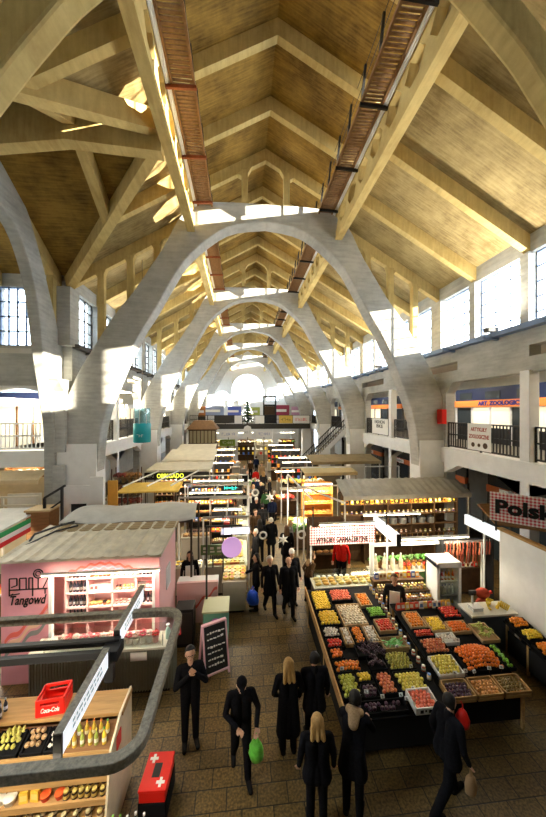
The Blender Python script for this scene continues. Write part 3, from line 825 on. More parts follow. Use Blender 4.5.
_, W = person('shopper in black striding past the crates at the lower right', (3.24, 4.66, 0), PI / 2 + .25, 1.78, stride=.30, lean=.12, coat=.72, ar=((-.27, -.02, 1.12), (-.26, -.14, .90)))
soft_bag('paper_bag', 'small brown paper bag carried by the striding shopper', 'bag', W[-1], .2, .14, .26, mat('kraft_paper', (.34, .21, .10), .8, vary=.2))
# the group in the middle of the aisle
_, W = person('grey haired woman in a long dark coat walking toward the camera with a white bag', (.87, 9.69, 0), .2, 1.76, hair='grey', coat=.55, stride=.18, vox=.012)
soft_bag('carrier_bag', 'limp white carrier bag held by the grey haired woman', 'bag', W[1], .24, .12, .42, WHITEBAG)
person('bald man in a black coat walking beside the grey haired woman', (1.43, 9.5, 0), .1, 1.80, hair='bald', coat=.60, bulk=1.08, stride=.12, vox=.012)
person('person in a white knitted hat behind the bald man', (1.62, 10.1, 0), .1, 1.76, hat='white', coat=.6, bulk=1.05, vox=.014)
_, W = person('woman in a black coat with a bright blue bag at the cheese counter', (.44, 9.93, 0), -PI / 2, 1.76, hair='dark', hairlen=.06, coat=.74, vox=.012, hat=None, ar=((-.24, -.08, 1.14), (-.16, -.30, 1.08)))
soft_bag('shopping_bag', 'bright blue shopping bag carried by the woman at the cheese counter', 'bag', (W[1][0] - .02, W[1][1] - .05, W[1][2] + .1), .4, .22, .42, BLUEBAG)
person('shopper with a brown fur collar leaning over the counter right of the aisle', (2.15, 10.1, 0), PI / 2 + .3, 1.62, top='brown', hair='brown', hairlen=.12, hood='beige', lean=.35, vox=.014)
person('vendor in a red jumper behind the right hand stall', (3.55, 10.9, 0), -.5, 1.82, top='red', hair='dark', vox=.012, lean=.1)
person('vendor in a white apron at the back of the near fruit stand', (4.2, 8.27, 0), -.4, 1.76, top='char', hair='brown', apron='white', vox=.012)
person('dark haired vendor in a white apron inside the kiosk row on the left', (-1.68, 10.32, 0), .1, 1.74, top='black', hair='dark', apron='white', hairlen=.06, vox=.012)
# further down the aisle
FAR = [
    (.75, 13.2, 'dark haired shopper in a short black jacket passing the white disc lamp', dict(hairlen=.08), PI), (.62, 14.4, 'shopper in a brown coat near the deli counter', dict(top='brown', hair='brown', coat=.6), .4),
    (1.25, 13.4, 'woman in a black coat with tied grey hair walking up the aisle', dict(hair='grey', coat=.55), PI), (1.0, 15.4, 'tall shopper in charcoal walking away up the aisle', dict(top='char'), PI),
    (1.6, 16.6, 'shopper in navy beside the star decorations', dict(top='navy', hair='brown'), PI + .3), (.45, 17.6, 'shopper in a black parka with a pale scarf', dict(scarf='white', coat=.7), 0),
    (.7, 19.5, 'couple member in grey walking toward the camera', dict(top='grey', hair='blond', hairlen=.1), .1), (1.2, 20.3, 'couple member in black walking toward the camera', dict(), .1),
    (1.9, 21.4, 'shopper in a white hat by the flower stall', dict(hat='white', coat=.6), 1.2), (.4, 23.5, 'bald shopper far down the aisle', dict(hair='bald', coat=.65), 0),
    (1.1, 25.0, 'shopper in a red jacket far down the aisle', dict(top='red'), PI), (1.7, 27.0, 'shopper in beige far down the aisle', dict(top='beige', coat=.6), .2),
    (.52, 12.2, 'short shopper in charcoal at the corner of the nearest deli counter', dict(top='char', hair='grey'), -1.3), (1.75, 12.2, 'shopper in black with brown hair behind the white ring', dict(hair='brown', hairlen=.1, coat=.6), PI),
    (2.05, 13.0, 'shopper in a grey coat beside the flower counter', dict(top='grey', coat=.5, hair='blond', hairlen=.08), 1.3), (.75, 16.4, 'shopper in black with a white hat in the middle of the aisle', dict(hat='white'), .1),
    (1.9, 17.9, 'shopper in brown at the red fruit counter', dict(top='brown', hair='grey'), 1.5), (1.4, 18.2, 'shopper in a green jacket walking away', dict(top='green'), PI),
    (.15, 18.6, 'shopper in black facing the third deli counter', dict(coat=.6), -1.5), (.9, 21.2, 'bald shopper in navy before the round counter', dict(top='navy', hair='bald'), 0), (1.6, 23.4, 'shopper in charcoal with blond hair beyond the round counter', dict(top='char', hair='blond', hairlen=.1), PI), (.2, 26.2, 'shopper in grey under the far cream canopy', dict(top='grey'), .3),
    (.8, 29.0, 'distant shopper in brown by the crossing', dict(top='brown'), 0), (1.4, 31.0, 'distant shopper in navy by the crossing', dict(top='navy'), PI),
]
for x, y, lb, kw, rz in FAR:
    person(lb, (x, y, 0), rz, RN.uniform(1.66, 1.82), vox=.022, stride=RN.uniform(-.2, .2), **kw)
# ------------------------------------------------------------------ goods: one mesh of each kind, every copy an object of its own
WOOD = mat('pale_wood', (.46, .27, .10), .65, vary=.3, scale=5, stretch=(.3, 4, 4))
WOODD = mat('brown_wood', (.24, .115, .04), .65, vary=.35, scale=5, stretch=(.3, 4, 4))
CRATEB = mat('black_plastic', (.010, .010, .011), .8, spec=.08)
CRATEW = mat('white_crate', (.78, .77, .72), .5, vary=.06)
CARD = mat('cardboard', (.52, .35, .18), .85, vary=.15)
REDP = mat('red_plastic', (.75, .02, .012), .4)
PAPER = mat('white_card', (.88, .87, .84), .7)
INK = mat('black_ink', (.01, .01, .01), .7)
GLASS = glassy('display_glass', (.93, .97, .96), .10)
def fm(n, c, c2=None, r=.38): return mat(n, c, r, vary=0 if c2 else .14, scale=9, col2=c2, spec=.5)
LEAF = fm('leaf_green', (.06, .30, .03)); STEM = mat('stem_brown', (.12, .07, .03), .8)
FR = {
    'lemon': fm('lemon_skin', (.88, .62, .03)), 'lime': fm('lime_skin', (.20, .45, .03)), 'orange': fm('orange_skin', (.86, .27, .012)), 'mandarin': fm('mandarin_skin', (.85, .19, .01)),
    'tomato': fm('tomato_skin', (.70, .03, .012)), 'peach': fm('peach_skin', (.80, .27, .14), (.70, .08, .04)), 'green apple': fm('green_apple_skin', (.48, .50, .06)),
    'yellow apple': fm('yellow_apple_skin', (.76, .55, .08), (.55, .50, .06)), 'red apple': fm('red_apple_skin', (.50, .035, .025), (.58, .22, .06)), 'plum': fm('plum_skin', (.055, .015, .035)),
    'pear': fm('pear_skin', (.52, .46, .10), (.38, .36, .07)), 'dark pear': fm('russet_pear_skin', (.30, .20, .06)), 'garlic': fm('garlic_skin', (.80, .74, .66)), 'mushroom': fm('mushroom_cap', (.76, .66, .50)),
    'grape': fm('dark_grape_skin', (.045, .012, .03)), 'green grape': fm('green_grape_skin', (.45, .52, .12)), 'banana': fm('banana_skin', (.85, .62, .04)), 'persimmon': fm('persimmon_skin', (.86, .22, .012)), 'onion': fm('onion_skin', (.62, .28, .07)),
    'pepper': fm('yellow_pepper_skin', (.86, .56, .02)), 'walnut': fm('walnut_shell', (.42, .26, .12)),
}
FMESH = {}
def fruit_mesh(kind):
    if kind in FMESH: return FMESH[kind]
    mb = MB(); m = [FR[kind], STEM, LEAF]; r = 1.0
    if kind in ('lemon', 'lime'):
        mb.lathe([(.05, -1.25), (.22, -1.12), (.62, -.82), (.92, -.35), (1, 0), (.92, .35), (.62, .82), (.22, 1.12), (.05, 1.28)], n=10); mb.v = [(z, y, x) for x, y, z in mb.v]; r = .033
    elif 'apple' in kind or kind in ('peach', 'plum', 'onion'):
        mb.lathe([(.12, -.74), (.42, -.86), (.80, -.62), (1, -.05), (.93, .42), (.66, .76), (.34, .82), (.06, .62)], n=10); mb.cur = 1; mb.cyl((0, 0, .6), (.1, 0, 1.02), .05, 5); r = .037
    elif 'pear' in kind:
        mb.lathe([(.12, -.85), (.5, -.92), (.9, -.55), (.98, -.1), (.72, .45), (.42, .95), (.30, 1.25), (.08, 1.36)], n=10); mb.cur = 1; mb.cyl((0, 0, 1.3), (.12, 0, 1.7), .05, 5); r = .034
    elif kind in ('tomato', 'persimmon'):
        mb.lathe([(.1, -.7), (.6, -.72), (.95, -.3), (1, .1), (.85, .52), (.45, .72), (.08, .62)], n=12); mb.cur = 2
        for j in range(5):
            a = 2 * PI * j / 5; mb.add([(0, 0, .72), (.28 * math.cos(a - .3), .28 * math.sin(a - .3), .75), (.5 * math.cos(a), .5 * math.sin(a), .73), (.28 * math.cos(a + .3), .28 * math.sin(a + .3), .75)], [(0, 1, 2, 3)])
        r = .037
    elif kind == 'garlic':
        n = 12; prof = [(.15, -.7), (.7, -.62), (1, -.15), (.8, .35), (.4, .65), (.16, .9), (.1, 1.3)]
        mb.lathe(prof, n=n); mb.v = [(x * (1 + .08 * math.cos(6 * math.atan2(y, x))), y * (1 + .08 * math.cos(6 * math.atan2(y, x))), z) for x, y, z in mb.v]; r = .028
    elif kind == 'mushroom':
        mb.lathe([(.32, -.9), (.3, -.1), (.9, -.12), (1, .12), (.8, .55), (.4, .78), (.06, .84)], n=10); r = .03
    elif 'grape' in kind:
        q = random.Random(3)
        for i in range(26):
            t = i / 26; a = q.uniform(0, 6.3); w = (1 - t) * .9 + .15
            mb.ball((w * math.cos(a) * q.uniform(.3, 1), t * 2.6 - 1.3, .35 + w * .5 * math.sin(a) * q.uniform(.2, 1)), .27, 1)
        mb.cur = 1; mb.cyl((0, -1.3, .4), (.1, -1.75, .6), .06, 5); r = .075
    elif kind == 'banana':
        for k in range(5):
            pts = []
            for i in range(7):
                a = -.9 + i * .3; pts.append((math.cos(a) * 1.6 - 1.1 + .05 * k, (k - 2) * .34 * (1 + .4 * i / 6), math.sin(a) * 1.2 + .5))
            mb.tube(pts, .2, 7)
        r = .075
    elif kind == 'pepper':
        mb.lathe([(.1, -1.0), (.5, -1.05), (.8, -.7), (.95, .2), (.85, .75), (.45, .85), (.1, .65)], n=12); mb.v = [(x * (1 + .1 * math.cos(4 * math.atan2(y, x))), y * (1 + .1 * math.cos(4 * math.atan2(y, x))), z) for x, y, z in mb.v]
        mb.cur = 2; mb.cyl((0, 0, .6), (.1, 0, 1.2), .1, 6); r = .04
    else:
        vs, fs = ico(2); mb.add([(x, y, z * .92) for x, y, z in vs], fs); mb.cur = 1; mb.cyl((0, 0, .85), (0, 0, .96), .1, 5); r = .037
    mb.v = [(x * r, y * r, z * r) for x, y, z in mb.v]
    me = mb.mesh(kind.replace(' ', '_'), m, True); FMESH[kind] = (me, r)
    return FMESH[kind]
def put(me, name, loc, rot=(0, 0, 0), sc=1.0, parent=None):
    o = bpy.data.objects.new(name, me); COL.objects.link(o); o.location = loc; o.rotation_euler = rot
    o.scale = sc if isinstance(sc, (tuple, list)) else (sc,) * 3
    if parent is not None: o.parent = parent
    return o
FRN = {}
def fruit(kind, loc, label, group, size=1.0):
    me, r = fruit_mesh(kind)
    name = {'dark pear': 'pear', 'grape': 'grape_bunch', 'green grape': 'grape_bunch', 'garlic': 'garlic_bulb', 'banana': 'banana_bunch'}.get(kind, kind.replace(' ', '_'))
    o = put(me, name, loc, (RN.uniform(-.5, .5), RN.uniform(-.5, .5), RN.uniform(0, 6.28)), size * RN.uniform(.88, 1.1))
    cat = {'grape_bunch': 'grapes', 'garlic_bulb': 'garlic', 'banana_bunch': 'bananas'}.get(name, name.split('_')[-1])
    return tag(o, label, cat, group)
def heap(kind, x0, x1, y0, y1, zf, label, mound=0.0, size=1.0, fill=1.0, step=2.02, count=None):
    """fruit lying close together over a rectangle; ZF gives the height of the bed, MOUND lifts the middle"""
    me, r = fruit_mesh(kind); r *= size; s = r * step; g = label
    if 'grape' in kind: s = r * 1.9
    if kind == 'banana': s = r * 2.6
    pts = []; row = 0; y = y0 + r
    lift = {'lemon': 1.0, 'garlic': .65, 'mushroom': .85}.get(kind, .85)
    while y <= y1 - r * .6:
        x = x0 + r + (r if row % 2 else 0)
        while x <= x1 - r * .6:
            if RN.random() < fill: pts.append((x, y))
            x += s
        y += s * .88; row += 1
    for x, y in pts:
        u = 2 * (x - x0) / (x1 - x0) - 1; v = 2 * (y - y0) / (y1 - y0) - 1
        m = mound * max(0, 1 - (u * u + v * v) * .7)
        fruit(kind, (x + RN.uniform(-.12, .12) * r, y + RN.uniform(-.12, .12) * r, zf(x, y) + r * lift + m + RN.uniform(0, .35) * r), label, g, size)
def crate(x, y, w, d, h, zf, m, label, name='produce_crate', th=.018, slats=False, inner=None, cat='crate'):
    """open crate with its near left corner at x, y, resting on the sloping bed ZF"""
    z0 = zf(x, y); sl = math.atan2(zf(x, y + d) - z0, d)
    t = thing(name, label, cat, (x, y, z0)); t.rotation_euler = (sl, 0, 0)
    MB().box(0, 0, 0, w, d, th).build('base', inner or m, t)
    for q in range(4):
        b = MB()
        hs = [(0, h)] if not slats else [(h * .08, h * .46), (h * .56, h)]
        for a, c in hs:
            if q == 0: b.box(0, 0, a, w, th, c)
            elif q == 1: b.box(0, d - th, a, w, d, c)
            elif q == 2: b.box(0, 0, a, th, d, c)
            else: b.box(w - th, 0, a, w, d, c)
        if slats and q < 2:
            for xx in (0, w - .03): b.box(xx, 0 if q == 0 else d - th - .02, 0, xx + .03, th + .02 if q == 0 else d, h)
        b.build('side', m, t)
    return t
CARDM = {}
def price_card(x, y, z, label, w=.075, h=.055):
    t = thing('price_card', label, 'price tag', (x, y, z), RN.uniform(-.25, .25), None)
    a = MB(); a.hexa([(-w / 2, 0, .05), (w / 2, 0, .05), (w / 2, .004, .05), (-w / 2, .004, .05), (-w / 2, .02, .05 + h), (w / 2, .02, .05 + h), (w / 2, .024, .05 + h), (-w / 2, .024, .05 + h)]); a.build('card', PAPER, t)
    MB().cyl((0, .003, -.02), (0, .004, .055), .004, 5).build('pick', STEM, t)
    k = MB(); k.box(-w * .3, -.002, .05 + h * .3, w * .3, .006, .05 + h * .42); k.box(-w * .3, .004, .05 + h * .58, w * .1, .013, .05 + h * .74); k.build('marking', INK, t)
    return t
# jars, bottles, packets ------------------------------------------------------
PKM = {}
def tint(c, r=.35):
    key = 'tint_%02d%02d%02d' % tuple(int(v * 99) for v in c)
    return mat(key, c, r, vary=.12, scale=12)
def pack_mesh(kind, cols):
    """kinds: jar, bottle, box, tub, loaf, wheel, sausage, packet, pot -> (body mesh, [(part, mesh)])"""
    key = (kind, cols)
    if key in PKM: return PKM[key]
    ms = [tint(c) for c in cols]; parts = []
    if kind == 'jar':
        b = MB(); b.lathe([(.036, 0), (.04, .006), (.04, .085), (.03, .1)], n=10); me = b.mesh('jar', ms[0], 'auto')
        l = MB(); l.lathe([(.034, .099), (.034, .118), (.03, .121)], n=10); parts.append(('lid', l.mesh('lid', ms[1], 'auto')))
        if len(ms) > 2:
            q = MB(); q.lathe([(.0405, .03), (.0408, .032), (.0408, .07), (.0405, .072)], n=10); parts.append(('label', q.mesh('paper_label', ms[2], 'auto')))
    elif kind == 'bottle':
        b = MB(); b.lathe([(.036, 0), (.038, .006), (.038, .16), (.03, .19), (.014, .22), (.013, .27)], n=10); me = b.mesh('bottle', ms[0], 'auto')
        l = MB(); l.lathe([(.0155, .262), (.0155, .292), (.012, .294)], n=8); parts.append(('cap', l.mesh('cap', ms[1], 'auto')))
        if len(ms) > 2:
            q = MB(); q.lathe([(.0385, .05), (.0388, .052), (.0388, .12), (.0385, .122)], n=10); parts.append(('label', q.mesh('paper_label', ms[2], 'auto')))
    elif kind == 'box':
        b = MB(); b.box(-.06, -.035, 0, .06, .035, .16); me = b.mesh('box', ms[0])
        q = MB(); q.box(-.045, -.0365, .04, .045, -.035, .12); parts.append(('label', q.mesh('paper_label', ms[1])))
    elif kind == 'tub':
        b = MB(); b.lathe([(.05, 0), (.065, .07), (.067, .072)], n=12); me = b.mesh('tub', ms[0], 'auto')
        l = MB(); l.lathe([(.069, .07), (.069, .08), (.06, .084)], n=12); parts.append(('lid', l.mesh('lid', ms[1], 'auto')))
    elif kind == 'loaf':
        b = MB(); vs, fs = ico(2); b.add([(x * .13, y * .07, z * .06 + .045 + (.004 if abs(math.sin(x * 9)) > .8 and z > .3 else 0)) for x, y, z in vs], fs); me = b.mesh('loaf', ms[0], True)
    elif kind == 'wheel':
        b = MB(); b.lathe([(.09, 0), (.105, .012), (.107, .045), (.1, .068), (.085, .074)], n=16); me = b.mesh('wheel', ms[0], 'auto')
        q = MB(); q.lathe([(.05, .0745), (.05, .077)], n=12); parts.append(('label', q.mesh('paper_label', ms[1])))
    elif kind == 'wedge':
        b = MB(); b.prism([(-.09, -.06), (.09, -.06), (0, .11)], 0, .075, 'Z'); me = b.mesh('wedge', ms[0])
        q = MB(); q.prism([(-.09, -.063), (.09, -.063), (.09, -.058), (-.09, -.058)], 0, .075, 'Z'); parts.append(('rind', q.mesh('rind', ms[1])))
    elif kind == 'sausage':
        b = MB(); b.tube([(.012 * math.sin(i * .6), 0, -i * .05) for i in range(9)], .025, 8); b.ball((0, 0, 0), .025, 1); me = b.mesh('sausage', ms[0], True)
        q = MB(); q.tube([(0, 0, 0), (0, 0, .12)], .004, 5); parts.append(('string', q.mesh('string', ms[1])))
    elif kind == 'packet':
        b = MB(); b.hexa([(-.06, -.03, 0), (.06, -.03, 0), (.06, .03, 0), (-.06, .03, 0), (-.055, -.006, .17), (.055, -.006, .17), (.055, .006, .17), (-.055, .006, .17)]); me = b.mesh('packet', ms[0])
        q = MB(); q.hexa([(-.04, -.028, .04), (.04, -.028, .04), (.04, -.02, .04), (-.04, -.02, .04), (-.04, -.0145, .12), (.04, -.0145, .12), (.04, -.01, .12), (-.04, -.01, .12)]); parts.append(('label', q.mesh('paper_label', ms[1])))
    elif kind == 'pot':
        b = MB(); b.lathe([(.045, 0), (.06, .1), (.064, .1), (.064, .115)], n=12); me = b.mesh('pot', ms[0], 'auto')
        q = MB(); rr = random.Random(5)
        for i in range(16):
            a = rr.uniform(0, 6.28); e = rr.uniform(.2, 1.2); q.ball((.055 * math.cos(a) * math.cos(e), .055 * math.sin(a) * math.cos(e), .13 + .075 * math.sin(e)), .024, 1)
        parts.append(('flowers', q.mesh('flowers', ms[1], True)))
        l = MB()
        for i in range(10):
            a = i * .628; l.hexa([(.0, .0, .11), (.02 * math.cos(a + 1.5), .02 * math.sin(a + 1.5), .11), (.07 * math.cos(a), .07 * math.sin(a), .15), (.06 * math.cos(a), .06 * math.sin(a), .15), (0, 0, .115), (.02 * math.cos(a + 1.5), .02 * math.sin(a + 1.5), .115), (.07 * math.cos(a), .07 * math.sin(a), .155), (.06 * math.cos(a), .06 * math.sin(a), .155)])
        parts.append(('leaves', l.mesh('leaves', LEAF)))
    elif kind == 'bouquet':
        b = MB(); rr = random.Random(8)
        for i in range(22):
            a = rr.uniform(0, 6.28); e = rr.uniform(.1, 1.5); b.ball((.16 * math.cos(a) * math.cos(e), .16 * math.sin(a) * math.cos(e), .22 + .12 * math.sin(e)), .05, 1, jit=.15)
        me = b.mesh('bouquet', ms[0], True)
        q = MB(); q.lathe([(.05, 0), (.06, .1), (.13, .2), (.15, .24)], n=10); parts.append(('wrap', q.mesh('wrap', ms[1], True)))
    PKM[key] = (me, parts); return PKM[key]
PKN = {'jar': ('jar', 'jar'), 'bottle': ('bottle', 'bottle'), 'box': ('carton', 'box'), 'tub': ('tub', 'tub'), 'loaf': ('bread_loaf', 'bread'), 'wheel': ('round_cheese', 'cheese'), 'wedge': ('cheese_wedge', 'cheese'),
       'sausage': ('sausage', 'sausage'), 'packet': ('packet', 'packet'), 'pot': ('flower_pot', 'potted flower'), 'bouquet': ('bouquet', 'flowers')}
def pack(kind, cols, loc, label, group=None, rz=0.0, sc=1.0, parts=True):
    me, ps = pack_mesh(kind, cols); n, c = PKN[kind]
    o = put(me, n, loc, (0, 0, rz), sc)
    tag(o, label, c, group)
    if parts:
        for pn, pm in ps: put(pm, pn, (0, 0, 0), parent=o)
    return o
def row(kind, palettes, p, q, n, label, rows=1, dy=.1, sc=1.0, parts=True, jit=.01, rz=0.0):
    """N copies from p to q, ROWS deep; equal ones share one label and group"""
    p = Vector(p); q = Vector(q)
    if not parts: n = max(3, int(n * .62)); sc *= 1.2
    for r in range(rows):
        for i in range(n):
            t = i / max(1, n - 1); c = p.lerp(q, t) + Vector((RN.uniform(-jit, jit), r * dy + RN.uniform(-jit, jit), 0))
            pal = palettes[RN.randrange(len(palettes))] if isinstance(palettes, list) else palettes
            pack(kind, pal, c, label, label, rz + RN.uniform(-.15, .15), sc * RN.uniform(.95, 1.05), parts)
# ------------------------------------------------------------------ the fruit stands on the right
PAL_W = (.85, .83, .78)
def bedB0(y): return .78 + (y - 5.6) * .12
def bedA(x, y): return .80 + (y - 5.3) * .07
def stand(label, x0, x1, y0, y1, zf, skirt, left_board=True):
    t = thing('fruit_stand', label, 'market stand', (x0, y0, 0))
    top = MB(); top.hexa([(x0, y0, zf(x0, y0) - .03), (x1, y0, zf(x1, y0) - .03), (x1, y1, zf(x1, y1) - .03), (x0, y1, zf(x0, y1) - .03), (x0, y0, zf(x0, y0)), (x1, y0, zf(x1, y0)), (x1, y1, zf(x1, y1)), (x0, y1, zf(x0, y1))])
    top.build('table_top', CRATEB, t, world=True)
    k = MB(); k.box(x0 + .06, y0 + .12, .12, x1 - .06, y0 + .15, zf(x0, y0) - .03); k.box(x0 + .06, y0 + .12, .12, x0 + .09, y1 - .05, zf(x0, y0) - .03); k.box(x1 - .09, y0 + .12, .12, x1 - .06, y1 - .05, zf(x0, y0) - .03)
    k.build('skirt', skirt, t, world=True)
    if left_board:
        e = MB(); e.hexa([(x0 - .03, y0, zf(x0, y0) - .12), (x0, y0, zf(x0, y0) - .12), (x0, y1, zf(x0, y1) - .12), (x0 - .03, y1, zf(x0, y1) - .12), (x0 - .03, y0, zf(x0, y0) + .10), (x0, y0, zf(x0, y0) + .10), (x0, y1, zf(x0, y1) + .10), (x0 - .03, y1, zf(x0, y1) + .10)])
        e.build('edge_board', WOOD, t, world=True)
    for x in (x0 + .05, x1 - .1):
        for y in (y0 + .03, (y0 + y1) / 2, y1 - .08):
            MB().box(x, y, 0, x + .05, y + .05, zf(x, y) - .03).build('leg', WOOD, t, world=True)
    return t
BLKC = mat('black_skirt', (.010, .010, .010), .9)
stand('long black topped fruit stand with a pale wooden edge board along the aisle', 1.86, 3.85, 5.35, 9.0, bedA, BLKC)
A = 'on the near fruit stand'
def zone(kind, x0, x1, y0, y1, zf, what, where, m=CRATEB, size=1.0, mound=.03, cr=True, h=.085, inner=None, fill=1.0, cname='produce_crate', desc=None, slats=False):
    if cr:
        crate(x0, y0, x1 - x0, y1 - y0, h, zf, m, '%s of %s, %s' % (desc or ('black plastic crate' if m is CRATEB else 'white crate' if m is CRATEW else 'pale wooden crate' if m is WOOD else 'brown cardboard tray'), what.replace('tomato', 'tomatoe') + ('s' if not what.endswith('s') and what not in ('garlic',) else ''), where), cname, inner=inner, slats=slats)
    heap(kind, x0 + .025, x1 - .025, y0 + .025, y1 - .025, lambda x, y: zf(x, y) + .035, '%s in the crate %s' % (what, where), mound, size, fill)
zone('lemon', 1.92, 2.42, 8.05, 8.80, bedA, 'yellow lemon', 'at the back left corner of the near stand')
zone('pepper', 1.92, 2.46, 7.5, 8.02, bedA, 'yellow pepper', 'in front of the lemons on the near stand')
zone('garlic', 1.92, 2.32, 7.15, 7.45, bedA, 'white garlic bulb', 'halfway along the aisle edge of the near stand', size=1.25)
zone('tomato', 1.92, 2.32, 6.84, 7.12, bedA, 'red tomato', 'before the garlic of the near stand')
zone('mandarin', 1.92, 2.22, 6.55, 6.82, bedA, 'bright mandarin', 'behind the persimmons on the near stand')
zone('persimmon', 1.92, 2.48, 6.22, 6.52, bedA, 'orange persimmon', 'on the aisle edge of the near stand', mound=.05)
zone('green apple', 1.90, 2.28, 5.68, 6.19, bedA, 'pale green apple', 'at the front left corner of the near stand')
zone('lemon', 2.30, 2.62, 5.98, 6.19, bedA, 'small yellow lemon', 'beside the green apples of the near stand', size=.9)
zone('mushroom', 2.50, 3.12, 7.45, 8.20, bedA, 'cream mushroom', 'in the middle of the near stand', m=CARD, mound=.02, size=1.35)
zone('garlic', 2.36, 2.56, 6.9, 7.40, bedA, 'pink white garlic bulb', 'left of the near stand\'s small oranges', m=CARD, size=1.25)
zone('orange', 2.60, 2.88, 6.9, 7.40, bedA, 'small orange', 'between two garlic crates of the near stand', size=.85)
zone('garlic', 2.92, 3.20, 6.9, 7.40, bedA, 'large white garlic bulb', 'right of the near stand\'s small oranges', m=CARD, size=1.3)
zone('grape', 2.52, 3.12, 6.55, 6.87, bedA, 'bunch of dark grapes', 'behind the red apples of the near stand', mound=0)
zone('grape', 2.66, 3.02, 6.22, 6.52, bedA, 'dark grape bunch', 'left of the pears on the near stand', mound=0)
zone('pear', 3.06, 3.62, 6.18, 6.60, bedA, 'green yellow pear', 'on the right of the near stand')
zone('yellow apple', 3.06, 3.62, 5.72, 6.15, bedA, 'blushing yellow apple', 'in front of the pears on the near stand')
zone('red apple', 2.66, 3.02, 5.70, 6.18, bedA, 'dark red apple', 'left of the yellow apples on the near stand')
zone('plum', 2.30, 2.62, 5.66, 5.95, bedA, 'dark plum', 'before the small lemons on the near stand')
zone('plum', 1.95, 3.02, 5.38, 5.62, bedA, 'purple plum', 'along the front edge of the near stand', fill=.6)
zone('peach', 3.10, 3.56, 5.30, 5.68, lambda x, y: bedA(x, y) + .05, 'red peach', 'at the front right corner of the near stand', m=CRATEW, h=.13, desc='white printed cardboard crate')
k = bpy.data.objects['produce_crate.%03d' % (sum(1 for o in COL.objects if o.name.startswith('produce_crate')) - 1)]
for j, (a, b) in enumerate(((.08, .14), (.17, .20), (.24, .30), (.31, .37))):
    q = MB(); q.box(a, -.004, .03 + .02 * (j % 2), b, 0, .09); q.build('print', INK, k)
# back of the stand
for (x0, x1, y0, y1, kind, what, m) in ((2.45, 3.05, 8.35, 8.80, 'peach', 'rosy peach', CRATEB), (3.18, 3.50, 8.10, 8.60, 'orange', 'pale orange', CARD), (3.30, 3.72, 7.2, 7.6, 'tomato', 'bright red tomato', CARD), (3.25, 3.70, 7.68, 8.02, 'lime', 'dark green lime', CRATEB)):
    zone(kind, x0, x1, y0, y1, bedA, what, {'peach': 'at the back of the near stand', 'orange': 'at the back right of the near stand', 'tomato': 'on the right edge of the near stand', 'lime': 'behind the bright tomatoes of the near stand'}[kind], m=m)
# wicker basket of greens
row('jar', [((.70, .30, .04), (.8, .7, .3), PAL_W), ((.5, .08, .03), (.85, .82, .75), PAL_W), ((.75, .6, .2), (.1, .2, .5), PAL_W)], (3.78, 6.0, bedA(3.78, 6.0)), (3.78, 8.85, bedA(3.78, 8.85)), 16, 'small jar in the row along the right edge of the near fruit stand')
row('packet', [((.80, .55, .1), PAL_W), (PAL_W, (.1, .2, .5)), ((.75, .1, .05), PAL_W)], (4.1, 7.88, bedB0(7.88)), (5.5, 7.88, bedB0(7.88)), 12, 'bright packet standing along the back of the second fruit stand')
t = thing('basket', 'rectangular wicker basket of green leaves on the right of the near fruit stand', 'basket', (3.2, 6.66, bedA(3.2, 6.66)))
WICK = mat('wicker', (.42, .28, .13), .8, vary=.35, scale=40)
b = MB()
for i in range(5):
    z = .02 + i * .026; r = .02 * i / 4; b.tube([(-r, -r, z), (.5 + r, -r, z), (.5 + r, .3 + r, z), (-r, .3 + r, z), (-r, -r, z)], .013, 5)
for i in range(11):
    for yy in (0, .3): b.cyl((.05 * i, yy, 0), (.05 * i, yy + (.02 if yy else -.02), .13), .008, 5)
b.box(0, 0, 0, .5, .3, .015); b.build('body', WICK, t)
b = MB(); rr = random.Random(4)
for i in range(60):
    a = rr.uniform(0, 6.28); cx, cy = rr.uniform(.06, .44), rr.uniform(.05, .25); L_ = rr.uniform(.06, .12); u = Vector((math.cos(a), math.sin(a), rr.uniform(-.1, .4))) * L_; s_ = Vector((-math.sin(a), math.cos(a), 0)) * .025; c0 = Vector((cx, cy, .09 + rr.uniform(0, .05)))
    b.add([c0, c0 + u * .5 + s_, c0 + u, c0 + u * .5 - s_, c0 + u * .5 + Vector((0, 0, -.008))], [(0, 1, 2, 3), (0, 4, 1), (1, 4, 2), (2, 4, 3), (3, 4, 0)])
b.build('greens', LEAF, t)
for i, (x, y, w) in enumerate(((2.35, 5.72, 'between the green apples and the plums'), (2.05, 6.24, 'in the persimmons'), (2.18, 5.64, 'before the green apples'), (2.98, 5.60, 'before the dark red apples'), (3.28, 5.70, 'behind the peaches'), (2.62, 5.60, 'before the dark plums'), (3.5, 6.16, 'among the pears'), (2.40, 6.86, 'behind the persimmons'), (2.95, 6.88, 'in the dark grapes'), (3.45, 6.66, 'before the basket of greens'), (2.1, 7.12, 'in the red tomatoes'), (3.05, 5.52, 'left of the peach crate'))):
    price_card(x, y, bedA(x, y) + .06, 'small white price card standing %s' % w)
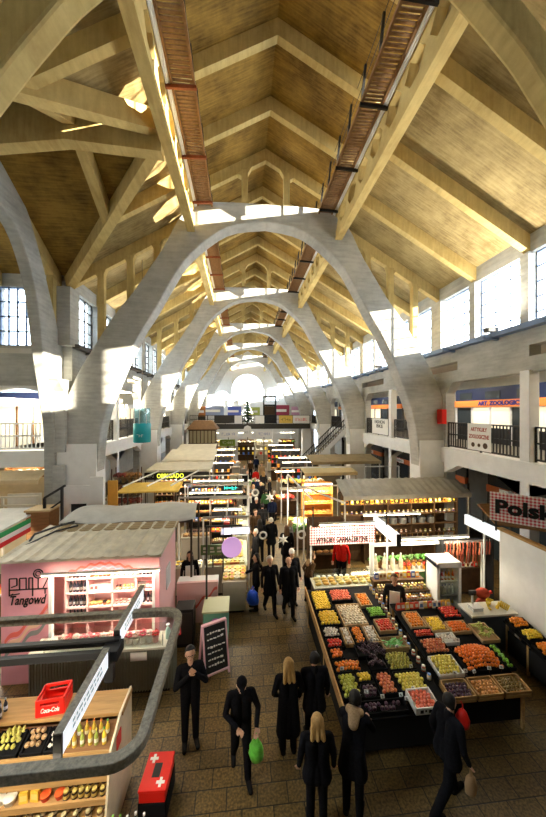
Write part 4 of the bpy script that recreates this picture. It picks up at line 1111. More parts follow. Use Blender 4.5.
# black drop cloth of the near stand front
# second stand -------------------------------------------------------------
def bedB(x, y): return .78 + (y - 5.6) * .12
stand('black topped fruit stand on the right with tilted wooden crates along its front', 3.98, 5.62, 5.62, 8.1, bedB, BLKC, False)
zone('plum', 3.90, 4.42, 5.50, 5.86, lambda x, y: bedB(x, y) + .02, 'dark blue plum', 'at the front left of the second stand', m=WOOD, slats=True, h=.13)
zone('onion', 4.46, 4.98, 5.50, 5.86, lambda x, y: bedB(x, y) + .02, 'brown onion', 'at the front middle of the second stand', m=WOOD, slats=True, h=.13)
zone('dark pear', 5.02, 5.56, 5.50, 5.86, lambda x, y: bedB(x, y) + .02, 'russet pear', 'at the front right of the second stand', m=WOOD, slats=True, h=.13)
zone('yellow apple', 4.02, 4.56, 6.00, 6.44, bedB, 'yellow apple', 'at the aisle side of the second stand', m=CRATEW)
zone('red apple', 4.05, 4.62, 6.48, 6.88, bedB, 'red brown apple', 'behind the yellow apples of the second stand')
zone('mandarin', 4.66, 5.52, 6.02, 6.62, bedB, 'glowing mandarin', 'heaped in the middle of the second stand', mound=.13)
zone('lime', 5.56, 5.74, 6.02, 6.6, bedB, 'green lime', 'right of the mandarin heap on the second stand')
zone('orange', 4.1, 4.5, 7.2, 7.7, bedB, 'orange', 'at the back left of the second stand', m=CARD)
zone('lemon', 4.54, 4.96, 7.05, 7.5, bedB, 'ripe lemon', 'behind the white tray of the second stand', m=CARD)
zone('mandarin', 5.0, 5.5, 6.98, 7.32, bedB, 'small mandarin', 'left of the green grapes on the second stand', m=CARD)
zone('tomato', 5.1, 5.6, 7.4, 7.8, bedB, 'ripe tomato', 'at the back right of the second stand')
zone('green grape', 5.54, 5.98, 6.7, 7.2, bedB, 'bunch of green grapes', 'at the right end of the second stand', m=CARD, mound=0)
zone('garlic', 4.56, 4.98, 6.72, 7.0, bedB, 'white garlic', 'in the white tray of the second stand', m=CRATEW, fill=.8, size=1.2)
zone('tomato', 4.06, 4.52, 6.92, 7.16, bedB, 'small red tomato', 'on the left edge of the second stand', size=.8)
for i, (x, y, w) in enumerate(((4.55, 5.95, 'left one behind the onion crate'), (4.72, 5.92, 'right one behind the onion crate'), (5.08, 5.96, 'before the mandarin heap'), (5.35, 5.96, 'behind the russet pears'), (4.3, 5.93, 'behind the dark blue plums'), (4.9, 6.66, 'behind the mandarin heap'))):
    price_card(x, y, bedB(x, y) + .09, 'white price card on the second stand, %s' % w)
t = thing('shopping_bag', 'red plastic bag hanging at the front left of the second fruit stand', 'bag', (4.08, 5.42, .42))
mb = MB(); mb.lathe([(.06, 0), (.11, .06), (.12, .18), (.08, .28), (.03, .34)], n=10); mb.build('body', REDP, t, True); hm = MB(); hm.tube([(0, 0, .33), (.02, .03, .40), (0, .06, .44)], .012, 6); hm.build('hanging_handle', REDP, t)
# grey counter with bananas and scales, behind the second stand
t = thing('counter', 'plain grey counter with bananas behind the second fruit stand', 'counter', (5.95, 7.5, 0))
MB().box(5.95, 7.55, 0, 7.15, 8.0, .95).build('body', mat('grey_laminate', (.075, .085, .10), .5), t, world=True); MB().box(5.9, 7.5, .95, 7.2, 8.05, 1.0).build('top', mat('pale_laminate', (.62, .60, .52), .4), t, world=True)
for i, (x, y) in enumerate(((6.62, 7.72), (6.82, 7.78), (7.0, 7.72), (6.74, 7.9))):
    fruit('banana', (x, y, 1.03), 'yellow banana bunch lying on the grey counter', 'banana bunches on the grey counter', 1.15)
t = thing('scale', 'small white shop scale standing on the grey counter', 'scale', (6.2, 7.75, 1.0)); MB().box(-.14, -.1, 0, .14, .1, .07).build('body', WHITE, t); MB().box(-.15, -.12, .085, .15, .12, .1).build('pan', GALV, t); MB().box(-.02, .1, .07, .02, .13, .35).build('pole', WHITE, t); MB().box(-.1, .09, .33, .1, .13, .45).build('display', DARKM, t)
# third bed on the far right
def bedC(x, y): return .72 + (y - 6.3) * .14
stand('narrow fruit bed against the white partition at the right edge', 6.72, 7.25, 6.1, 7.45, bedC, BLKC, False)
zone('orange', 6.75, 7.23, 7.10, 7.42, bedC, 'large orange', 'at the back of the bed by the white partition', mound=.06)
zone('lemon', 6.75, 7.23, 6.75, 7.07, bedC, 'lemon', 'in the middle of the bed by the white partition', mound=.05)
zone('orange', 6.75, 7.23, 6.35, 6.72, bedC, 'ripe orange', 'at the front of the bed by the white partition', mound=.06)
for i in range(4):
    t = thing('mesh_sack', 'red net sack of produce in the stack between bananas and white partition', 'sack', (6.9, 8.35, .3 * i), 0, 'red net sacks by the white partition')
    mb = MB(); mb.ball((0, 0, .15), .2, 2, (1, .8, .75), .05); mb.build('body', mat('red_net', (.42, .05, .02), .8, vary=.5, scale=60), t, True); MB().cyl((.18, 0, .15), (.27, 0, .17), .03, 6, .05).build('neck', REDP, t)
# white partition and the gingham shop sign
t = thing('partition', 'white partition panel behind the fruit bed at the right edge', 'partition', (7.34, 6.2, 0))
MB().box(7.34, 6.2, 0, 7.42, 8.25, 2.9).build('panel', WHITE, t, world=True); MB().box(7.30, 6.15, 2.9, 7.46, 8.30, 2.96).build('cap_strip', WOOD, t, world=True); MB().box(7.32, 6.16, 0, 7.44, 6.2, 2.9).build('end_strip', mat('blue_grey_trim', (.25, .30, .42), .5), t, world=True)
GING = gingham('red_gingham', (.88, .84, .82), (.62, .03, .06), .085)
t = thing('shop_sign', 'red and white gingham sign with bold black letters Polsk above the white partition', 'sign', (7.08, 8.3, 3.18), -.72)
MB().box(0, 0, 0, 1.7, .06, .80).build('board', GING, t)
text_mesh('lettering', 'Polska', .52, INK, t, (.86, -.012, .40), (PI / 2, 0, 0), .012, .022, fit=1.5)
for x in (.12, 1.55): MB().box(x, .06, -.3, x + .05, .11, .7).build('post', DARKM, t)
t = thing('stall_roof', 'brown sloping wooden roof sheet beneath the gingham sign', 'roof', (7.0, 8.4, 2.98)); MB().hexa([(.35, .0, 0), (2.3, -1.3, 0), (2.3, .9, .3), (.5, .9, .3), (.35, 0, .05), (2.3, -1.3, .05), (2.3, .9, .35), (.5, .9, .35)]).build('sheet', WOODD, t)
for p in ((1.9, .6),): MB().box(p[0], p[1], -2.98, p[0] + .06, p[1] + .06, .04 + p[1] * .2).build('post', WOODD, t)
# ------------------------------------------------------------------ jar and bottle stall at the lower left
ALU = mat('dusty_aluminium', (.27, .245, .19), .6, .2, vary=.45, scale=22)
t = thing('canopy_frame', 'round cornered metal tube frame held above the jar stall at the lower left', 'frame', (-1.15, 3.45, 2.6))
def round_rect(x0, y0, x1, y1, r, n=6):
    out = []
    for cx, cy, a0 in ((x1 - r, y0 + r, -PI / 2), (x1 - r, y1 - r, 0), (x0 + r, y1 - r, PI / 2), (x0 + r, y0 + r, PI)):
        out += [(cx + r * math.cos(a0 + PI / 2 * i / n), cy + r * math.sin(a0 + PI / 2 * i / n)) for i in range(n + 1)]
    return out
o_ = round_rect(-5.4, 3.40, -1.07, 6.04, .34); i_ = round_rect(-5.28, 3.52, -1.19, 5.92, .24)
mb = MB(); n = len(o_)
vs = [(x, y, z) for z in (2.50, 2.62) for ring in (o_, i_) for x, y in ring]; fs = []
for k in range(n):
    j = (k + 1) % n
    fs += [(k, j, n + j, n + k), (2 * n + k, 3 * n + k, 3 * n + j, 2 * n + j), (k, 2 * n + k, 2 * n + j, j), (n + k, n + j, 3 * n + j, 3 * n + k)]
mb.add(vs, fs); mb.build('tube', ALU, t, world=True, bevel=.012)
for y in (5.05, 5.24): MB().box(-5.3, y - .04, 2.50 + (y - 5.05) * .3, -1.95, y + .04, 2.60 + (y - 5.05) * .3).build('cross_bar', BLACK, t, world=True)
for x, y in ((-3.72, 5.1), (-5.28, 5.6), (-5.28, 3.75)): MB().box(x - .04, y - .04, 0, x + .04, y + .04, 2.55).build('post', BLACK, t, world=True)
SIGNW = mat('sign_white', (.80, .84, .88), .35, emit=.32)  # faint glow put in to make the sign faces look lit
for k, (y0, y1, lb) in enumerate(((3.66, 4.92, 'white sign board with a black end, nearer of two in line above the jar stall'), (5.30, 6.62, 'white sign board reaching toward the pink kiosk, farther of two in line'))):
    t = thing('sign_board', lb, 'sign', (-2.03, y0, 2.45)); L_ = y1 - y0
    MB().box(-.035, 0.02, .0, .035, L_ - .02, .27).build('panel', SIGNW, t, bevel=.006); MB().box(-.045, 0, -.01, .045, .03, .28).build('end_cap', BLACK, t); MB().box(-.045, L_ - .03, -.01, .045, L_, .28).build('end_cap', BLACK, t); MB().box(-.045, 0, .27, .045, L_, .29).build('top_strip', ALU, t)
    q = MB(); rr = random.Random(k + 40)
    for ln in range(2):
        y = L_ * .2
        while y < L_ * .8:
            w = rr.uniform(.03, .09); q.box(.035, y, .09 + ln * .07, .0375, y + w, .125 + ln * .07); y += w + .03
    q.build('faded_print', mat('faded_green_ink', (.42, .50, .50), .6), t)
t = thing('sign_clamp', 'black clamp block joining the two white sign boards on the cross bars', 'clamp', (-2.03, 5.1, 2.5)); MB().box(-.13, -.12, -.04, .13, .17, .12).build('block', BLACK, t, bevel=.01); MB().box(-.06, -.1, -.36, .06, .0, -.04).build('bracket', BLACK, t)

t = thing('stepped_shelf', 'stepped wooden shelf unit full of jars and trays at the lower left', 'shelf', (-1.95, 4.1, 0))
XL, XR = -5.2, -1.93
MB().box(XL, 5.17, 1.46, XR + .05, 5.60, 1.52).build('top_board', WOOD, t, world=True, bevel=.006)
tray = lambda x, y: 1.30 + (y - 4.82) * .42
MB().hexa([(XL, 4.80, 1.26), (XR, 4.80, 1.26), (XR, 5.15, 1.41), (XL, 5.15, 1.41), (XL, 4.80, 1.29), (XR, 4.80, 1.29), (XR, 5.15, 1.44), (XL, 5.15, 1.44)]).build('tray_board', WOODD, t, world=True)
MB().box(XL, 4.77, 1.24, XR, 4.80, 1.34).build('tray_lip', WOOD, t, world=True)
STEPS = [(4.75, 1.00), (4.69, .74), (4.63, .47)]
for y, z in STEPS:
    MB().box(XL, y, z - .03, XR, 5.2, z).build('shelf_board', WOOD, t, world=True); MB().box(XL, y - .03, z - .05, XR, y, z + .035).build('shelf_lip', WOOD, t, world=True)
e = MB(); e.prism([(4.60, 0), (4.60, .55), (4.76, 1.34), (5.14, 1.54), (5.62, 1.54), (5.62, 0)], XR, XR + .03, 'X'); e.build('end_panel', mat('cream_board', (.74, .62, .42), .6, vary=.12), t, world=True)
MB().box(XL, 5.56, 0, XR, 5.60, 1.46).build('back_panel', WOODD, t, world=True)
MB().box(XR + .032, 4.95, 1.12, XR + .042, 5.12, 1.34).build('red_notice', REDP, t, world=True)
PJ = [((.22, .10, .03), (.02, .02, .02), (.75, .70, .60)), ((.10, .06, .02), (.55, .40, .06), (.70, .62, .45)), ((.35, .16, .03), (.7, .66, .55), (.82, .80, .72)), ((.05, .09, .02), (.02, .02, .02), (.62, .58, .30))]
row('jar', PJ, (-4.6, 4.80, 1.00), (-2.02, 4.80, 1.00), 18, 'jar with a pale label on the upper board of the lower left shelf', rows=2, dy=.11)
row('tub', ((.80, .74, .58), (.84, .80, .70)), (-3.42, 4.77, .74), (-3.26, 4.77, .74), 2, 'cream tub on the middle board of the lower left shelf', rows=1, sc=1.15)
row('box', ((.82, .52, .06), (.88, .66, .20)), (-3.08, 4.78, .74), (-2.94, 4.78, .74), 2, 'yellow packet between tubs and dark jars on the middle board', sc=.95)
row('tub', ((.72, .05, .02), (.80, .12, .03)), (-2.80, 4.77, .74), (-2.62, 4.77, .74), 2, 'red orange tub on the middle board of the lower left shelf')
row('jar', [((.03, .015, .01), (.60, .45, .12), (.55, .38, .10))], (-2.5, 4.75, .74), (-2.02, 4.75, .74), 6, 'dark jar with a gold lid on the middle board', rows=2, dy=.1)
row('jar', [((.03, .02, .015), (.5, .5, .48), (.6, .55, .4))], (-4.6, 4.75, .74), (-3.6, 4.75, .74), 8, 'black jar with a silver lid on the middle board', rows=2, dy=.1)
row('jar', [((.06, .03, .012), (.72, .62, .35), (.80, .74, .6)), ((.12, .05, .015), (.70, .55, .2), (.75, .66, .5))], (-4.2, 4.70, .47), (-2.02, 4.70, .47), 14, 'small jar with a golden lid on the lowest board', rows=2, dy=.11)
GR = ['lemon', 'lime', 'garlic', 'pepper']
for k, (kd, x0, x1, what) in enumerate((('lemon', -4.05, -3.62, 'lemon'), ('pear', -3.58, -3.22, 'green pear'), ('walnut', -3.18, -2.88, 'walnut'), ('garlic', -2.86, -2.62, 'garlic bulb'))):
    zone(kd, x0, x1, 4.83, 5.12, tray, what, ['leftmost on the lower left shelf', 'second on the lower left shelf', 'third on the lower left shelf', 'fourth on the lower left shelf'][k], m=CRATEB, mound=.05, cname='produce_box')
PB = [((.62, .42, .06), (.75, .20, .03), (.85, .78, .5)), ((.80, .56, .06), (.12, .38, .06), (.9, .85, .6)), ((.35, .42, .08), (.80, .66, .1), (.86, .84, .7))]
row('bottle', PB, (-2.56, 4.90, 1.33), (-2.06, 4.90, 1.33), 6, 'yellow juice bottle on the tray at the right end of the lower left shelf', rows=2, dy=.13, sc=.8)
row('bottle', [((.03, .03, .04), (.5, .55, .65), (.55, .60, .72))], (-4.3, 5.25, 1.52), (-3.75, 5.25, 1.52), 6, 'dark bottle with a blue white label left on the wooden top', rows=2, dy=.13, sc=.75)
def cola_crate(loc, rz, label, sc=1.0, crosses=True):
    t = thing('bottle_crate', label, 'crate', loc, rz); w, d, h = .42 * sc, .34 * sc, .28 * sc
    b = MB(); b.box(-w / 2, -d / 2, 0, w / 2, d / 2, .015); b.build('base', REDP, t)
    for q in (-1, 1):
        s_ = MB(); s_.box(q * w / 2 - .012, -d / 2, 0, q * w / 2 + .012, d / 2, h * .62); s_.box(q * w / 2 - .012, -d / 2, h * .82, q * w / 2 + .012, d / 2, h)
        for y in (-d / 2, d / 2 - .06): s_.box(q * w / 2 - .012, y, h * .6, q * w / 2 + .012, y + .06, h * .84)
        s_.build('side', REDP, t)
        s_ = MB(); s_.box(-w / 2, q * d / 2 - .012, 0, w / 2, q * d / 2 + .012, h * .62); s_.box(-w / 2, q * d / 2 - .012, h * .82, w / 2, q * d / 2 + .012, h)
        for x in (-w / 2, w / 2 - .06): s_.box(x, q * d / 2 - .012, h * .6, x + .06, q * d / 2 + .012, h * .84)
        s_.build('side', REDP, t)
    return t, w, d, h
t, w, d, h = cola_crate((-3.02, 5.38, 1.52), .12, 'open red plastic crate with white lettering on the wooden top of the stepped shelf', .92)
text_mesh('lettering', 'Coca-Cola', .1, PAPER, t, (0, -d / 2 - .014, h * .36), (PI / 2, 0, 0), .002, .002, shear=.3, fit=.26)
t = thing('crate', 'dark plastic crate under the red box with white crosses', 'crate', (-1.36, 5.2, 0), -.05)
for q in (-1, 1): MB().box(q * .2 - .012, -.27, 0, q * .2 + .012, .27, .3).build('side', CRATEB, t); MB().box(-.2, q * .27 - .012, 0, .2, q * .27 + .012, .3).build('side', CRATEB, t)
MB().box(-.2, -.27, 0, .2, .27, .02).build('base', CRATEB, t)
t = thing('box', 'flat red box with white crosses on its lid standing on a dark crate', 'box', (-1.36, 5.2, 0), -.05)
MB().box(-.2, -.27, .3, .2, .27, .46).build('body', REDP, t, bevel=.012); MB().box(-.21, -.28, .46, .21, .28, .5).build('lid', REDP, t, bevel=.01); MB().box(-.06, -.1, .5, .06, .1, .506).build('slot', BLACK, t)
for x, y in ((-.10, .17), (.10, -.17)):
    q = MB(); q.box(x - .065, y - .02, .5, x + .065, y + .02, .508); q.box(x - .02, y - .065, .5, x + .02, y + .065, .5085); q.build('white_cross', PAPER, t)
t = thing('bottle_rack', 'low dark rack of bottles beside the stepped shelf at the bottom edge', 'rack', (-1.58, 4.3, 0))
MB().box(-.28, -.3, .30, .28, .4, .34).build('shelf_board', DARKM, t); [MB().box(x, y, 0, x + .04, y + .04, .3).build('leg', DARKM, t) for x in (-.27, .23) for y in (-.29, .35)]
row('bottle', [((.015, .03, .01), (.75, .74, .7), (.5, .6, .2)), ((.02, .015, .01), (.8, .8, .76), (.55, .5, .3)), ((.03, .06, .015), (.25, .5, .1), (.75, .7, .5))], (-1.80, 4.06, .34), (-1.38, 4.06, .34), 5, 'dark bottle with a pale cap on the low rack by the stepped shelf', rows=5, dy=.125)

# ------------------------------------------------------------------ the pink kiosk
PINK = mat('kiosk_pink', (.80, .36, .42), .6, vary=.08, scale=2)
PINKL = mat('shelf_pink', (.86, .56, .56), .6)
RIB = mat('ribbed_grey_green', (.18, .19, .155), .55)
ROOFK = mat('corrugated_beige', (.70, .63, .48), .6, vary=.22, scale=3)
KX0, KX1, KY, KYB, KZ = -5.50, -1.98, 7.74, 9.6, 2.82
t = thing('market_kiosk', 'pink kiosk with a wide shop window, black logo and corrugated beige roof on the left', 'kiosk', (KX0, KY, 0))
kiosk = t
MB().box(KX0, KY, 0, -4.42, KY + .06, KZ).build('front_panel', PINK, t, world=True)
f = MB(); f.prism([(-4.42, 2.48), (-4.42, KZ), (KX1, KZ), (KX1, 2.48)], KY, KY + .06); f.build('fascia', PINK, t, world=True)
MB().box(-2.12, KY, 0, KX1, KY + .06, 2.48).build('front_panel', PINK, t, world=True)
MB().box(-4.42, KY, 0, -2.12, KY + .06, 1.02).build('front_panel', PINKL, t, world=True)
fr = MB(); fr.box(-4.47, KY - .02, 1.0, -4.40, KY + .07, 2.52); fr.box(-4.47, KY - .02, 2.46, -2.08, KY + .07, 2.52); fr.box(-2.14, KY - .02, 1.0, -2.08, KY + .07, 2.52); fr.build('window_trim', WHITE, t, world=True)
MB().box(KX1 - .06, KY + .06, 0, KX1, KYB, KZ).build('side_panel', mat('side_pink', (.84, .50, .50), .6), t, world=True); MB().box(KX0, KY + .06, 0, KX0 + .06, KYB, KZ).build('side_panel', PINK, t, world=True); MB().box(KX0, KYB - .06, 0, KX1, KYB, KZ).build('back_panel', PINKL, t, world=True)
rf = MB(); n = 44; w_ = (KX1 + .06 - KX0 + .06)
top = [(KX0 - .06 + w_ * i / n, .05 + (.035 if i % 4 < 1 else 0)) for i in range(n + 1)]
vs = []
for yy, zz in ((KY - .08, KZ), (KYB + .1, KZ + .08)):
    vs += [(x, yy, zz + dz) for x, dz in top] + [(x, yy, zz) for x, dz in top]
fs = []; m_ = n + 1
for i in range(n):
    fs += [(i, i + 1, 2 * m_ + i + 1, 2 * m_ + i), (m_ + i, 3 * m_ + i, 3 * m_ + i + 1, m_ + i + 1), (i, m_ + i, m_ + i + 1, i + 1), (2 * m_ + i, 2 * m_ + i + 1, 3 * m_ + i + 1, 3 * m_ + i)]
fs += [(0, 2 * m_, 3 * m_, m_), (n, m_ + n, 3 * m_ + n, 2 * m_ + n)]
rf.add(vs, fs); rf.build('roof_sheet', ROOFK, t, world=True)
# waves painted on the fascia and the lower panel: thin raised strips
def wave(x0, x1, fz, amp, wl, th, y, m, name):
    k = 40; a = []; b = []
    for i in range(k + 1):
        x = x0 + (x1 - x0) * i / k; z = fz((x - x0) / (x1 - x0)) + amp * math.sin(2 * PI * (x - x0) / wl); a.append((x, z - th / 2)); b.append((x, z + th / 2))
    MB().band(a, b, y - .012, y - .001).build(name, m, t, world=True)
CORAL = mat('coral_paint', (.80, .16, .13), .6); SKYB = mat('blue_paint', (.38, .50, .72), .6); PEACHP = mat('peach_paint', (.86, .56, .40), .6); GREYP = mat('grey_paint', (.26, .27, .27), .6)
arc = lambda b, h: (lambda u: b + h * math.sin(PI * u))
wave(-4.05, -2.5, arc(2.52, .18), .022, .22, .05, KY, CORAL, 'coral_wave'); wave(-3.9, -2.65, arc(2.50, .11), .02, .2, .04, KY, SKYB, 'blue_wave')
for off, m, nm in ((.28, CORAL, 'coral_wave'), (.12, PEACHP, 'peach_wave'), (-.05, GREYP, 'grey_wave')):
    wave(-5.42, -4.5, lambda u, o=off: .70 + o + u * .75, .05, .42, .11, KY, m, nm)
# logo
text_mesh('lettering', 'Tangowd', .30, INK, t, (.56, -.012, 1.93), (PI / 2, 0, 0), .006, .004, shear=.28, fit=.78)
lg = MB()
def stroke(*p):
    for a, b in zip(p[:-1], p[1:]): lg.bar((KX0 + a[0], KY - .008, a[1]), (KX0 + b[0], KY - .008, b[1]), .014, .022, (0, 0, 1) if abs(a[0] - b[0]) > 1e-3 else (1, 0, 0))
zt1, zb1 = 2.44, 2.18
stroke((.18, zb1 - .14), (.18, zt1), (.34, zt1), (.34, zb1 + .10), (.22, zb1 + .06)); stroke((.18, zb1), (1.0, zb1)); stroke((.40, zb1), (.40, zt1), (.54, zt1), (.54, zb1)); stroke((.60, zb1), (.60, zt1), (.68, zt1)); stroke((.68, zb1 - .16), (.68, zt1)); stroke((.80, zb1), (.80, zt1)); stroke((.87, zt1), (1.02, zt1), (.90, zb1)); stroke((.95, zb1), (.95, zb1 - .12)); stroke((.26, zb1 - .09), (.18, zb1 - .12), (.40, zb1 - .09))
lg.tube([(KX0 + .80 + .10 * math.cos(a), KY - .008, zt1 + .09 + .10 * math.sin(a)) for a in np.linspace(0, 2 * PI, 20)], .014, 5); lg.tube([(KX0 + .80 + .055 * math.cos(a), KY - .008, zt1 + .09 + .055 * math.sin(a)) for a in np.linspace(0, 5, 14)], .010, 5)
lg.build('logo', INK, t, world=True)
def spot(x, y, z, sx, sy, energy, rot=(0, 0, 0), col=(1, .86, .66)):
    l = bpy.data.lights.new('stall_light', 'AREA'); l.shape = 'RECTANGLE'; l.size = sx; l.size_y = sy; l.energy = energy; l.color = col
    o = bpy.data.objects.new('stall_light', l); COL.objects.link(o); o.location = (x, y, z); o.rotation_euler = rot
def tube_lamp(label, x, y, z, L_, energy, rot=(0, 0, 0)):
    t = thing('strip_lamp', label, 'lamp', (x, y, z)); MB().box(-L_ / 2, -.03, .0, L_ / 2, .03, .04).build('housing', PAPER, t); MB().box(-L_ / 2 + .02, -.02, -.02, L_ / 2 - .02, .02, 0).build('tube', mat('lamp_tube', (1.0, .86, .58), .4, emit=14), t); spot(x, y, z - .05, L_, .1, energy, rot)
tube_lamp('strip lamp inside the pink kiosk under its roof', -3.3, 7.95, 2.66, 2.2, 15, (.25, 0, 0))
tube_lamp('strip lamp along the top of the kiosk window over the glass case', -3.2, 7.50, 2.60, 2.6, 12, (-.2, 0, 0))
tube_lamp('added strip lamp under the canopy frame over the jar stall', -3.2, 3.5, 2.47, 2.4, 26, (.62, 0, 0))  # added to brighten the jar stall, tucked behind the tube
# wall of shelves inside the kiosk
t = thing('shelf_unit', 'pink shelf unit of jars and bottles along the back of the pink kiosk', 'shelf', (-4.4, 8.55, 0))
SY = 8.28
MB().box(-4.42, SY + .34, .3, -2.10, SY + .38, 2.55).build('back_panel', PINKL, t, world=True)
for x in (-4.42, -3.90, -3.30, -2.72, -2.14): MB().box(x, SY, .3, x + .04, SY + .34, 2.55).build('upright', PINKL, t, world=True)
for z in (1.0, 1.36, 1.72, 2.08, 2.45): MB().box(-4.42, SY, z - .03, -2.10, SY + .34, z).build('shelf_board', PINKL, t, world=True)
COLS = [(-4.32, -3.98), (-3.80, -3.40), (-3.20, -2.82), (-2.62, -2.24)]
PALS = [[((.02, .02, .025), (.03, .03, .03), (.25, .22, .2)), ((.03, .03, .05), (.5, .5, .5), (.4, .4, .42))], [((.75, .60, .55), (.85, .84, .8), (.85, .55, .5)), ((.80, .70, .66), (.7, .1, .1), (.9, .88, .85))],
        [((.50, .30, .12), (.75, .60, .2), (.85, .8, .6)), ((.30, .12, .05), (.02, .02, .02), (.75, .6, .5))], [((.45, .10, .10), (.85, .82, .76), (.8, .7, .68)), ((.12, .10, .10), (.6, .5, .4), (.8, .75, .7))]]
NMC = ['first', 'second', 'third', 'fourth']
for c, (xa, xb) in enumerate(COLS):
    for r, z in enumerate((1.0, 1.36, 1.72, 2.08)):
        kind = ['box', 'jar', 'packet', 'bottle', 'jar', 'tub'][(c * 2 + r * 3) % 6]
        if c == 0: kind = 'bottle'
        row(kind, PALS[(c + (r % 2) * (0 if c == 0 else 1)) % 4] if c else PALS[0], (xa, SY + .10, z), (xb, SY + .10, z), 5, '%s on the %s shelf from the bottom, %s bay of the pink kiosk' % ({'box': 'carton', 'jar': 'jar', 'packet': 'packet', 'bottle': 'bottle', 'tub': 'tub'}[kind], NMC[r], NMC[c]), sc=.92 if kind != 'bottle' else .98)
# counter in front with ribbed skirt, glass case and pots
t = thing('counter', 'ribbed grey green counter with a pale top before the pink kiosk', 'counter', (-4.4, 7.15, 0))
CY0, CY1 = 7.15, 7.66
MB().box(-4.55, CY0 + .05, .08, -1.58, CY1, 1.02).build('body', mat('counter_grey', (.20, .21, .17), .6), t, world=True)
rb = MB(); x = -4.55
while x < -1.58: rb.box(x, CY0 + .02, .08, x + .028, CY0 + .06, 1.0); x += .06
y = CY0 + .06
while y < CY1: rb.box(-1.585, y, .08, -1.55, y + .028, 1.0); y += .06
rb.build('ribs', RIB, t, world=True); MB().box(-4.58, CY0 - .03, 1.02, -1.52, CY1, 1.07).build('top', mat('stone_top', (.60, .57, .50), .35), t, world=True)
MB().box(-4.5, CY0 + .08, 0, -1.62, CY1 - .02, .08).build('plinth', BLACK, t, world=True); MB().box(-2.45, CY0 + .0, .78, -2.1, CY0 + .018, .96).build('notice', PAPER, t, world=True)
t = thing('display_case', 'low glass case on the ribbed counter holding pink and white flower pots', 'display case', (-4.2, CY0, 1.07))
g = MB(); g.box(-4.25, CY0 + .02, 1.07, -1.75, CY0 + .03, 1.36); g.build('front_glass', GLASS, t, world=True); g = MB(); g.box(-4.25, CY0 + .02, 1.36, -1.75, CY0 + .36, 1.37); g.build('top_glass', GLASS, t, world=True)
g = MB()
for x in (-4.25, -3.0, -1.77): g.box(x, CY0 + .015, 1.07, x + .02, CY0 + .035, 1.37)
g.build('frame', GALV, t, world=True)
row('pot', [((.82, .80, .76), (.85, .12, .18)), ((.85, .83, .8), (.88, .55, .52)), ((.8, .42, .42), (.80, .05, .06))], (-3.95, CY0 + .17, 1.07), (-1.95, CY0 + .17, 1.07), 15, 'small pot of pink and white flowers in the glass case before the pink kiosk', rows=1, sc=1.25)
row('tub', [((.85, .70, .70), (.85, .55, .55)), ((.86, .85, .82), (.8, .3, .3))], (-3.0, CY0 + .30, 1.07), (-2.2, CY0 + .30, 1.07), 8, 'pink tub behind the flower pots in the glass case', sc=.8)
# vendor things at the right end of the counter
t = thing('hand_sanitiser', 'pale bottle with a pump at the right end of the ribbed counter', 'bottle', (-1.70, 7.4, 1.07)); MB().lathe([(.05, 0), (.055, .02), (.055, .2), (.02, .26)], n=10).build('body', mat('pale_mint', (.55, .75, .68), .4), t, 'auto'); MB().lathe([(.018, .26), (.018, .3), (.045, .3), (.045, .32)], n=8).build('pump', WHITE, t)
t = thing('picture', 'white framed notice on the pink side wall of the kiosk', 'picture', (KX1, 8.6, 1.9)); MB().box(0, -.2, -.28, .03, .2, .28).build('frame', WHITE, t); MB().box(.03, -.16, -.24, .034, .16, .24).build('print', mat('pale_print', (.62, .58, .60), .6), t)
# low pink counter with a coral wave, further back
t = thing('counter', 'low pale pink counter with a coral wave behind the ribbed counter', 'counter', (-1.9, 9.42, 0)); 
MB().box(-1.92, 9.45, 0, -.72, 9.55, 1.2).build('front', mat('pale_pink', (.86, .55, .53), .6), t, world=True); MB().box(-1.92, 9.55, 1.02, -.72, 9.85, 1.2).build('top', PAPER, t, world=True)
wave(-1.6, -.74, lambda u: .35 + u * .65, .05, .35, .09, 9.45, CORAL, 'coral_wave')
t = thing('cabinet', 'black cabinet with red packets between the ribbed and the pale pink counter', 'cabinet', (-1.62, 8.55, 0)); MB().box(-1.78, 8.5, 0, -1.30, 8.95, 1.0).build('body', BLACK, t, world=True, bevel=.01); MB().box(-1.74, 8.49, .1, -1.34, 8.505, .92).build('door', DARKM, t, world=True)
row('packet', ((.70, .03, .04), (.85, .8, .75)), (-1.48, 7.5, 1.07), (-1.36, 7.5, 1.07), 1, 'red packet lying at the right end of the ribbed counter')
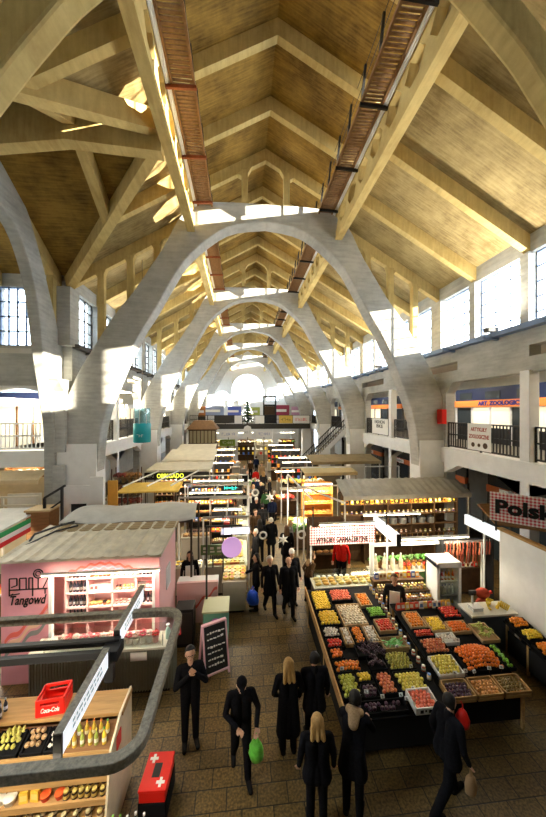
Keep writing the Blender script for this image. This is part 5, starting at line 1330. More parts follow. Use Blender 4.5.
# mint green cabinet and the chalkboard
t = thing('cabinet', 'mint green cabinet with a cream top and a purple round sticker by the aisle', 'cabinet', (-.7, 8.6, 0))
MINT = mat('mint_paint', (.16, .42, .30), .5, vary=.06)
MB().box(-1.03, 8.42, .06, -.38, 9.06, .92).build('body', MINT, t, world=True, bevel=.008); MB().box(-1.06, 8.39, .92, -.35, 9.09, .97).build('top', mat('cream_green_top', (.55, .58, .36), .45), t, world=True, bevel=.006); MB().box(-1.0, 8.46, 0, -.41, 9.02, .06).build('plinth', BLACK, t, world=True)
q = MB(); q.tube([(-.70, 8.421, .66), (-.70, 8.412, .66)], .12, 20); q.build('sticker', mat('purple_paint', (.52, .20, .55), .5), t, world=True)
t = thing('chalkboard', 'pink framed folding chalkboard with white chalk lines standing beside the mint cabinet', 'sign', (-.68, 7.72, 0), .42)
for q_, tag_ in ((-1, 'front_board'), (1, 'rear_board')):
    b = MB(); b.hexa([(-.27, q_ * .24, .1), (.27, q_ * .24, .1), (.27, q_ * .215, .1), (-.27, q_ * .215, .1), (-.27, q_ * .03, 1.1), (.27, q_ * .03, 1.1), (.27, q_ * .005, 1.1), (-.27, q_ * .005, 1.1)]); b.build(tag_, mat('slate', (.02, .022, .025), .6), t)
    f = MB()
    for x in (-.29, .29): f.bar((x, q_ * .255, 0), (x, q_ * .02, 1.15), .04, .04)
    f.bar((-.29, q_ * .02, 1.14), (.29, q_ * .02, 1.14), .04, .04); f.bar((-.29, q_ * .24, .11), (.29, q_ * .24, .11), .04, .04); f.build('frame', mat('frame_pink', (.82, .50, .60), .5), t)
rr = random.Random(9)
for z in (.95, .83, .66, .54, .40, .28):
    yy = -(.24 - (.21) * (z - .1)) - .004; q = MB(); x = -.2
    while x < .17:
        w = rr.uniform(.03, .08); q.bar((x, yy, z), (x + w, yy, z + rr.uniform(-.015, .015)), .02, rr.choice((.02, .04))); x += w + .02
    q.build('chalk_writing', PAPER, t)
# ------------------------------------------------------------------ market stalls of the middle ground
TARP = mat('grey_tarpaulin', (.60, .59, .54), .7, vary=.15, scale=2, bump=.3)
CANV = mat('cream_canvas', (.70, .64, .50), .8, vary=.12, scale=2, bump=.2)
CORRG = mat('grey_corrugated', (.52, .50, .45), .6, vary=.2, scale=3)
YELW = mat('yellow_board', (.80, .55, .12), .6, vary=.12)
OFFW = mat('off_white_counter', (.55, .51, .42), .45, vary=.06)
DARKW = mat('dark_brown_wood', (.085, .045, .02), .6, vary=.3, scale=6)
LAMPM = mat('lamp_tube', (1.0, .86, .58), .4, emit=14)
STEEL = mat('pot_steel', (.42, .43, .44), .3, .8, vary=.1)
n_lights = [0]
def lamp(x0, x1, y, z, energy, label, col=(1, .88, .68), size_y=.25):
    """a ceiling strip lamp of a stall with the light it gives"""
    t = thing('strip_lamp', label, 'lamp', ((x0 + x1) / 2, y, z))
    w = (x1 - x0) / 2
    for q in (-.7, .7): MB().cyl((q * w, 0, .04), (q * w, 0, .16), .008, 5).build('hanger', DARKM, t)
    MB().box(-w, -.04, .0, w, .04, .05).build('housing', WHITE, t); MB().box(-w + .02, -.03, -.025, w - .02, .03, 0).build('tube', LAMPM, t)
    l = bpy.data.lights.new('stall_light', 'AREA'); l.shape = 'RECTANGLE'; l.size = w * 2; l.size_y = size_y; l.energy = energy; l.color = col
    o = bpy.data.objects.new('stall_light', l); COL.objects.link(o); o.location = ((x0 + x1) / 2, y, z - .05)
def sheet_roof(label, x0, x1, y0, y1, z0, z1, m, posts=True, corr=0, th=.05, name='stall_roof', zp=0):
    t = thing(name, label, 'roof', (x0, y0, z0)); mb = MB()
    if corr:
        n = int((x1 - x0) / corr) * 2
        pr = [(x0 + (x1 - x0) * i / n, (.03 if i % 2 else 0)) for i in range(n + 1)]
        a = [(x, z0 + d) for x, d in pr]; m_ = n + 1
        vs = [(x, y0, z0 + d) for x, d in pr] + [(x, y0, z0 + d - .02) for x, d in pr] + [(x, y1, z1 + d) for x, d in pr] + [(x, y1, z1 + d - .02) for x, d in pr]; fs = []
        for i in range(n): fs += [(i, i + 1, 2 * m_ + i + 1, 2 * m_ + i), (m_ + i, 3 * m_ + i, 3 * m_ + i + 1, m_ + i + 1), (i, m_ + i, m_ + i + 1, i + 1), (2 * m_ + i, 2 * m_ + i + 1, 3 * m_ + i + 1, 3 * m_ + i)]
        mb.add(vs, fs)
    else:
        mb.hexa([(x0, y0, z0 - th), (x1, y0, z0 - th), (x1, y1, z1 - th), (x0, y1, z1 - th), (x0, y0, z0), (x1, y0, z0), (x1, y1, z1), (x0, y1, z1)])
    mb.build('sheet', m, t, world=True)
    v = MB(); v.box(x0, y0 - .02, z0 - .16, x1, y0 + .01, z0 + .01); v.build('valance', m, t, world=True)
    if posts:
        for x in (x0 + .05, x1 - .1):
            for y, z in ((y0 + .05, z0), (y1 - .1, z1)): MB().box(x, y, zp, x + .05, y + .05, z - .03).build('post', GALV, t, world=True)
    return t
def counter(label, x0, x1, y0, y1, z, m, top=None, glass=None, name='counter'):
    t = thing(name, label, 'counter', (x0, y0, 0))
    MB().box(x0 + .03, y0 + .03, .08, x1 - .03, y1 - .03, z - .04).build('body', m, t, world=True); MB().box(x0, y0, z - .04, x1, y1, z).build('top', top or OFFW, t, world=True); MB().box(x0 + .08, y0 + .08, 0, x1 - .08, y1 - .08, .08).build('plinth', BLACK, t, world=True)
    if glass:
        g = MB(); g.hexa([(x0 + .02, y0 + .02, z), (x1 - .02, y0 + .02, z), (x1 - .02, y0 + .03, z), (x0 + .02, y0 + .03, z), (x0 + .02, y0 + .12, z + glass), (x1 - .02, y0 + .12, z + glass), (x1 - .02, y0 + .13, z + glass), (x0 + .02, y0 + .13, z + glass)])
        g.build('front_glass', GLASS, t, world=True); g = MB(); g.box(x0 + .02, y0 + .12, z + glass - .01, x1 - .02, y1 - .05, z + glass); g.build('top_glass', GLASS, t, world=True)
    return t
def shelves(label, x0, x1, y, zs, m, d=.35, back=None, zt=None, name='shelf_unit'):
    t = thing(name, label, 'shelf', (x0, y, 0))
    top = zt or zs[-1] + .35
    for z in zs: MB().box(x0, y, z - .03, x1, y + d, z).build('shelf_board', m, t, world=True)
    n = max(1, round((x1 - x0) / 1.1))
    for i in range(n + 1):
        x = x0 + (x1 - x0) * i / n; MB().box(x - .02, y, 0, x + .02, y + d, top).build('upright', m, t, world=True)
    MB().box(x0, y + d, 0, x1, y + d + .02, top).build('back_panel', back or m, t, world=True)
    return t
W_, CR, YE, BR, RD, GN, BK, BL, OR_ = (.85, .83, .78), (.82, .72, .50), (.88, .62, .06), (.34, .16, .05), (.70, .05, .03), (.12, .36, .06), (.02, .02, .02), (.06, .12, .42), (.84, .32, .03)
CHEESE = [((.86, .66, .22), (.84, .50, .08)), ((.84, .76, .52), (.72, .55, .25)), ((.88, .58, .10), (.70, .12, .05))]
BREAD = [((.56, .27, .08),), ((.70, .42, .15),), ((.40, .18, .06),)]
SAUS = [((.34, .07, .035), (.7, .6, .45)), ((.48, .14, .07), (.7, .6, .45)), ((.24, .05, .03), (.7, .6, .45))]
JARS = [(BR, (.75, .6, .2), W_), ((.50, .22, .03), BK, CR), ((.30, .06, .03), (.8, .75, .6), W_), ((.15, .22, .04), (.7, .55, .2), CR)]
PKS = [(YE, W_), (W_, RD), (OR_, W_), (RD, YE), (CR, BR), (BL, W_)]

# grey tarpaulin, slatted top and pipes behind the pink kiosk
t = thing('tarpaulin', 'sagging grey tarpaulin stretched behind the roof of the pink kiosk', 'tarpaulin', (-3.4, 10.6, 3.0))
nx, ny = 24, 12; vs = []; fs = []
for j in range(ny + 1):
    for i in range(nx + 1):
        u, v = i / nx, j / ny
        vs.append((-5.25 + 3.75 * u + .18 * (v - .5) * (1 - 2 * u), 9.70 + 1.75 * v, 3.02 + .12 * math.sin(PI * v) + .03 * math.sin(7 * u + 3 * v) - .10 * math.sin(PI * u) * (1 - v) + .02 * math.sin(19 * u)))
for j in range(ny):
    for i in range(nx): fs.append((j * (nx + 1) + i, j * (nx + 1) + i + 1, (j + 1) * (nx + 1) + i + 1, (j + 1) * (nx + 1) + i))
b = len(vs); vs += [(x, y, z - .015) for x, y, z in vs]; fs += [tuple(b + q for q in f[::-1]) for f in fs]
for i in range(nx): fs.append((i, i + 1, b + i + 1, b + i))
mb = MB(); mb.add(vs, fs); mb.build('sheet', TARP, t, True, world=True)
fr = MB()
for x in (-5.2, -1.55):
    for y in (9.8, 11.4): fr.bar((x, y, 0), (x, y, 3.0), .06, .06)
for y in (9.78, 11.4): fr.bar((-5.25, y, 2.93), (-1.5, y, 2.93), .07, .07)
fr.build('frame', DARKM, t, world=True)
t = thing('plank_deck', 'row of brown planks lying over the back of the kiosk roof', 'planks', (-5.3, 9.3, 2.9))
for k in range(4): MB().box(-5.3, 9.22 + k * .15, 2.93, -1.9, 9.34 + k * .15, 2.96).build('plank', mat('weathered_wood', (.40, .29, .15), .7, vary=.3, scale=5, stretch=(.3, 4, 4)), t, world=True)
t = thing('pipework', 'bent black pipe frame at the left end of the kiosk roof', 'frame', (-5.4, 9.0, 2.9))
mb = MB(); mb.tube([(-5.5, 8.6, 2.85), (-5.5, 8.9, 3.02), (-5.2, 9.3, 3.05), (-4.9, 9.7, 3.05)], .03, 7); mb.tube([(-5.6, 8.3, 2.84), (-5.1, 9.1, 3.0), (-4.7, 9.5, 3.0)], .025, 7); mb.build('pipe', BLACK, t, world=True)

# deli and cheese counters along the left of the aisle
def deli(k, x0, x1, y0, y1, words, goods, lampe=26):
    counter('white deli counter with a glass front, %s' % words, x0, x1, y0, y0 + .55, 1.0, OFFW, glass=.32)
    counter('side counter along the aisle of the deli stall, %s' % words, x1 - .5, x1, y0 + .6, y1, .98, OFFW)
    shelves('goods shelf at the back of the deli stall, %s' % words, x0, x1 - .6, y1 - .35, (.7, 1.1, 1.5, 1.9), DARKW, back=BLACK, zt=2.2)
    for q, (kind, pal, n, rows_, where) in enumerate(goods):
        nm = PKN[kind][0].replace('_', ' ')
        if where == 'c': row(kind, pal, (x0 + .18, y0 + .17, 1.0), (x1 - .2, y0 + .17, 1.0), n, '%s in the glass deli counter, %s' % (nm, words), rows_, .15, parts=True)
        elif where == 's': 
            ys = np.linspace(y0 + .75, y1 - .15, n)
            for yy in ys:
                for r in range(rows_): pack(kind, pal[RN.randrange(len(pal))], (x1 - .4 + r * .15, yy, .98), '%s on the side counter of the deli stall, %s' % (nm, words), '%s on the side counter of the deli stall, %s' % (nm, words), RN.uniform(0, 3))
        else:
            z = (.7, 1.1, 1.5, 1.9)[int(where)]
            row(kind, pal, (x0 + .1, y1 - .25, z), (x1 - .75, y1 - .25, z), n, '%s on shelf %s of the deli stall, %s' % (nm, ['one', 'two', 'three', 'four'][int(where)], words), rows_, .12)
    lamp(x0 + .2, x1 - .2, (y0 + y1) / 2, 2.62, lampe, 'strip lamp hanging over the deli stall, %s' % words)
    sg = thing('lamp_rail', 'white lamp rail frame of the deli stall, %s' % words, 'frame', (x0, y0, 2.7)); f = MB()
    f.bar((x0 - .07, y0 - .05, 2.7), (x1 + .07, y0 - .05, 2.7), .05, .06); f.bar((x0 - .07, y1 + .06, 2.7), (x1 + .07, y1 + .06, 2.7), .05, .06); f.bar(((x0 + x1) / 2, y0 + .1, 2.7), ((x0 + x1) / 2, y1 - .1, 2.7), .05, .06); f.build('rail', GALV, sg, world=True)
    p = MB()
    for x in (x0 - .05, x1 + .05):
        for y in (y0 - .05, y1 + .06): MB().box(x - .025, y - .025, 0, x + .025, y + .025, 2.68).build('post', WHITE, sg, world=True)
deli(0, -1.25, .18, 10.75, 12.9, 'nearest left of the aisle', [('wedge', CHEESE, 8, 2, 'c'), ('wheel', CHEESE, 8, 2, 's'), ('packet', PKS, 7, 1, '3'), ('box', PKS, 7, 1, '2'), ('jar', JARS, 8, 1, '1'), ('tub', [(W_, YE), (CR, W_)], 8, 1, '0')])
deli(1, -2.55, .22, 13.3, 15.3, 'second left of the aisle', [('loaf', BREAD, 12, 2, 'c'), ('tub', [(W_, YE), (YE, W_)], 7, 2, 's'), ('packet', PKS, 14, 1, '3'), ('loaf', BREAD, 12, 1, '2'), ('box', PKS, 14, 1, '1')])
deli(2, -2.75, .30, 15.8, 17.6, 'third left of the aisle', [('wedge', CHEESE, 13, 2, 'c'), ('jar', JARS, 9, 2, 's'), ('packet', PKS, 14, 1, '3'), ('wheel', CHEESE, 11, 1, '2'), ('box', PKS, 14, 1, '1')])
counter('long white counter with cheese right behind the pale pink counter', -.62, .14, 9.75, 10.65, 1.0, OFFW)
row('wheel', CHEESE, (-.5, 9.95, 1.0), (.02, 9.95, 1.0), 4, 'round cheese on the long white counter behind the pale pink counter', 4, .2)
counter('white counter with tubs inside the kiosk row left of the aisle', -2.6, -1.35, 10.75, 11.3, 1.0, OFFW)
row('tub', [(W_, YE), (YE, W_), (W_, W_)], (-2.5, 10.9, 1.0), (-1.45, 10.9, 1.0), 8, 'white tub on the counter inside the kiosk row', 2, .2)
t = thing('menu_board', 'dark green menu board with cream marks on the cheese stall', 'sign', (-.98, 10.7, 1.45)); MB().box(-.4, -.03, 0, .4, 0, .34).build('board', mat('menu_green', (.10, .16, .05), .5), t); q = MB()
for k in range(3): q.box(-.32 + .23 * k, -.036, .08, -.17 + .23 * k, -.03, .13); q.box(-.32 + .23 * k, -.036, .18, -.2 + .23 * k, -.03, .26)
q.build('marking', CANV, t); MB().box(-.02, 0, -.45, .02, .03, .3).build('post', DARKM, t)
# hanging disc and sign box of the cheese stall
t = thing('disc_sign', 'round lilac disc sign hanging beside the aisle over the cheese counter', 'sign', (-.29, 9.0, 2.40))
MB().cyl((0, -.02, 0), (0, .02, 0), .29, 28).build('disc', mat('lilac_paint', (.72, .42, .80), .5, emit=.22), t, 'auto'); MB().cyl((0, 0, .28), (0, .0, .60), .012, 6).build('hanger', DARKM, t)  # disc gets a glow of its own to look lit
t2 = MB(); t2.bar((-1.0, 9.0, 3.02), (0.0, 9.0, 3.02), .05, .05); t2.bar((-1.0, 9.0, 0), (-1.0, 9.0, 3.04), .05, .05); tag(t2.build('bracket_post', DARKM), 'dark post with an arm that carries the lilac disc sign', 'post')
t = thing('sign_box', 'white lit box sign above the cheese counter behind the lilac disc', 'sign', (-.22, 10.72, 2.1)); MB().box(-.5, -.06, 0, .5, .06, .26).build('box', WHITE, t, bevel=.01); MB().box(-.46, -.066, .03, .46, -.06, .23).build('face', mat('lit_face', (.72, .74, .90), .4, emit=.9), t); MB().box(-.42, -.07, .27, -.2, .07, .42).build('red_plate', REDP, t); MB().box(-.02, 0, .26, .02, .04, .60).build('hanger', DARKM, t)
t = thing('lit_sign', 'dark hooded sign with turquoise and yellow lettering at the third deli stall', 'sign', (-.52, 15.7, 2.12)); MB().box(-.52, -.1, 0, .52, .1, .52).build('box', BLACK, t, bevel=.02); MB().prism([(-.5, .52), (-.35, .68), (.35, .68), (.5, .52)], -.1, .1).build('hood', OFFW, t)
text_mesh('lettering', '~~~~', .24, mat('turquoise_letters', (.05, .75, .62), .4, emit=1.2), t, (0, -.104, .37), (PI / 2, 0, 0), .004, fit=.72); text_mesh('lettering', '~~~~~~', .2, mat('yellow_letters', (.80, .82, .10), .4, emit=1.2), t, (0, -.104, .14), (PI / 2, 0, 0), .004, fit=.84); MB().box(-.03, .08, -2.12, .03, .12, .3).build('post', BLACK, t)

# dark stall with the yellow green lettering
SX0, SX1 = -5.3, -2.9
sheet_roof('flat cream roof of the dark stall with yellow green lettering', -5.3, -1.75, 17.9, 20.0, 3.0, 3.1, CANV)
t = thing('shop_sign', 'black fascia sign with yellow green letters under the cream roof', 'sign', (-3.6, 17.8, 2.5)); MB().box(-1.75, -.04, 0, 1.75, .04, .40).build('board', BLACK, t)
text_mesh('lettering', 'OBRIGADO', .34, mat('yellow_green_letters', (.58, .62, .05), .4, emit=.9), t, (-.35, -.045, .2), (PI / 2, 0, 0), .004, .008, fit=1.45); text_mesh('lettering', '~~~~', .16, PAPER, t, (-1.42, -.045, .2), (PI / 2, 0, 0), .003, .004)
for x in (-1.7, 1.66): MB().box(x, -.03, -2.5, x + .05, .02, .4).build('post', DARKM, t)
shelves('dark shelf rack with wine and packets under the black fascia sign', -5.2, -1.9, 19.2, (.8, 1.25, 1.7, 2.1), DARKW, back=BLACK, zt=2.45)
for z, kd, pl in ((.8, 'bottle', [(BK, RD, W_), ((.03, .06, .02), YE, CR)]), (1.25, 'jar', JARS), (1.7, 'box', PKS), (2.1, 'packet', [(BR, YE), (BK, W_), (RD, W_)])):
    row(kd, pl, (-5.05, 19.3, z), (-2.05, 19.3, z), 12, '%s on the dark rack under the black fascia sign, shelf at %s height' % (PKN[kd][0], {.8: 'counter', 1.25: 'chest', 1.7: 'eye', 2.1: 'top'}[z]))
counter('dark counter with yellow goods before the wine rack', -4.9, -2.0, 18.0, 18.5, 1.0, DARKW, DARKW)
row('packet', [(YE, W_), (OR_, W_), (BR, YE)], (-4.8, 18.15, 1.0), (-2.1, 18.15, 1.0), 15, 'yellow packet on the dark counter before the wine rack', 2, .16)
lamp(-4.8, -2.2, 18.9, 2.46, 50, 'strip lamp inside the dark stall with yellow green lettering')
t = thing('roof_board', 'yellow board lying flat on the stall before the black fascia sign', 'board', (-4.4, 15.7, 2.6)); MB().hexa([(-5.85, 15.3, 2.42), (-3.05, 15.3, 2.42), (-3.0, 16.3, 2.62), (-5.6, 16.3, 2.62), (-5.85, 15.3, 2.5), (-3.05, 15.3, 2.5), (-3.0, 16.3, 2.70), (-5.6, 16.3, 2.70)]).build('board', YELW, t, world=True)
for x in (-5.7, -3.2):
    for y in (15.4, 16.15): MB().box(x, y, 0, x + .06, y + .06, 2.45).build('post', DARKM, t, world=True)
for k in range(3):
    t = thing('rail', ['nearest', 'middle', 'farthest'][k] + ' of three pale slanted rails over the stall before the black fascia sign', 'rail', (-5.2 + k * .9, 15.0, 2.7)); MB().bar((-5.6 + k * 1.1, 15.4, 2.72), (-4.6 + k * 1.1, 17.8, 2.98), .06, .06).build('bar', WHITE, t, world=True)
# crates and greenery left of it
t = thing('plant_rack', 'dark rack of red brown dried flowers left of the stall with lettering', 'rack', (-6.0, 16.9, 0))
for z in (1.2, 1.9, 2.55): MB().box(-6.7, 16.8, z - .03, -5.35, 17.4, z).build('shelf_board', DARKW, t, world=True)
for x in (-6.7, -5.39):
    for y in (16.8, 17.36): MB().box(x, y, 0, x + .04, y + .04, 3.3).build('post', DARKW, t, world=True)
for z in (1.2, 1.9, 2.55):
    row('bouquet', [((.35, .06, .04), (.3, .2, .1)), ((.42, .20, .06), (.35, .22, .1)), ((.22, .05, .04), (.5, .4, .3))], (-6.5, 17.0, z), (-5.55, 17.0, z), 4, 'red brown dried bouquet on the dark rack, shelf at %s height' % {1.2: 'waist', 1.9: 'head', 2.55: 'top'}[z], 2, .25, sc=1.3)
t = thing('screen', 'narrow orange panel beside the white booth', 'panel', (-4.8, 12.1, 1.2)); MB().box(-4.95, 12.1, 0, -4.6, 12.16, 3.72).build('sheet', mat('orange_panel', (.78, .40, .06), .5, vary=.1), t, world=True)
sheet_roof('cream canvas canopy far on the left of the aisle', -5.2, -1.85, 21.0, 24.0, 3.05, 3.45, CANV)
sheet_roof('second cream canvas roof behind the first canopy on the left', -5.3, -2.2, 25.0, 28.0, 3.05, 3.4, CANV)
for k, y in enumerate((21.6, 25.6, 29.5)):
    w = ['under the first', 'under the second', 'past the second'][k] + ' far cream canopy on the left'
    counter('far white counter %s' % w, -3.0, -.2, y, y + .6, 1.0, OFFW); row(['packet', 'loaf', 'bouquet'][k], [PKS, BREAD, [(YE, W_), (W_, GN), (RD, W_), (OR_, GN)]][k], (-2.8, y + .15, 1.0), (-.4, y + .15, 1.0), 12, '%s on the counter %s' % (['packet', 'loaf', 'bouquet'][k], w), 2, .2, parts=False, sc=1.3)
    shelves('far shelf %s' % w, -3.2, -.9, y + 1.6, (.8, 1.3, 1.8), DARKW, back=BLACK, zt=2.3)
    row('box', PKS, (-3.1, y + 1.7, 1.3), (-1.0, y + 1.7, 1.3), 11, 'carton on the shelf %s' % w, parts=False); row('packet', PKS, (-3.1, y + 1.7, 1.8), (-1.0, y + 1.7, 1.8), 11, 'packet on the shelf %s' % w, parts=False); lamp(-2.8, -.6, y + .9, 2.6, 22, 'strip lamp %s' % w)
# wooden pavilion with a hipped roof
t = thing('pavilion', 'tall wooden kiosk with glazed sides and a hipped roof by the far left arches', 'kiosk', (-4.1, 34, 0))
MB().box(-1.4, -1.2, 0, 1.4, 1.2, 2.9).build('base', mat('deep_red_wood', (.10, .025, .015), .6, vary=.2), t); g = MB(); g.box(-1.3, -1.1, 2.9, 1.3, 1.1, 4.3); g.build('glazing', mat('amber_glass', (.42, .36, .22), .15, spec=.6), t)
f = MB()
for i in range(8): f.box(-1.36 + i * .38, -1.16, 2.9, -1.28 + i * .38, -1.08, 4.35)
f.box(-1.4, -1.2, 4.25, 1.4, 1.2, 4.4); f.box(-1.4, -1.2, 2.86, 1.4, 1.2, 2.98); f.build('frame', DARKW, t)
r = MB(); r.hexa([(-1.6, -1.4, 4.4), (1.6, -1.4, 4.4), (1.6, 1.4, 4.4), (-1.6, 1.4, 4.4), (-.9, -.7, 5.3), (.9, -.7, 5.3), (.9, .7, 5.3), (-.9, .7, 5.3)]); r.build('roof', mat('brown_shingle', (.30, .17, .08), .7, vary=.2), t)
# teal hanging lantern
t = thing('hanging_lantern', 'clear cylinder lantern with a teal lower half hanging before the left arch', 'lantern', (-4.3, 14.0, 4.95))
MB().lathe([(.34, 0), (.36, .04), (.36, .80), (.345, .82)], n=20).build('teal_base', mat('teal_shade', (.02, .36, .40), .35, vary=.1), t, 'auto'); MB().lathe([(.33, .82), (.33, 1.45), (.32, 1.47)], n=20).build('clear_top', glassy('lantern_glass', (.62, .86, .94), .12), t, 'auto')
f = MB()
for k in range(8): f.cyl((.345 * math.cos(k * PI / 4), .345 * math.sin(k * PI / 4), .8), (.345 * math.cos(k * PI / 4), .345 * math.sin(k * PI / 4), 1.5), .012, 5)
f.build('bars', GALV, t); MB().cyl((0, 0, 1.45), (0, 0, 7.9), .012, 5).build('cord', DARKM, t)
text_mesh('lettering', '~~~', .16, PAPER, t, (0.02, -.372, .3), (PI / 2, 0, 0), .004)
# white booth at the foot of the left arch, beige stalls and the striped valance at the left edge
t = thing('booth', 'white panelled booth with a black doorway at the foot of the left arch', 'booth', (-6.4, 11.8, 0))
MB().box(-6.4, 11.9, 0, -6.2, 12.0, 3.6).build('panel', WHITE, t, world=True); MB().box(-6.2, 11.9, 2.95, -5.4, 12.0, 3.6).build('panel', WHITE, t, world=True); MB().box(-5.6, 11.9, 0, -5.4, 12.0, 2.95).build('panel', WHITE, t, world=True); MB().box(-6.2, 12.05, 0, -5.6, 12.1, 2.95).build('doorway', BLACK, t, world=True); MB().box(-5.45, 11.8, 0, -4.98, 11.88, 3.92).build('tall_panel', WHITE, t, world=True)
t = thing('rack_frame', 'black angled metal frame beside the white booth', 'frame', (-6.6, 11.0, 0)); mb = MB(); mb.bar((-6.55, 11.1, 0), (-6.55, 11.1, 3.4), .07, .07); mb.bar((-6.0, 11.1, 0), (-6.0, 11.1, 3.75), .07, .07); mb.bar((-6.55, 11.1, 3.4), (-5.9, 11.1, 3.8), .07, .07); mb.bar((-6.55, 11.1, 2.9), (-6.0, 11.1, 3.3), .05, .05); mb.build('bar', BLACK, t, world=True)
GR_, RE_ = mat('flag_green', (.03, .34, .10), .7), mat('flag_red', (.62, .03, .03), .7)
t = thing('valance', 'green white and red striped valance hanging along the stall at the left edge', 'valance', (-6.8, 9.2, 2.45))
for k, m in enumerate((RE_, PAPER, GR_)): MB().box(-6.82, 8.6, 2.42 + k * .14, -6.79, 10.8, 2.56 + k * .14).build('stripe', m, t, world=True)
sheet_roof('dull grey awning behind the striped valance at the left edge', -9.2, -6.85, 9.0, 11.6, 2.86, 2.95, TARP)
counter('counter with orange goods under the grey awning at the left edge', -8.6, -6.9, 9.6, 10.2, 1.0, WOODD); row('packet', [(OR_, YE), (YE, RD), (RD, W_)], (-8.4, 9.8, 1.0), (-7.0, 9.8, 1.0), 9, 'orange packet under the grey awning at the left edge', 2, .2); lamp(-8.5, -7.0, 10, 2.6, 60, 'strip lamp under the grey awning at the left edge')
t = thing('box', 'tall brown wooden box standing behind the striped valance', 'box', (-6.6, 11.2, 0)); MB().box(-7.0, 10.9, 0, -6.3, 11.5, 3.0).build('body', WOODD, t, world=True, bevel=.01); MB().box(-7.04, 10.86, 3.0, -6.26, 11.54, 3.06).build('lid', mat('tan_lid', (.50, .36, .18), .6), t, world=True)
t = thing('pipe_railing', 'pale pipe railing above the stalls at the left edge', 'railing', (-10.0, 11.9, 2.5)); mb = MB()
for z in (2.62, 2.95, 3.25): mb.bar((-11, 11.9, z), (-7.2, 11.9, z), .06, .06)
for x in (-10.9, -9.6, -8.4, -7.25): mb.bar((x, 11.9, 0), (x, 11.9, 3.27), .06, .06)
mb.build('pipe', mat('pale_pipe', (.62, .58, .48), .5), t, world=True)
sheet_roof('beige awning under the transept gallery at the left edge', -12.0, -7.6, 12.5, 13.05, 3.72, 4.0, mat('beige_canvas', (.66, .54, .34), .8, vary=.1), posts=False)
t = thing('screen', 'beige screen wall under the beige awning at the left edge', 'screen', (-9.5, 13.1, 0)); MB().box(-12, 13.05, 0, -7.7, 13.12, 3.7).build('panel', mat('beige_panel', (.60, .50, .33), .7, vary=.1), t, world=True); MB().box(-9.0, 12.98, 2.3, -7.8, 13.05, 3.1).build('hatch', CREAM, t, world=True)

# ------------------------------------------------------------------ right of the aisle: stall with the gingham banner
t = thing('banner', 'red and white gingham banner with two lines of black letters right of the aisle', 'banner', (3.3, 10.0, 1.92))
MB().box(-1.1, -.015, 0, 1.1, .015, .58).build('cloth', GING, t)
text_mesh('lettering', '~~~~~~~~~~~~~', .24, INK, t, (.05, -.018, .41), (PI / 2, 0, 0), .004, .010, fit=1.25); text_mesh('lettering', 'WYROBY GARMAŻERYJNE', .22, INK, t, (-.02, -.018, .15), (PI / 2, 0, 0), .004, .010, fit=1.75)
for x in (-1.08, 1.04): MB().box(x, .02, -1.92, x + .045, .06, .62).build('post', WHITE, t)
counter('counter with yellow pastries behind the gingham banner', 2.15, 4.15, 9.15, 9.75, 1.0, DARKW, OFFW, glass=.28)
row('loaf', [((.80, .52, .14),), ((.84, .64, .26),), ((.72, .40, .10),)], (2.32, 9.3, 1.0), (3.95, 9.3, 1.0), 8, 'golden pastry on the counter under the gingham banner', 3, .15, sc=.8)
row('tub', [(W_, W_), (CR, W_)], (2.4, 9.68, 1.0), (3.9, 9.68, 1.0), 9, 'white tub behind the golden pastries', sc=.9)
shelves('dark shelf of bread behind the vendor in red', 2.5, 3.85, 11.5, (.9, 1.35, 1.8), DARKW, zt=2.2)
for z in (.9, 1.35, 1.8): row('loaf', BREAD, (2.65, 11.65, z), (3.7, 11.65, z), 5, 'loaf behind the vendor in red, shelf at %s height' % {.9: 'counter', 1.35: 'chest', 1.8: 'eye'}[z])
lamp(2.4, 4.2, 9.55, 2.75, 20, 'strip lamp behind the gingham banner')
# white framed stall with jars, white fridge and sausages
t = thing('stall_frame', 'white post and beam frame of the jar stall behind the fruit stands', 'frame', (4.17, 9.7, 0)); MB().box(4.1, 9.66, 1.93, 8.05, 9.74, 2.02).build('beam', WHITE, t, world=True)
for x in (4.1, 7.97): MB().box(x, 9.66, 0, x + .08, 9.74, 1.95).build('post', WHITE, t, world=True)
for k, (x, z, y0, y1, w) in enumerate(((4.62, 2.30, 8.8, 10.5, 'left of two over the jar stall'), (7.8, 2.35, 8.6, 10.2, 'right of two, beside the gingham sign'))):
    t = thing('light_box', 'blank white box sign, %s' % w, 'sign', (x, y0, z)); MB().box(-.06, .02, 0, .06, y1 - y0, .34).build('box', SIGNW, t, bevel=.008); MB().box(-.07, 0, -.01, .07, .03, .35).build('end_cap', BLACK, t); MB().box(-.02, .8, .34, .02, .84, .75).build('hanger', DARKM, t); MB().box(-.02, .75, -z, .02, .79, 0).build('post', WHITE, t)
zb_ = lambda x, y: .82 + (y - 8.5) * .35
t = thing('stepped_counter', 'stepped counter of jars and packets behind the second fruit stand', 'counter', (4.0, 8.5, 0))
for k in range(3): MB().box(3.95, 8.45 + .3 * k, 0, 5.55, 8.75 + .3 * k, .82 + .17 * k).build('step', DARKW, t, world=True)
row('jar', [(OR_, (.8, .6, .1), W_), ((.80, .45, .05), BK, W_), ((.62, .12, .03), W_, W_)], (4.05, 8.6, .82), (5.45, 8.6, .82), 14, 'orange jar with a white label on the lowest step behind the second fruit stand', 2, .12)
row('jar', JARS, (4.05, 8.85, .99), (5.45, 8.85, .99), 14, 'brown jar on the middle step behind the second fruit stand', 2, .11); row('packet', PKS, (4.1, 9.2, 1.16), (5.4, 9.2, 1.16), 11, 'bright packet on the top step behind the second fruit stand')
t = thing('fridge', 'white display fridge with a glass door behind the second fruit stand', 'fridge', (5.95, 8.7, 0)); MB().box(5.6, 8.45, 0, 6.3, 8.5, .1).build('plinth', BLACK, t, world=True)
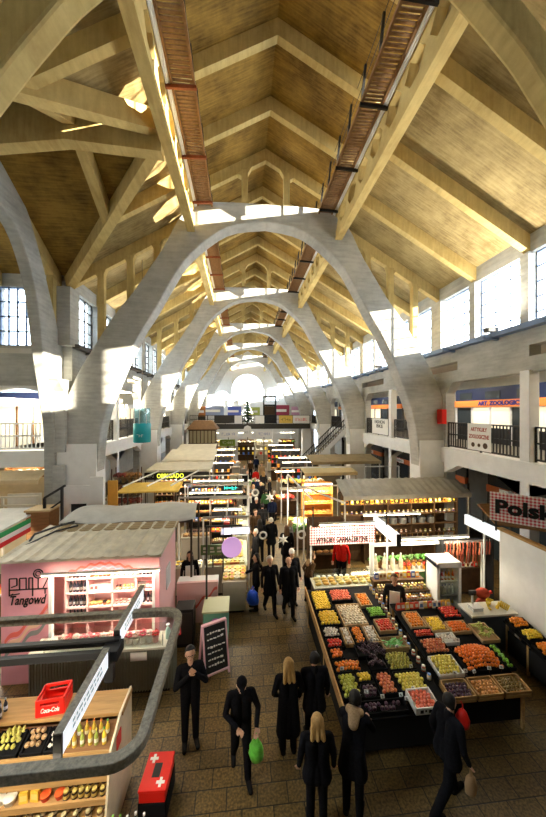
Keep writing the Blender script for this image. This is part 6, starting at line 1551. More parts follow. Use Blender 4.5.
f = MB(); f.box(5.58, 8.45, .1, 5.66, 9.05, 1.88); f.box(6.24, 8.45, .1, 6.32, 9.05, 1.88); f.box(5.58, 8.45, 1.78, 6.32, 9.05, 1.92); f.box(5.58, 8.98, .1, 6.32, 9.05, 1.88); f.box(5.58, 8.45, .1, 6.32, 9.05, .2); f.build('body', WHITE, t, world=True)
MB().box(5.66, 8.46, .2, 6.24, 8.475, 1.78).build('glass_door', GLASS, t, world=True)
for z in (.55, .95, 1.35): MB().box(5.66, 8.5, z - .015, 6.24, 8.97, z).build('shelf', GALV, t, world=True)
for z, pl in ((.2, [(RD, W_)]), (.55, [(GN, W_), (YE, W_)]), (.95, [(W_, BL)]), (1.35, [(OR_, W_), (RD, YE)])): row('bottle', [(a, b_, W_) for a, b_ in pl], (5.74, 8.62, z), (6.16, 8.62, z), 5, 'bottle in the white display fridge, shelf at %s height' % {.2: 'floor', .55: 'knee', .95: 'hip', 1.35: 'chest'}[z], sc=.9)
t = thing('rail', 'black rail with hooks for sausages beside the white partition', 'rail', (6.6, 9.5, 2.1)); MB().bar((6.5, 9.5, 2.12), (8.2, 9.5, 2.12), .04, .04).build('bar', BLACK, t, world=True); MB().bar((6.5, 9.8, 1.7), (8.2, 9.8, 1.7), .04, .04).build('bar', BLACK, t, world=True); [MB().box(x, 9.5, 0, x + .05, 9.85, 2.14).build('post', BLACK, t, world=True) for x in (6.45, 8.2)]
row('sausage', SAUS, (6.6, 9.5, 2.0), (8.1, 9.5, 2.0), 14, 'sausage hanging from the front rail by the white partition', jit=.02); row('sausage', SAUS, (6.6, 9.8, 1.58), (8.1, 9.8, 1.58), 14, 'sausage hanging from the lower back rail by the white partition', jit=.02)
counter('dark counter with cured meat under the sausages', 6.5, 8.2, 9.98, 10.3, .9, DARKW, DARKW); row('packet', [(W_, RD), (RD, W_), (CR, BR)], (6.6, 10.1, .9), (8.1, 10.1, .9), 10, 'white and red packet on the dark counter under the sausages')
counter('grey green counter of plants inside the jar stall', 4.3, 6.6, 10.0, 10.5, .9, mat('leafy_green', (.05, .12, .03), .8, vary=.4, scale=20)); row('bottle', [((.55, .50, .38), W_, CR)], (4.5, 10.15, .9), (5.4, 10.15, .9), 4, 'tall pale bottle on the grey green counter', sc=1.9); row('bouquet', [(GN, BR), ((.10, .2, .05), BR)], (4.5, 10.35, .9), (6.4, 10.35, .9), 9, 'leafy herb bunch on the grey green counter'); row('pot', [(OR_, RD), (W_, OR_)], (5.5, 10.15, .9), (6.4, 10.15, .9), 6, 'pot with red orange flowers on the grey green counter')
lamp(4.6, 7.2, 9.3, 2.3, 22, 'strip lamp of the jar stall'); lamp(4.4, 6.6, 11.0, 2.5, 26, 'strip lamp at the back of the jar stall')
# awning stall with pots
sheet_roof('wide grey corrugated awning right of the aisle', 3.9, 9.2, 11.7, 12.75, 3.0, 3.42, CORRG, corr=.28)
for k, (z, kind, pl, n) in enumerate(((2.45, 'packet', [(YE, W_), (BK, YE), (OR_, BK)], 24), (2.02, 'jar', [((.12, .08, .25), (.7, .6, .2), W_), ((.35, .1, .05), W_, BL), (BR, YE, W_)], 25), (1.2, 'jar', JARS, 24), (.85, 'bottle', [(BR, YE, W_), ((.3, .2, .1), W_, CR)], 22))):
    row(kind, pl, (4.1, 12.5, z), (9.0, 12.5, z), n, '%s on the long shelf under the grey corrugated awning, %s row' % (PKN[kind][0], ['top', 'second', 'third', 'lowest'][k]), 1, .12)
shelves('long wooden shelf wall of jars under the grey corrugated awning', 4.0, 9.1, 12.4, (.85, 1.2, 1.58, 2.02, 2.45), DARKW, back=DARKW, zt=2.9)
for i in range(6):
    t = thing('cooking_pot', 'steel cooking pot with two handles on the shelf under the grey corrugated awning', 'pot', (5.9 + i * .42, 12.56, 1.58), 0, 'steel pots on the awning stall shelf'); MB().lathe([(.13, 0), (.16, .02), (.16, .22), (.165, .225)], n=16).build('body', STEEL, t, 'auto'); MB().lathe([(.165, .225), (.1, .26), (.02, .275), (.02, .3)], n=16).build('lid', STEEL, t, 'auto')
    for s in (-1, 1): MB().tube([(s * .16, -.04, .16), (s * .2, -.03, .17), (s * .2, .03, .17), (s * .16, .04, .16)], .012, 6).build('handle', BLACK, t)
lamp(4.4, 8.8, 12.2, 2.86, 30, 'strip lamp under the grey corrugated awning', (1, .80, .45))
# orange shelf stall and flowers near the aisle
shelves('orange wooden shelf of bread crates right of the aisle', 3.0, 4.5, 15.2, (.7, 1.2, 1.7, 2.2), mat('orange_wood', (.62, .26, .05), .6, vary=.2), d=.4, zt=2.7)
for z in (.7, 1.2, 1.7, 2.2): row('loaf', [((.76, .36, .08),), ((.66, .25, .05),)], (3.15, 15.35, z), (4.35, 15.35, z), 6, 'orange brown loaf on the orange wooden shelf, board at %s height' % {.7: 'knee', 1.2: 'hip', 1.7: 'head', 2.2: 'top'}[z], 2, .14)
lamp(3.0, 4.4, 14.9, 2.75, 60, 'strip lamp before the orange wooden shelf')
for k, (a, b_) in enumerate((((2.6, 13.0, 3.1), (3.95, 11.7, 2.75)), ((2.3, 15.6, 3.1), (3.0, 13.2, 2.5)), ((2.4, 13.4, 3.0), (4.3, 13.4, 3.02)), ((2.2, 17.4, 3.1), (9.0, 17.2, 3.12)))):
    t = thing('bar', ['white slanted frame bar at the left end of the grey awning', 'white slanted frame bar beside the orange shelf', 'white level frame bar before the orange shelf', 'long white level bar behind the grey awning'][k], 'frame', a); MB().bar(a, b_, .06, .06).build('bar', WHITE, t, world=True); MB().box(a[0] - .03, a[1] - .03, 0, a[0] + .03, a[1] + .03, a[2]).build('post', WHITE, t, world=True)
    if k == 3: MB().box(b_[0] - .03, b_[1] - .03, 0, b_[0] + .03, b_[1] + .03, b_[2]).build('post', WHITE, t, world=True)
sheet_roof('low brown canvas roof before the white stair', 4.2, 8.6, 18.6, 20.4, 3.2, 3.4, mat('brown_canvas', (.34, .27, .16), .8, vary=.2, scale=2)); sheet_roof('sandy canvas roof behind the long white bar', 3.4, 6.4, 16.8, 18.2, 2.9, 3.0, mat('sand_canvas', (.62, .50, .28), .8, vary=.1, scale=2))
FL = [((.86, .84, .78), (.12, .3, .06)), ((.88, .66, .08), (.15, .3, .06)), ((.86, .78, .5), (.7, .66, .5)), ((.80, .42, .10), (.12, .3, .06)), ((.12, .30, .06), (.1, .25, .05))]
counter('flower counter with white and yellow bouquets right of the aisle', 2.2, 3.4, 13.9, 15.0, .8, DARKW, DARKW)
row('bouquet', FL, (2.35, 14.05, .8), (3.25, 14.05, .8), 5, 'white or yellow bouquet on the flower counter right of the aisle', 4, .25)
counter('red and orange fruit counter further up the aisle', 1.9, 3.3, 18.6, 19.6, .9, DARKW, DARKW); heap('tomato', 2.4, 3.2, 18.7, 19.4, lambda x, y: .92, 'red tomato on the counter further up the aisle', .1, 2.0); heap('orange', 1.95, 2.4, 18.7, 19.4, lambda x, y: .92, 'orange on the counter further up the aisle', .05, 2.0)
lamp(2.0, 3.2, 19, 2.6, 50, 'strip lamp over the red and orange fruit counter'); lamp(2.2, 3.4, 14.4, 2.6, 40, 'strip lamp over the flower counter')
t = thing('round_counter', 'low rounded beige counter standing across the aisle further up', 'counter', (.85, 22.6, 0)); MB().lathe([(.62, 0), (.7, .1), (.7, .9), (.76, .94), (.76, 1.0), (.6, 1.0)], n=24).build('body', mat('beige_counter', (.42, .32, .19), .6, vary=.15), t, 'auto')
for k, (x, y) in enumerate(((.55, 22.4), (1.1, 22.4), (.85, 22.85))): pack('bouquet', [(W_, GN), (W_, W_), (CR, GN)][k], (x, y, 1.0), 'white bouquet on the round beige counter', 'white bouquets on the round beige counter')
for k, y in enumerate((20.9, 23.1, 28.0, 32.0)):
    w = ['nearest', 'second', 'third', 'farthest'][k] + ' of the far stalls on the right'
    counter('far counter, %s' % w, 2.6, 5.6, y, y + .6, 1.0, OFFW if k % 2 else DARKW); row(['bouquet', 'box', 'loaf', 'packet'][k], [FL, PKS, BREAD, PKS][k], (2.8, y + .15, 1.0), (5.4, y + .15, 1.0), 12, '%s on the far counter, %s' % (['bouquet', 'carton', 'loaf', 'packet'][k], w), 2, .2, parts=False, sc=1.35)
    shelves('far shelf wall, %s' % w, 2.8, 5.6, y + 1.7, (.8, 1.3, 1.8), WOODD if k % 2 else DARKW, back=BLACK, zt=2.4); row('packet', PKS, (2.9, y + 1.8, 1.3), (5.4, y + 1.8, 1.3), 12, 'packet on the far shelf, %s' % w, parts=False, sc=1.2); row('box', PKS, (2.9, y + 1.8, 1.8), (5.4, y + 1.8, 1.8), 12, 'carton on the far shelf, %s' % w, parts=False, sc=1.2)
    lamp(2.8, 5.4, y + .8, 2.7, 24, 'strip lamp at the %s' % w)
# string of stars and discs over the aisle
t = thing('wire', 'thin wire with decorations stretched over the aisle at the gingham banner', 'wire', (.0, 10.4, 3.0)); MB().tube([(-.6, 10.4, 3.05), (.3, 10.4, 2.92), (1.3, 10.4, 2.88), (2.4, 10.4, 3.02)], .006, 5).build('strand', BLACK, t, world=True); [MB().box(x, 10.38, 0, x + .04, 10.42, 3.05).build('post', DARKM, t, world=True) for x in (-.64, 2.38)]
t = thing('wire', 'thin wire with decorations stretched over the aisle further up', 'wire', (.0, 14.6, 3.2)); MB().tube([(-.2, 14.6, 3.2), (.8, 14.6, 3.1), (2.2, 14.6, 3.2)], .006, 5).build('strand', BLACK, t, world=True); [MB().box(x, 14.58, 0, x + .04, 14.62, 3.2).build('post', DARKM, t, world=True) for x in (-.22, 2.18)]
def star(x, y, z, r, label, zt_):
    t = thing('star_decoration', label, 'decoration', (x, y, z)); p = [(r * (1 if k % 2 == 0 else .42) * math.sin(k * PI / 6), r * (1 if k % 2 == 0 else .42) * math.cos(k * PI / 6)) for k in range(12)]
    mb = MB(); b = [(a, -.02, c) for a, c in p]; mb.add([(0, -.07, 0), (0, .07, 0)] + [(a, 0, c) for a, c in p], [(0, 2 + k, 2 + (k + 1) % 12) for k in range(12)] + [(1, 2 + (k + 1) % 12, 2 + k) for k in range(12)]); mb.build('star', PAPER, t); MB().cyl((0, 0, r * .9), (0, 0, zt_ - z), .004, 4).build('thread', BLACK, t)
def ring(x, y, z, r, label, zt_):
    t = thing('ring_lamp', label, 'decoration', (x, y, z)); MB().tube([(r * math.cos(a), 0, r * math.sin(a)) for a in np.linspace(0, 2 * PI, 21)], r * .3, 8).build('ring', PAPER, t, True); MB().cyl((0, 0, r), (0, 0, zt_ - z), .004, 4).build('thread', BLACK, t)
ring(.70, 10.4, 2.15, .11, 'white ring hanging on the nearer wire at the left', 2.9); star(1.38, 10.4, 1.98, .2, 'white star hanging in the middle of the nearer wire', 2.88); ring(2.0, 10.4, 2.12, .12, 'white ring hanging on the nearer wire at the right', 2.97)
ring(.62, 14.6, 2.48, .14, 'white ring hanging on the farther wire', 3.12); star(1.30, 14.6, 2.25, .24, 'white star hanging on the farther wire at the left', 3.13); star(1.85, 14.6, 2.3, .2, 'white star hanging on the farther wire at the right', 3.17)
# ------------------------------------------------------------------ shop fronts on the galleries
ORB = mat('orange_sign_band', (.86, .25, .05), .5); NAVY = mat('navy_sign', (.008, .018, .07), .5); SHOPG = mat('shop_glass', (.03, .04, .05), .2, spec=.4); LITW = mat('lit_shop_window', (.80, .72, .52), .4, emit=.35)
XS = CX + WX + 3.45
def shopfront(ya, yb, z0, label, band, text=None, tcol=NAVY, blue=True, seed=0, face=-1, x=XS):
    """glazed shop front facing the nave; FACE -1 looks toward -x"""
    q = random.Random(seed)
    t = thing('shopfront', label, 'shop', (x, ya, z0)); L_ = yb - ya
    a, b_ = sorted((0, face * .06)); c, d = sorted((0, face * .10))
    MB().box(a, 0, 0, b_, L_, .75).build('stall_riser', BLACK, t)
    n = max(3, int(L_ / 1.1))
    for i in range(n):
        y0, y1 = L_ * i / n + .05, L_ * (i + 1) / n - .05
        MB().box(a, y0, .75, b_, y1, 1.75).build('window_pane', LITW if q.random() < .3 else SHOPG, t)
    f = MB()
    for i in range(n + 1): f.box(c, L_ * i / n - .05, 0, d, L_ * i / n + .05, 1.8)
    f.build('mullion', DARKM if q.random() < .6 else WHITE, t)
    MB().box(min(0, face * .22), 0, 1.78, max(0, face * .22), L_, 2.12).build('sign_band', band, t)
    if blue: MB().box(min(0, face * .12), 0, 2.12, max(0, face * .12), L_, 2.75).build('upper_panel', NAVY, t)
    if text:
        text_mesh('lettering', text, .30, tcol, t, (face * .225, L_ * .55, 1.95), (PI / 2, 0, -PI / 2 if face < 0 else PI / 2), .01, .012, fit=min(L_ * .55, 2.4))
    for i in range(4): MB().box(min(0, face * .14), L_ * (i + .3) / 4, 2.2, max(0, face * .14), L_ * (i + .8) / 4, 2.55).build('window_pane', SHOPG, t) if blue else None
    return t
PURP = mat('purple_letters', (.05, .03, .22), .5)
for k, (ya, yb, band, tx, tc) in enumerate(((5.0, 9.2, ORB, None, NAVY), (9.4, 16.6, ORB, None, PURP), (17.0, 21.2, ORB, None, NAVY), (22.6, 30.0, ORB, None, NAVY), (31.4, 38.0, ORB, None, NAVY), (39, 47, mat('pale_band', (.7, .66, .6), .5), None, NAVY))):
    t = shopfront(ya, yb, GZ, 'gallery shop front on the right with an orange sign band, %s from the camera' % ['first', 'second', 'third', 'fourth', 'fifth', 'sixth'][k], band, None, tc, seed=k + 3)
    if k == 1: text_mesh('lettering', 'ART. ZOOLOGICZNE', .27, PURP, t, (-.225, 3.9, 1.95), (PI / 2, 0, -PI / 2), .01, .016, fit=3.0)
    if k == 2: text_mesh('lettering', '~~~~~~~~~~~~~', .22, REDP, t, (-.225, 2.2, 1.95), (PI / 2, 0, -PI / 2), .01, .01, fit=2.6)
XL_ = XS - 1.5
for k, (ya, yb) in enumerate(((4.6, 8.6), (9.3, 12.6), (13.9, 17.2), (18.0, 21.4), (22.8, 26.2), (26.8, 30.2))):
    t = thing('shopfront', 'dark ground floor shop under the right gallery, %s from the camera' % ['first', 'second', 'third', 'fourth', 'fifth', 'sixth'][k], 'shop', (XL_, ya, 0)); L_ = yb - ya
    MB().box(0, 0, 0, .06, L_, 3.0).build('window_pane', SHOPG, t); MB().box(-.12, 0, 2.82, .06, L_, 3.12).build('sign_band', mat('burnt_orange', (.50, .12, .03), .5), t); MB().box(-.05, 0, 3.12, .06, L_, 4.1).build('upper_panel', BLACK, t)
    f = MB(); [f.box(-.04, L_ * i / 3 - .04, 0, .08, L_ * i / 3 + .04, 2.85) for i in range(4)]; f.build('mullion', DARKM, t)
    q = MB(); q.cyl((-.125, L_ * .62, 2.97), (-.135, L_ * .62, 2.97), .16, 16); q.box(-.135, L_ * .62 - .55, 2.85, -.125, L_ * .62 + .55, 3.09); q.build('white_plate', PAPER, t); text_mesh('lettering', '~~~~~~~~', .14, INK, t, (-.138, L_ * .62, 2.97), (PI / 2, 0, -PI / 2), .003, .004, fit=.8)
# banners on the right gallery railing
xb = CX + WX + .07
def gal_banner(yc, w, h, lines, label, colr):
    t = thing('banner', label, 'banner', (xb, yc, GZ + .05)); MB().box(-.015, -w / 2, .05, .0, w / 2, .05 + h).build('sheet', PAPER, t)
    for i, (s_, size, f_) in enumerate(lines): text_mesh('lettering', s_, size, colr, t, (-.018, 0, .05 + h * (.78 - .27 * i)), (PI / 2, 0, -PI / 2), .002, .006, fit=w * f_)
    return t
t = gal_banner(10.85, 1.15, 1.0, [('ARTYKUŁY', .2, .7), ('ZOOLOGICZNE', .2, .86)], 'white banner with red lettering on the right gallery railing under the orange sign', mat('dark_red_letters', (.40, .05, .04), .6))
q = MB()
for i, (y, r) in enumerate(((-.28, .09), (.02, .07), (.32, .11))): q.cyl((-.018, -y, .25), (-.024, -y, .25), r, 10)
q.build('picture', DARKW, t)
gal_banner(19.3, 2.3, .98, [('FASHION', .3, .62), ('BIKE', .3, .40)], 'white banner with black lettering on the right gallery railing past the second column', INK)
t = thing('box', 'red metal box mounted at the gallery opening beside the big right arch', 'box', (xb - .24, 12.7, 5.75)); MB().box(-.1, -.2, 0, .1, .2, .62).build('body', REDP, t, bevel=.01); MB().box(-.115, -.17, .04, -.1, .17, .58).build('door', mat('dark_red', (.45, .015, .01), .4), t)
# gallery lamps
for k, y in enumerate((7.0, 11.0, 15.5, 19.8, 26)):
    l = bpy.data.lights.new('gallery_light', 'AREA'); l.shape = 'RECTANGLE'; l.size = .3; l.size_y = 2.5; l.energy = 24; l.color = (1, .9, .75); o = bpy.data.objects.new('gallery_light', l); COL.objects.link(o); o.location = (CX + WX + 2.2, y, SILL - 1.0)
    t = thing('ceiling_lamp', 'strip lamp on the right gallery ceiling, %s from the camera' % ['first', 'second', 'third', 'fourth', 'fifth'][k], 'lamp', (CX + WX + 2.2, y, SILL - .96)); MB().box(-.08, -1.25, 0, .08, 1.25, .06).build('housing', WHITE, t); MB().box(-.06, -1.2, -.02, .06, 1.2, 0).build('tube', LAMPM, t)
# transept gallery shops on the left
t = thing('shopfront', 'bright gallery shop front of the transept with a white sign board at the left edge', 'shop', (-12, 16.6, GZ)); MB().box(-3, 0, 0, 4.6, .08, .5).build('stall_riser', WHITE, t); MB().box(-3, 0, .5, 4.6, .06, 1.75).build('window_pane', LITW, t); MB().box(-3, -.1, 1.78, 4.6, .08, 2.12).build('sign_band', WHITE, t); MB().box(3.2, -.12, 1.80, 3.9, -.1, 2.1).build('orange_plate', ORB, t); MB().box(-3, 0, 2.12, 4.6, .1, 2.5).build('navy_panel', NAVY, t); MB().box(-3, 0, 2.5, 4.6, .06, 3.2).build('upper_panel', mat('pale_blue_glass', (.35, .50, .70), .2, emit=.8), t)
text_mesh('lettering', '~~~~~~~~~~~', .26, INK, t, (1.9, -.11, 1.95), (PI / 2, 0, 0), .006, .008, fit=2.2)
f = MB(); [f.box(-3 + i * .95, -.03, .4, -2.93 + i * .95, .07, 1.8) for i in range(9)]; f.build('mullion', DARKM, t)
t = thing('shopfront', 'row of shop fronts along the left gallery past the arch', 'shop', (CX - WX - 3.4, A1 + .8, GZ)); MB().box(0, 0, 0, .06, 22, .5).build('stall_riser', CREAM, t); MB().box(0, 0, .5, .05, 22, 1.8).build('window_pane', LITW, t); MB().box(0, 0, 1.8, .2, 22, 2.15).build('sign_band', WHITE, t); f = MB(); [f.box(0, i * 1.1 - .04, 0, .1, i * 1.1 + .04, 1.85) for i in range(21)]; f.build('mullion', WOODD, t)
row('box', PKS, (CX - WX - 1.2, A1 + 1.2, 1.0), (CX - WX - 1.2, A1 + 8, 1.0), 18, 'carton on the counter under the left gallery', 1, 0, sc=1.5); counter('long cream counter under the left gallery past the arch', CX - WX - 1.5, CX - WX - .9, A1 + 1.0, A1 + 8.2, 1.0, CREAM)
# goods seen in the ground floor of the transept
shelves('shelf of brown goods under the transept gallery at the left edge', -10.2, -7.8, 14.6, (2.6, 3.1, 3.6), WOODD, zt=4.1); [row('loaf', [((.45, .20, .07),), ((.62, .34, .12),), ((.3, .12, .05),), ((.8, .76, .7),)], (-10.0, 14.7, z), (-8.0, 14.7, z), 7, 'brown loaf on the shelf under the transept gallery, %s board' % w, 1, .14, sc=1.3) for z, w in ((2.6, 'lower'), (3.1, 'middle'), (3.6, 'upper'))]
lamp(-10, -8, 14.2, 4.1, 60, 'strip lamp under the transept gallery')

# ------------------------------------------------------------------ stair to the right gallery
t = thing('staircase', 'black railed staircase rising to the right gallery', 'stairs', (5.3, 26, 0))
N = 17; x0, x1 = 3.9, 8.7
for k in range(N): 
    x = x0 + (x1 - x0) * k / N; z = GZ * (k + 1) / N; MB().box(x, 25.3, z - .05, x + (x1 - x0) / N + .03, 26.7, z).build('tread', OFFW, t, world=True)
for y in (25.3, 26.66): MB().bar((x0, y, .1), (x1, y, GZ + .05), .05, .34).build('stringer', WHITE, t, world=True)
for y in (25.3, 26.68):
    r = MB(); r.bar((x0, y, 1.15), (x1, y, GZ + 1.05), .07, .07); r.bar((x0, y, .70), (x1, y, GZ + .6), .05, .05); r.build('handrail', BLACK, t, world=True); b = MB()
    for k in range(34): x = x0 + (x1 - x0) * k / 34; z = GZ * k / 34; b.bar((x, y, z + .15), (x, y, z + 1.12), .04, .04); 
    b.build('baluster', BLACK, t, world=True)
t = thing('stair_post', 'black post under the landing of the staircase', 'post', (8.6, 26, 0)); MB().box(-.08, -.08, 0, .08, .08, GZ - .7).build('shaft', BLACK, t)

# ------------------------------------------------------------------ gallery across the far end
g = struct(MB().box(-6.2, 38.2, GZ - .3, 8.4, 44, GZ).build('floor_gallery_end', CREAM), 'gallery floor across the far end of the hall', 'gallery'); MB().box(-6.2, 38.0, GZ - .6, 8.4, 38.25, GZ + .02).build('fascia', DARKM, g)
railing((-6.2, 38.1, GZ), (8.4, 38.1, GZ), 'black railing of the gallery across the far end', BLACK, 1.05, .12)
for k, x in enumerate((-5.2, -1.2, 3.9, 7.6)): tag(MB().box(x - .16, 38.05, 0, x + .16, 38.35, GZ - .55).build('gallery_column', WHITE), 'slim white column under the far gallery, %s from the left' % ['first', 'second', 'third', 'fourth'][k], 'column')
for k, (xa, xb_, m, tx, lb) in enumerate(((4.5, 6.2, YELW, '~~~~', 'yellow banner on the railing of the far gallery'), (6.25, 8.3, PAPER, '~~~~~~~', 'white and red banner on the railing of the far gallery'), (-3.3, -1.4, DARKM, None, 'dark board on the railing of the far gallery'), (-.9, .0, PAPER, None, 'small white board on the railing left of the christmas tree'), (1.6, 2.7, PAPER, None, 'small white board on the railing right of the christmas tree'))):
    t = thing('banner', lb, 'banner', ((xa + xb_) / 2, 38.0, GZ + .08)); w = (xb_ - xa) / 2; MB().bar((-w, .02, .97), (w, .02, .97), .02, .02).build('hanging_rod', BLACK, t); MB().box(-w, -.02, 0, w, .0, .95).build('sheet', m, t)
    if tx: text_mesh('lettering', tx, .5, INK if k == 0 else REDP, t, (0, -.024, .46), (PI / 2, 0, 0), .003, .01, fit=w * 1.5)
for k, (x, w, z0, h, c, lb) in enumerate(((-3.6, 2.4, 5.7, 1.3, (.30, .36, .55), 'blue grey shop panel on the far gallery'), (-1.0, 1.8, 5.7, 1.2, (.10, .14, .50), 'deep blue shop panel on the far gallery'), (1.6, 1.6, 5.7, 1.1, (.40, .46, .12), 'olive shop panel on the far gallery'), (-5.3, 1.0, 5.6, 1.3, (.50, .20, .06), 'orange brown shop panel on the far gallery'), (5.4, 2.0, 5.7, 1.4, (.36, .05, .10), 'dark red shop panel on the far gallery'), (7.4, 1.4, 5.7, 1.2, (.55, .30, .45), 'mauve shop panel on the far gallery'))):
    t = thing('shop_display', lb, 'shop', (x, 42, GZ)); MB().box(-w / 2, 0, 0, w / 2, .1, z0 - GZ).build('counter_front', DARKM if k % 2 else WHITE, t); MB().box(-w / 2, -.05, z0 - GZ, w / 2, .1, z0 - GZ + h).build('sign_face', mat('panel_%d' % k, c, .5), t); MB().box(-w / 2, -.06, z0 - GZ + h * .35, w / 2 * .6, -.05, z0 - GZ + h * .6).build('pale_stripe', PAPER, t)
t = thing('kiosk', 'small black kiosk with a box frame on the far gallery right of the christmas tree', 'kiosk', (3.5, 39.6, GZ)); MB().box(-.75, -.4, 0, .75, .6, 1.1).build('body', BLACK, t); f = MB(); [f.box(x, y, 0, x + .1, y + .1, 3.4) for x in (-.8, .72) for y in (-.4, .5)]; f.box(-.85, -.45, 3.3, .85, .65, 3.5); f.box(-.8, -.4, 2.2, .8, -.3, 2.4); f.build('frame', BLACK, t); MB().box(-.7, .3, 1.1, .7, .35, 2.2).build('back_panel', DARKW, t)
# christmas tree
t = thing('christmas_tree', 'dark green christmas tree with white lights on the far gallery', 'christmas tree', (.65, 38.75, GZ)); mb = MB(); rr = random.Random(2)
for L_ in range(9):
    z = .35 + L_ * .32; R_ = .95 * (1 - L_ / 9.6)
    for k in range(14):
        a = k * 2 * PI / 14 + L_ * .4; p = Vector((0, 0, z + .25)); e = Vector((R_ * math.cos(a), R_ * math.sin(a), z - .12)) * 1; s_ = Vector((-math.sin(a), math.cos(a), 0)) * (.1 + R_ * .16)
        mb.add([p, e + s_ - (e - p) * .25, e, e - s_ - (e - p) * .25, (p + e) / 2 - Vector((0, 0, .1))], [(0, 1, 2), (0, 2, 3), (0, 4, 1), (1, 4, 2), (2, 4, 3), (3, 4, 0)])
mb.build('branches', mat('fir_green', (.015, .05, .02), .8, vary=.4, scale=20), t); MB().cyl((0, 0, 0), (0, 0, .5), .08, 8).build('trunk', STEM, t)
b = MB()
for k in range(70): z = rr.uniform(.3, 3.1); R_ = .95 * (1 - (z - .35) / 3.1) * rr.uniform(.8, 1.05); a = rr.uniform(0, 6.28); b.ball((R_ * math.cos(a), R_ * math.sin(a), z), .035, 1)
tag(b.build('lights', mat('tree_lights', (1, .96, .85), .4, emit=5), t), kind='stuff'); MB().lathe([(.02, 3.2), (.1, 3.35), (.02, 3.5)], n=6).build('star', PAPER, t)
# shop signs under the far gallery
for k, (x, w, c, lc, tx, lb) in enumerate(((-1.6, 2.2, PAPER, mat('blue_letters', (.05, .10, .45), .5), '~~~~~~', 'white sign with blue letters under the far gallery on the left'), (.65, 1.0, PAPER, INK, '~~~', 'white arched sign under the far gallery below the christmas tree'), (2.6, 2.0, PAPER, mat('blue_letters', (.05, .10, .45), .5), '~~~~~', 'white sign with blue letters under the far gallery on the right'), (-1.7, 1.8, mat('sign_green', (.20, .30, .05), .5), PAPER, '~~~~~', 'green sign below the white signs of the far gallery'))):
    t = thing('shop_sign', lb, 'sign', (x, 37.0, 3.2 if k < 3 else 2.2)); mb = MB()
    if k == 1: mb.prism([(-.5, 0), (.5, 0), (.5, .9), (.35, 1.25), (0, 1.4), (-.35, 1.25), (-.5, .9)], -.05, .05)
    else: mb.box(-w / 2, -.05, 0, w / 2, .05, .75)
    mb.build('board', c, t); text_mesh('lettering', tx, .4, lc, t, (0, -.055, .38 if k != 1 else .6), (PI / 2, 0, 0), .004, .01, fit=w * .7); MB().box(-.04, .05, -t.location.z, .04, .1, .6).build('post', DARKM, t)
for k, x in enumerate((-4.7, -2.5, .5, 2.7, 5.7)):
    w = ['leftmost', 'second', 'middle', 'fourth', 'rightmost'][k] + ' stall under the far gallery'
    shelves('shelf wall of the %s' % w, x - 1.0, x + 1.0, 39.5, (.8, 1.4, 2.0), [DARKW, OFFW][k % 2], zt=2.7); row('box', PKS, (x - .9, 39.6, .8), (x + .9, 39.6, .8), 8, 'carton at the %s' % w, parts=False, sc=1.6); row('packet', PKS, (x - .9, 39.6, 1.4), (x + .9, 39.6, 1.4), 8, 'packet at the %s' % w, parts=False, sc=1.6); row('bouquet', FL, (x - .9, 39.6, 2.0), (x + .9, 39.6, 2.0), 7, 'bouquet at the %s' % w, parts=False, sc=1.2); lamp(x - .9, x + .9, 38.9, 3.6, 26, 'strip lamp of the %s' % w)

for x, y, z, e in ((-9.6, 15.0, 7.6, 90), (CX - WX - 1.8, 17.0, 7.6, 60), (CX - WX - 1.8, 24.0, 7.6, 60)):  # added lamps stand in for sun on the transept and left galleries
    l = bpy.data.lights.new('gallery_light', 'AREA'); l.size = 1.2; l.energy = e; l.color = (1, .92, .8); o = bpy.data.objects.new('gallery_light', l); COL.objects.link(o); o.location = (x, y, z)
    t = thing('ceiling_lamp', 'added round lamp under the %s gallery ceiling' % ('transept' if x < -9 else 'nearer left' if y < 20 else 'farther left'), 'lamp', (x, y, z + .05)); MB().lathe([(.5, .0), (.55, .05), (.5, .12)], n=18).build('shade', LAMPM, t, 'auto'); MB().cyl((0, 0, .1), (0, 0, .9), .02, 6).build('hanger', DARKM, t)

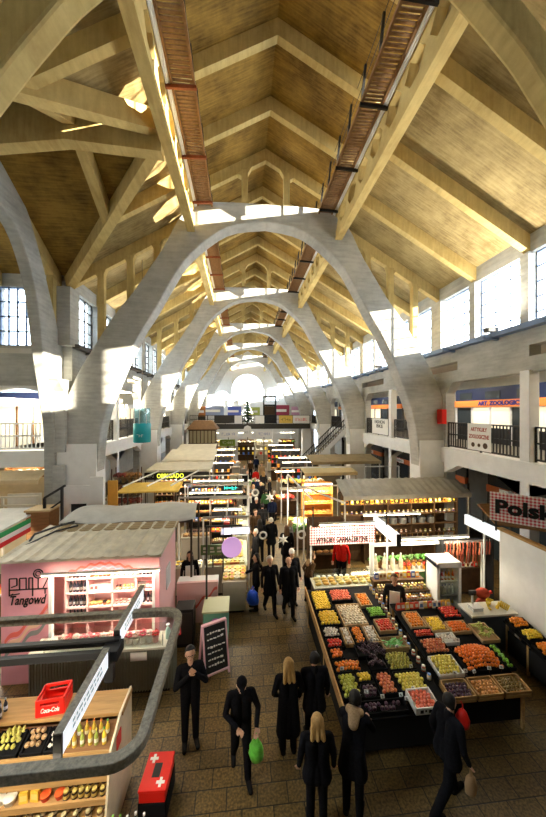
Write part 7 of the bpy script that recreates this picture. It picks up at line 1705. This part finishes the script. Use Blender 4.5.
# ------------------------------------------------------------------ writing, tubes and handles belong to the part that carries them
CARRY = {'lettering': ('board', 'cloth', 'sheet', 'box', 'panel', 'face', 'sign_band', 'teal_base', 'side', 'white_plate', 'front_panel'), 'faded_print': ('panel',), 'chalk_writing': ('front_board',), 'logo': ('front_panel',), 'coral_wave': ('front_panel', 'front'),
         'peach_wave': ('front_panel',), 'grey_wave': ('front_panel',), 'blue_wave': ('fascia',), 'tube': ('housing',), 'lens': ('housing',), 'handle': ('body',), 'marking': ('card', 'board'), 'print': ('side', 'frame'), 'white_cross': ('lid',), 'slot': ('lid',),
         'picture': ('sheet',), 'orange_plate': ('sign_band',), 'red_plate': ('box',), 'hatch': ('panel',), 'pale_stripe': ('sign_face',), 'door': ('body',), 'ribs': ('body',), 'sticker': ('body',), 'glass_door': ('body',), 'ring': ()}
base = lambda o: o.name.rsplit('.', 1)[0] if o.name[-3:].isdigit() else o.name
for o in list(COL.objects):
    if o.parent is None or base(o) not in CARRY or o.parent.parent is not None: continue
    sib = {}
    for k in o.parent.children:
        if k is not o and k.location.length < 1e-6 and not k.children or base(k) in CARRY[base(o)]: sib.setdefault(base(k), k)
    for want in CARRY[base(o)]:
        if want in sib and sib[want] is not o and sib[want].location.length < 1e-6:
            o.parent = sib[want]; break
# ------------------------------------------------------------------ light and camera
w = bpy.data.worlds.new('sky'); S.world = w; w.use_nodes = True
nt = w.node_tree; bg = nt.nodes['Background']
bg.inputs['Color'].default_value = (.74, .87, 1.0, 1); bg.inputs['Strength'].default_value = 5.4
sl = bpy.data.lights.new('sun', 'SUN'); sl.energy = 20; sl.color = (1, .88, .68); sl.angle = .01
so = bpy.data.objects.new('sun', sl); COL.objects.link(so)
so.rotation_euler = Vector((-1, .42, -.17)).to_track_quat('-Z', 'Y').to_euler()
cd = bpy.data.cameras.new('camera'); cam = bpy.data.objects.new('camera', cd); COL.objects.link(cam)
cd.sensor_fit = 'VERTICAL'; cd.sensor_height = 36; cd.lens = 36 * 312 / 817
cd.shift_y = 2.5 / 817; cd.clip_end = 200; cd.clip_start = .05
cam.location = (0, 0, EYE); cam.rotation_euler = (PI / 2, 0, -math.atan(31 / 312))
S.camera = cam
vs = S.view_settings; S.display_settings.display_device = 'sRGB'
vs.view_transform = 'Standard'; vs.look = 'None'; vs.gamma = 1; vs.use_curve_mapping = False; vs.exposure = 1.5
S.cycles.max_bounces = 8; S.cycles.diffuse_bounces = 5; S.cycles.transparent_max_bounces = 12; S.cycles.caustics_reflective = False
S.cycles.sample_clamp_indirect = 6
